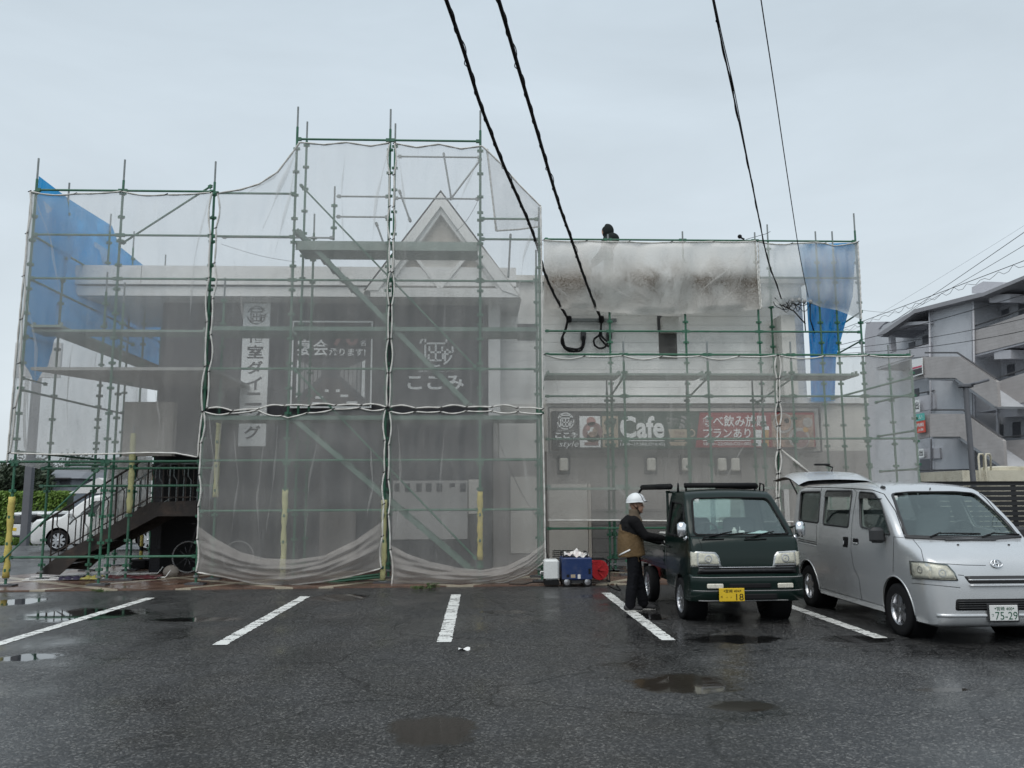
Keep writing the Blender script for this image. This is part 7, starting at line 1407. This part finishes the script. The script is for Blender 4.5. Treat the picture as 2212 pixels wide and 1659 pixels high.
mb = MB(); mb.tube([head+Vector((.091, -.02, -.06)), head+Vector((.096, 0, -.06)), head+Vector((.091, .02, -.06))], .004, 5); mb.build('mouth', pm('lips', (.2, .08, .06), .6), per, True)
# trousers, jacket, sleeves, gloves, shoes
mb = MB(); mb.limb([hipL+Vector((0, 0, .02)), w(.0, -.1, .68), kneeL, w(-.04, -.1, .27), ankL+Vector((.0, 0, .0))], [.100, .094, .085, .083, .078]); mb.limb([hipR+Vector((0, 0, .02)), w(.06, .09, .68), kneeR, w(.135, .085, .27), ankR+Vector((-.01, 0, .0))], [.100, .094, .085, .083, .078]); mb.ell(w(0, 0, .88), (.125, .16, .15))
for i in range(26): rr = random.Random(i); k = rr.choice((0, 1)); a, b = ((kneeL, ankL), (kneeR, ankR))[k]; t = rr.uniform(-.4, .95); p = a.lerp(b, t); mb.tube([p+Vector((-.07, -.05, .0)), p+Vector((.0, -.085, .015)), p+Vector((.07, -.04, -.01))], .012, 6)
blob(mb, 'trousers', [M['trousers']], per, .012, 3)
mb = MB(); mb.tube([w(-.005, 0, .77), w(-.015, 0, .90), w(-.02, 0, 1.02), w(-.005, 0, 1.14), w(.01, 0, 1.26), w(.035, 0, 1.345)], [.205, .20, .19, .185, .17, .10], 20); mb.ell(w(.01, 0, 1.24), (.14, .19, .12))
for i in range(16): rr = random.Random(40+i); z = rr.uniform(.8, 1.15); t0 = rr.uniform(3.5, 5.8); mb.tube([w(.185*math.cos(t0+.25*j)-.01, .185*math.sin(t0+.25*j), z+.05*j*rr.uniform(-1, 1)) for j in range(4)], .010, 6)
jk = blob(mb, 'vest', [M['jacket'], M['sleeve']], per, .012, 4, lambda c: 1 if (c.z > 1.12+.35*(wx-.07-c.x)+.0 and c.x-wx > -.16) or c.z > 1.235 else 0)
mb = MB(); mb.tube([w(-.198, -.07, .79), w(-.15, -.145, .825), w(-.06, -.20, .875)], .013, 6); mb.build('reflective_stripe', M['white'], jk, True)
for sh, el, wr, nm in ((shL, elL, wrL, 'sleeve'), (shR, elR, wrR, 'sleeve')):
    mb = MB(); mb.limb([sh, sh.lerp(el, .5)+Vector((0, 0, -.01)), el, el.lerp(wr, .5), wr], [.085, .075, .066, .058, .048])
    for i in range(6): p = sh.lerp(el, .2+.15*i) if i < 4 else el.lerp(wr, .25*(i-3)); d = Vector((0, 0, .05)); mb.tube([p+d*1.1, p+Vector((.03, -.06, 0)), p-d*1.1], .012, 6)
    blob(mb, 'sleeve', [M['sleeve']], per, .011, 3)
for wr, dz, dy in ((wrL, -.02, .0), (wrR, -.03, .02)):
    mb = MB(); c = wr+Vector((.055, dy, dz*.5)); d = Vector((.9, .05, -.35)).normalized(); mb.limb([wr-d*.03, wr+d*.02], [.036, .034]); sd = Vector((0, 1, 0)); up = d.cross(sd).normalized()
    mb.cbox(wr+d*.06, (.085, .075, .03), rot=Matrix((d, sd, up)).transposed(), bev=.012)
    for k, (o_, l) in enumerate(((-.03, .062), (-.010, .072), (.011, .068), (.031, .054))):
        b0 = wr+d*.098+sd*o_; mb.limb([b0-d*.02, b0+d*l*.4-up*.004, b0+d*l*.62+Vector((.004, 0, -.022)), b0+d*l*.6+Vector((-.002, 0, -.045))], [.0105, .010, .009, .008], n=8)
    b0 = wr+d*.045-sd*.034; mb.limb([b0, b0+d*.028-sd*.028-up*.008, b0+d*.06-sd*.03-up*.018], [.0125, .0115, .0095], n=8); blob(mb, 'glove', [M['glove']], per, .0045, 2)
for a in (ankL, ankR):
    mb = MB(); mb.limb([Vector((a.x-.055, a.y, .048)), Vector((a.x+.06, a.y-.005, .045)), Vector((a.x+.15, a.y-.015, .034))], [.044, .042, .032]); mb.limb([Vector((a.x, a.y, .06)), Vector((a.x-.005, a.y, .13))], [.045, .048]); o = blob(mb, 'shoe', [M['shoe']], per, .009, 2)
    mb = MB(); mb.tube([Vector((a.x-.09, a.y-.0, .014)), Vector((a.x+.02, a.y-.02, .014)), Vector((a.x+.17, a.y-.02, .014))], .012, 8, sq=3.2); mb.build('sole', M['offwhite'], o, True)
# neck cloth, helmet with straps
mb = MB(); mb.tube([neck+Vector((-.01, 0, -.07)), neck+Vector((-.005, 0, 0)), head+Vector((-.03, 0, -.06))], [.095, .078, .082], 14)
for i in range(5): mb.tube([neck+Vector((.07*math.cos(t), .07*math.sin(t), -.05+.03*i+.012*math.sin(5*t+i))) for t in frange(0, 6.28, 16)], .010, 6)
mb.tube([neck+Vector((.05, -.02, -.02)), neck+Vector((.075, -.02, -.10)), neck+Vector((.06, -.01, -.15))], [.035, .045, .02], 8); blob(mb, 'neck_cloth', [M['scarf']], per, .010, 2)
HC = head+Vector((-.012, 0, .062)); mb = MB(); nn = 24; vs = []
def HEL(u, v):
    th = v*math.pi*.53; ph = u*2*math.pi; k = 1+.02*math.cos(6*ph)*math.sin(th); p = Vector((.138*math.sin(th)*math.cos(ph)*k, .118*math.sin(th)*math.sin(ph)*k, .128*math.cos(th)))
    if v > .96: p.x *= 1.05; p.y *= 1.05
    if v > .9 and math.cos(ph) > .35: p.x += .03*(math.cos(ph)-.35); p.z -= .006
    return HC+p+Vector((0, 0, .012*math.cos(ph)*v))
mb.grid(HEL, 32, 14); hl = mb.build('helmet', M['helmet'], per, True); mb = MB(); mb.grid(lambda u, v: HC+(HEL(u, v)-HC)*.95, 32, 14); mb.build('lining', M['black'], hl, True)
mb = MB(); mb.tube([HEL(f, .97)+(HEL(f, .97)-HC)*.02 for f in frange(-.13, .13, 12)], .008, 6); mb.tube([HC+(HEL(-.13-.02*math.sin(v*3), v)-HC)*1.012 for v in frange(.1, .95, 10)], .0055, 6); mb.build('trim', M['dgrey'], hl, True)
mb = MB()
for s in (-1, 1): mb.tube([HC+Vector((-.01, s*.11, -.01)), head+Vector((.0, s*.085, -.05)), head+Vector((.045, s*.04, -.12)), head+Vector((.055, 0, -.125))], .006, 5); mb.tube([HC+Vector((-.09, s*.07, -.01)), head+Vector((.0, s*.086, -.055))], .005, 5)
mb.build('chin_strap', M['black'], hl, True)
# second worker on the roof of the pale wing, hood up, bent behind the stained net
RY = 18.62; fb = PY(1318, 600, RY); rz_ = zr+.16; k = 1.0; rx = fb.x
p2 = thing('person', 'hooded worker in dark clothes bending down on the roof edge behind the stained net', 'person', (rx, RY+.35, rz_))
yq = 19.15; v = lambda x, z, y=0: Vector((rx+x, yq+y, rz_+z)); hz_ = PY(1311, 500, yq).z-rz_; hx = PY(1311, 502, yq).x-rx
mb = MB(); mb.limb([v(.05, .78, -.1), v(.0, .4, -.11), v(-.04, .06, -.1)], [.1, .075, .06]); mb.limb([v(.1, .78, .1), v(.12, .4, .11), v(.1, .06, .1)], [.1, .075, .06]); mb.ell(v(.08, .82), (.15, .19, .14))
sy = hz_-.20; mb.tube([v(.08, .8), v(.10, .95), v(.08, sy*.93), v(.02, sy)], [.15, .17, .2, .15], 14); mb.ell(v(.08, sy-.08), (.2, .23, .15)); mb.ell(v(.14, sy+.0), (.19, .23, .16)); mb.ell(v(hx, hz_), (.13, .11, .15)); mb.ell(v(hx-.03, hz_-.05), (.085, .08, .1)); mb.limb([v(.03, sy-.05), v(hx, hz_-.08)], [.11, .08])
mb.limb([v(.0, sy-.08, -.2), v(-.14, sy-.38, -.24), v(-.3, sy-.55, -.2)], [.085, .07, .055]); mb.limb([v(.1, sy-.08, .2), v(-.05, sy-.38, .26), v(-.25, sy-.55, .2)], [.085, .07, .055]); mb.ell(v(-.35, sy-.6, -.19), (.06, .04, .05)); mb.ell(v(-.3, sy-.6, .19), (.06, .04, .05))
for z0_, s in ((0, -1), (0, 1)): mb.ell(v((-.04 if s < 0 else .1)-.05, .045, s*.1), (.13, .05, .045))
blob(mb, 'body', [M['hood'], M['trousers'], M['skin']], p2, .016, 4, lambda c: 1 if c.z-rz_ < .8 else (2 if (c-v(hx-.11, hz_-.03)).length < .055 else 0))
mb = MB(); mb.grid(lambda a, b: v(hx+.015, hz_+.01)+Vector((-.155*math.cos(a*4.6-2.3)*math.sin(b*2.6+.25)*-1, .14*math.sin(a*4.6-2.3)*math.sin(b*2.6+.25), .18*math.cos(b*2.6+.25))), 24, 14); mb.build('hood', M['hood'], p2, True)
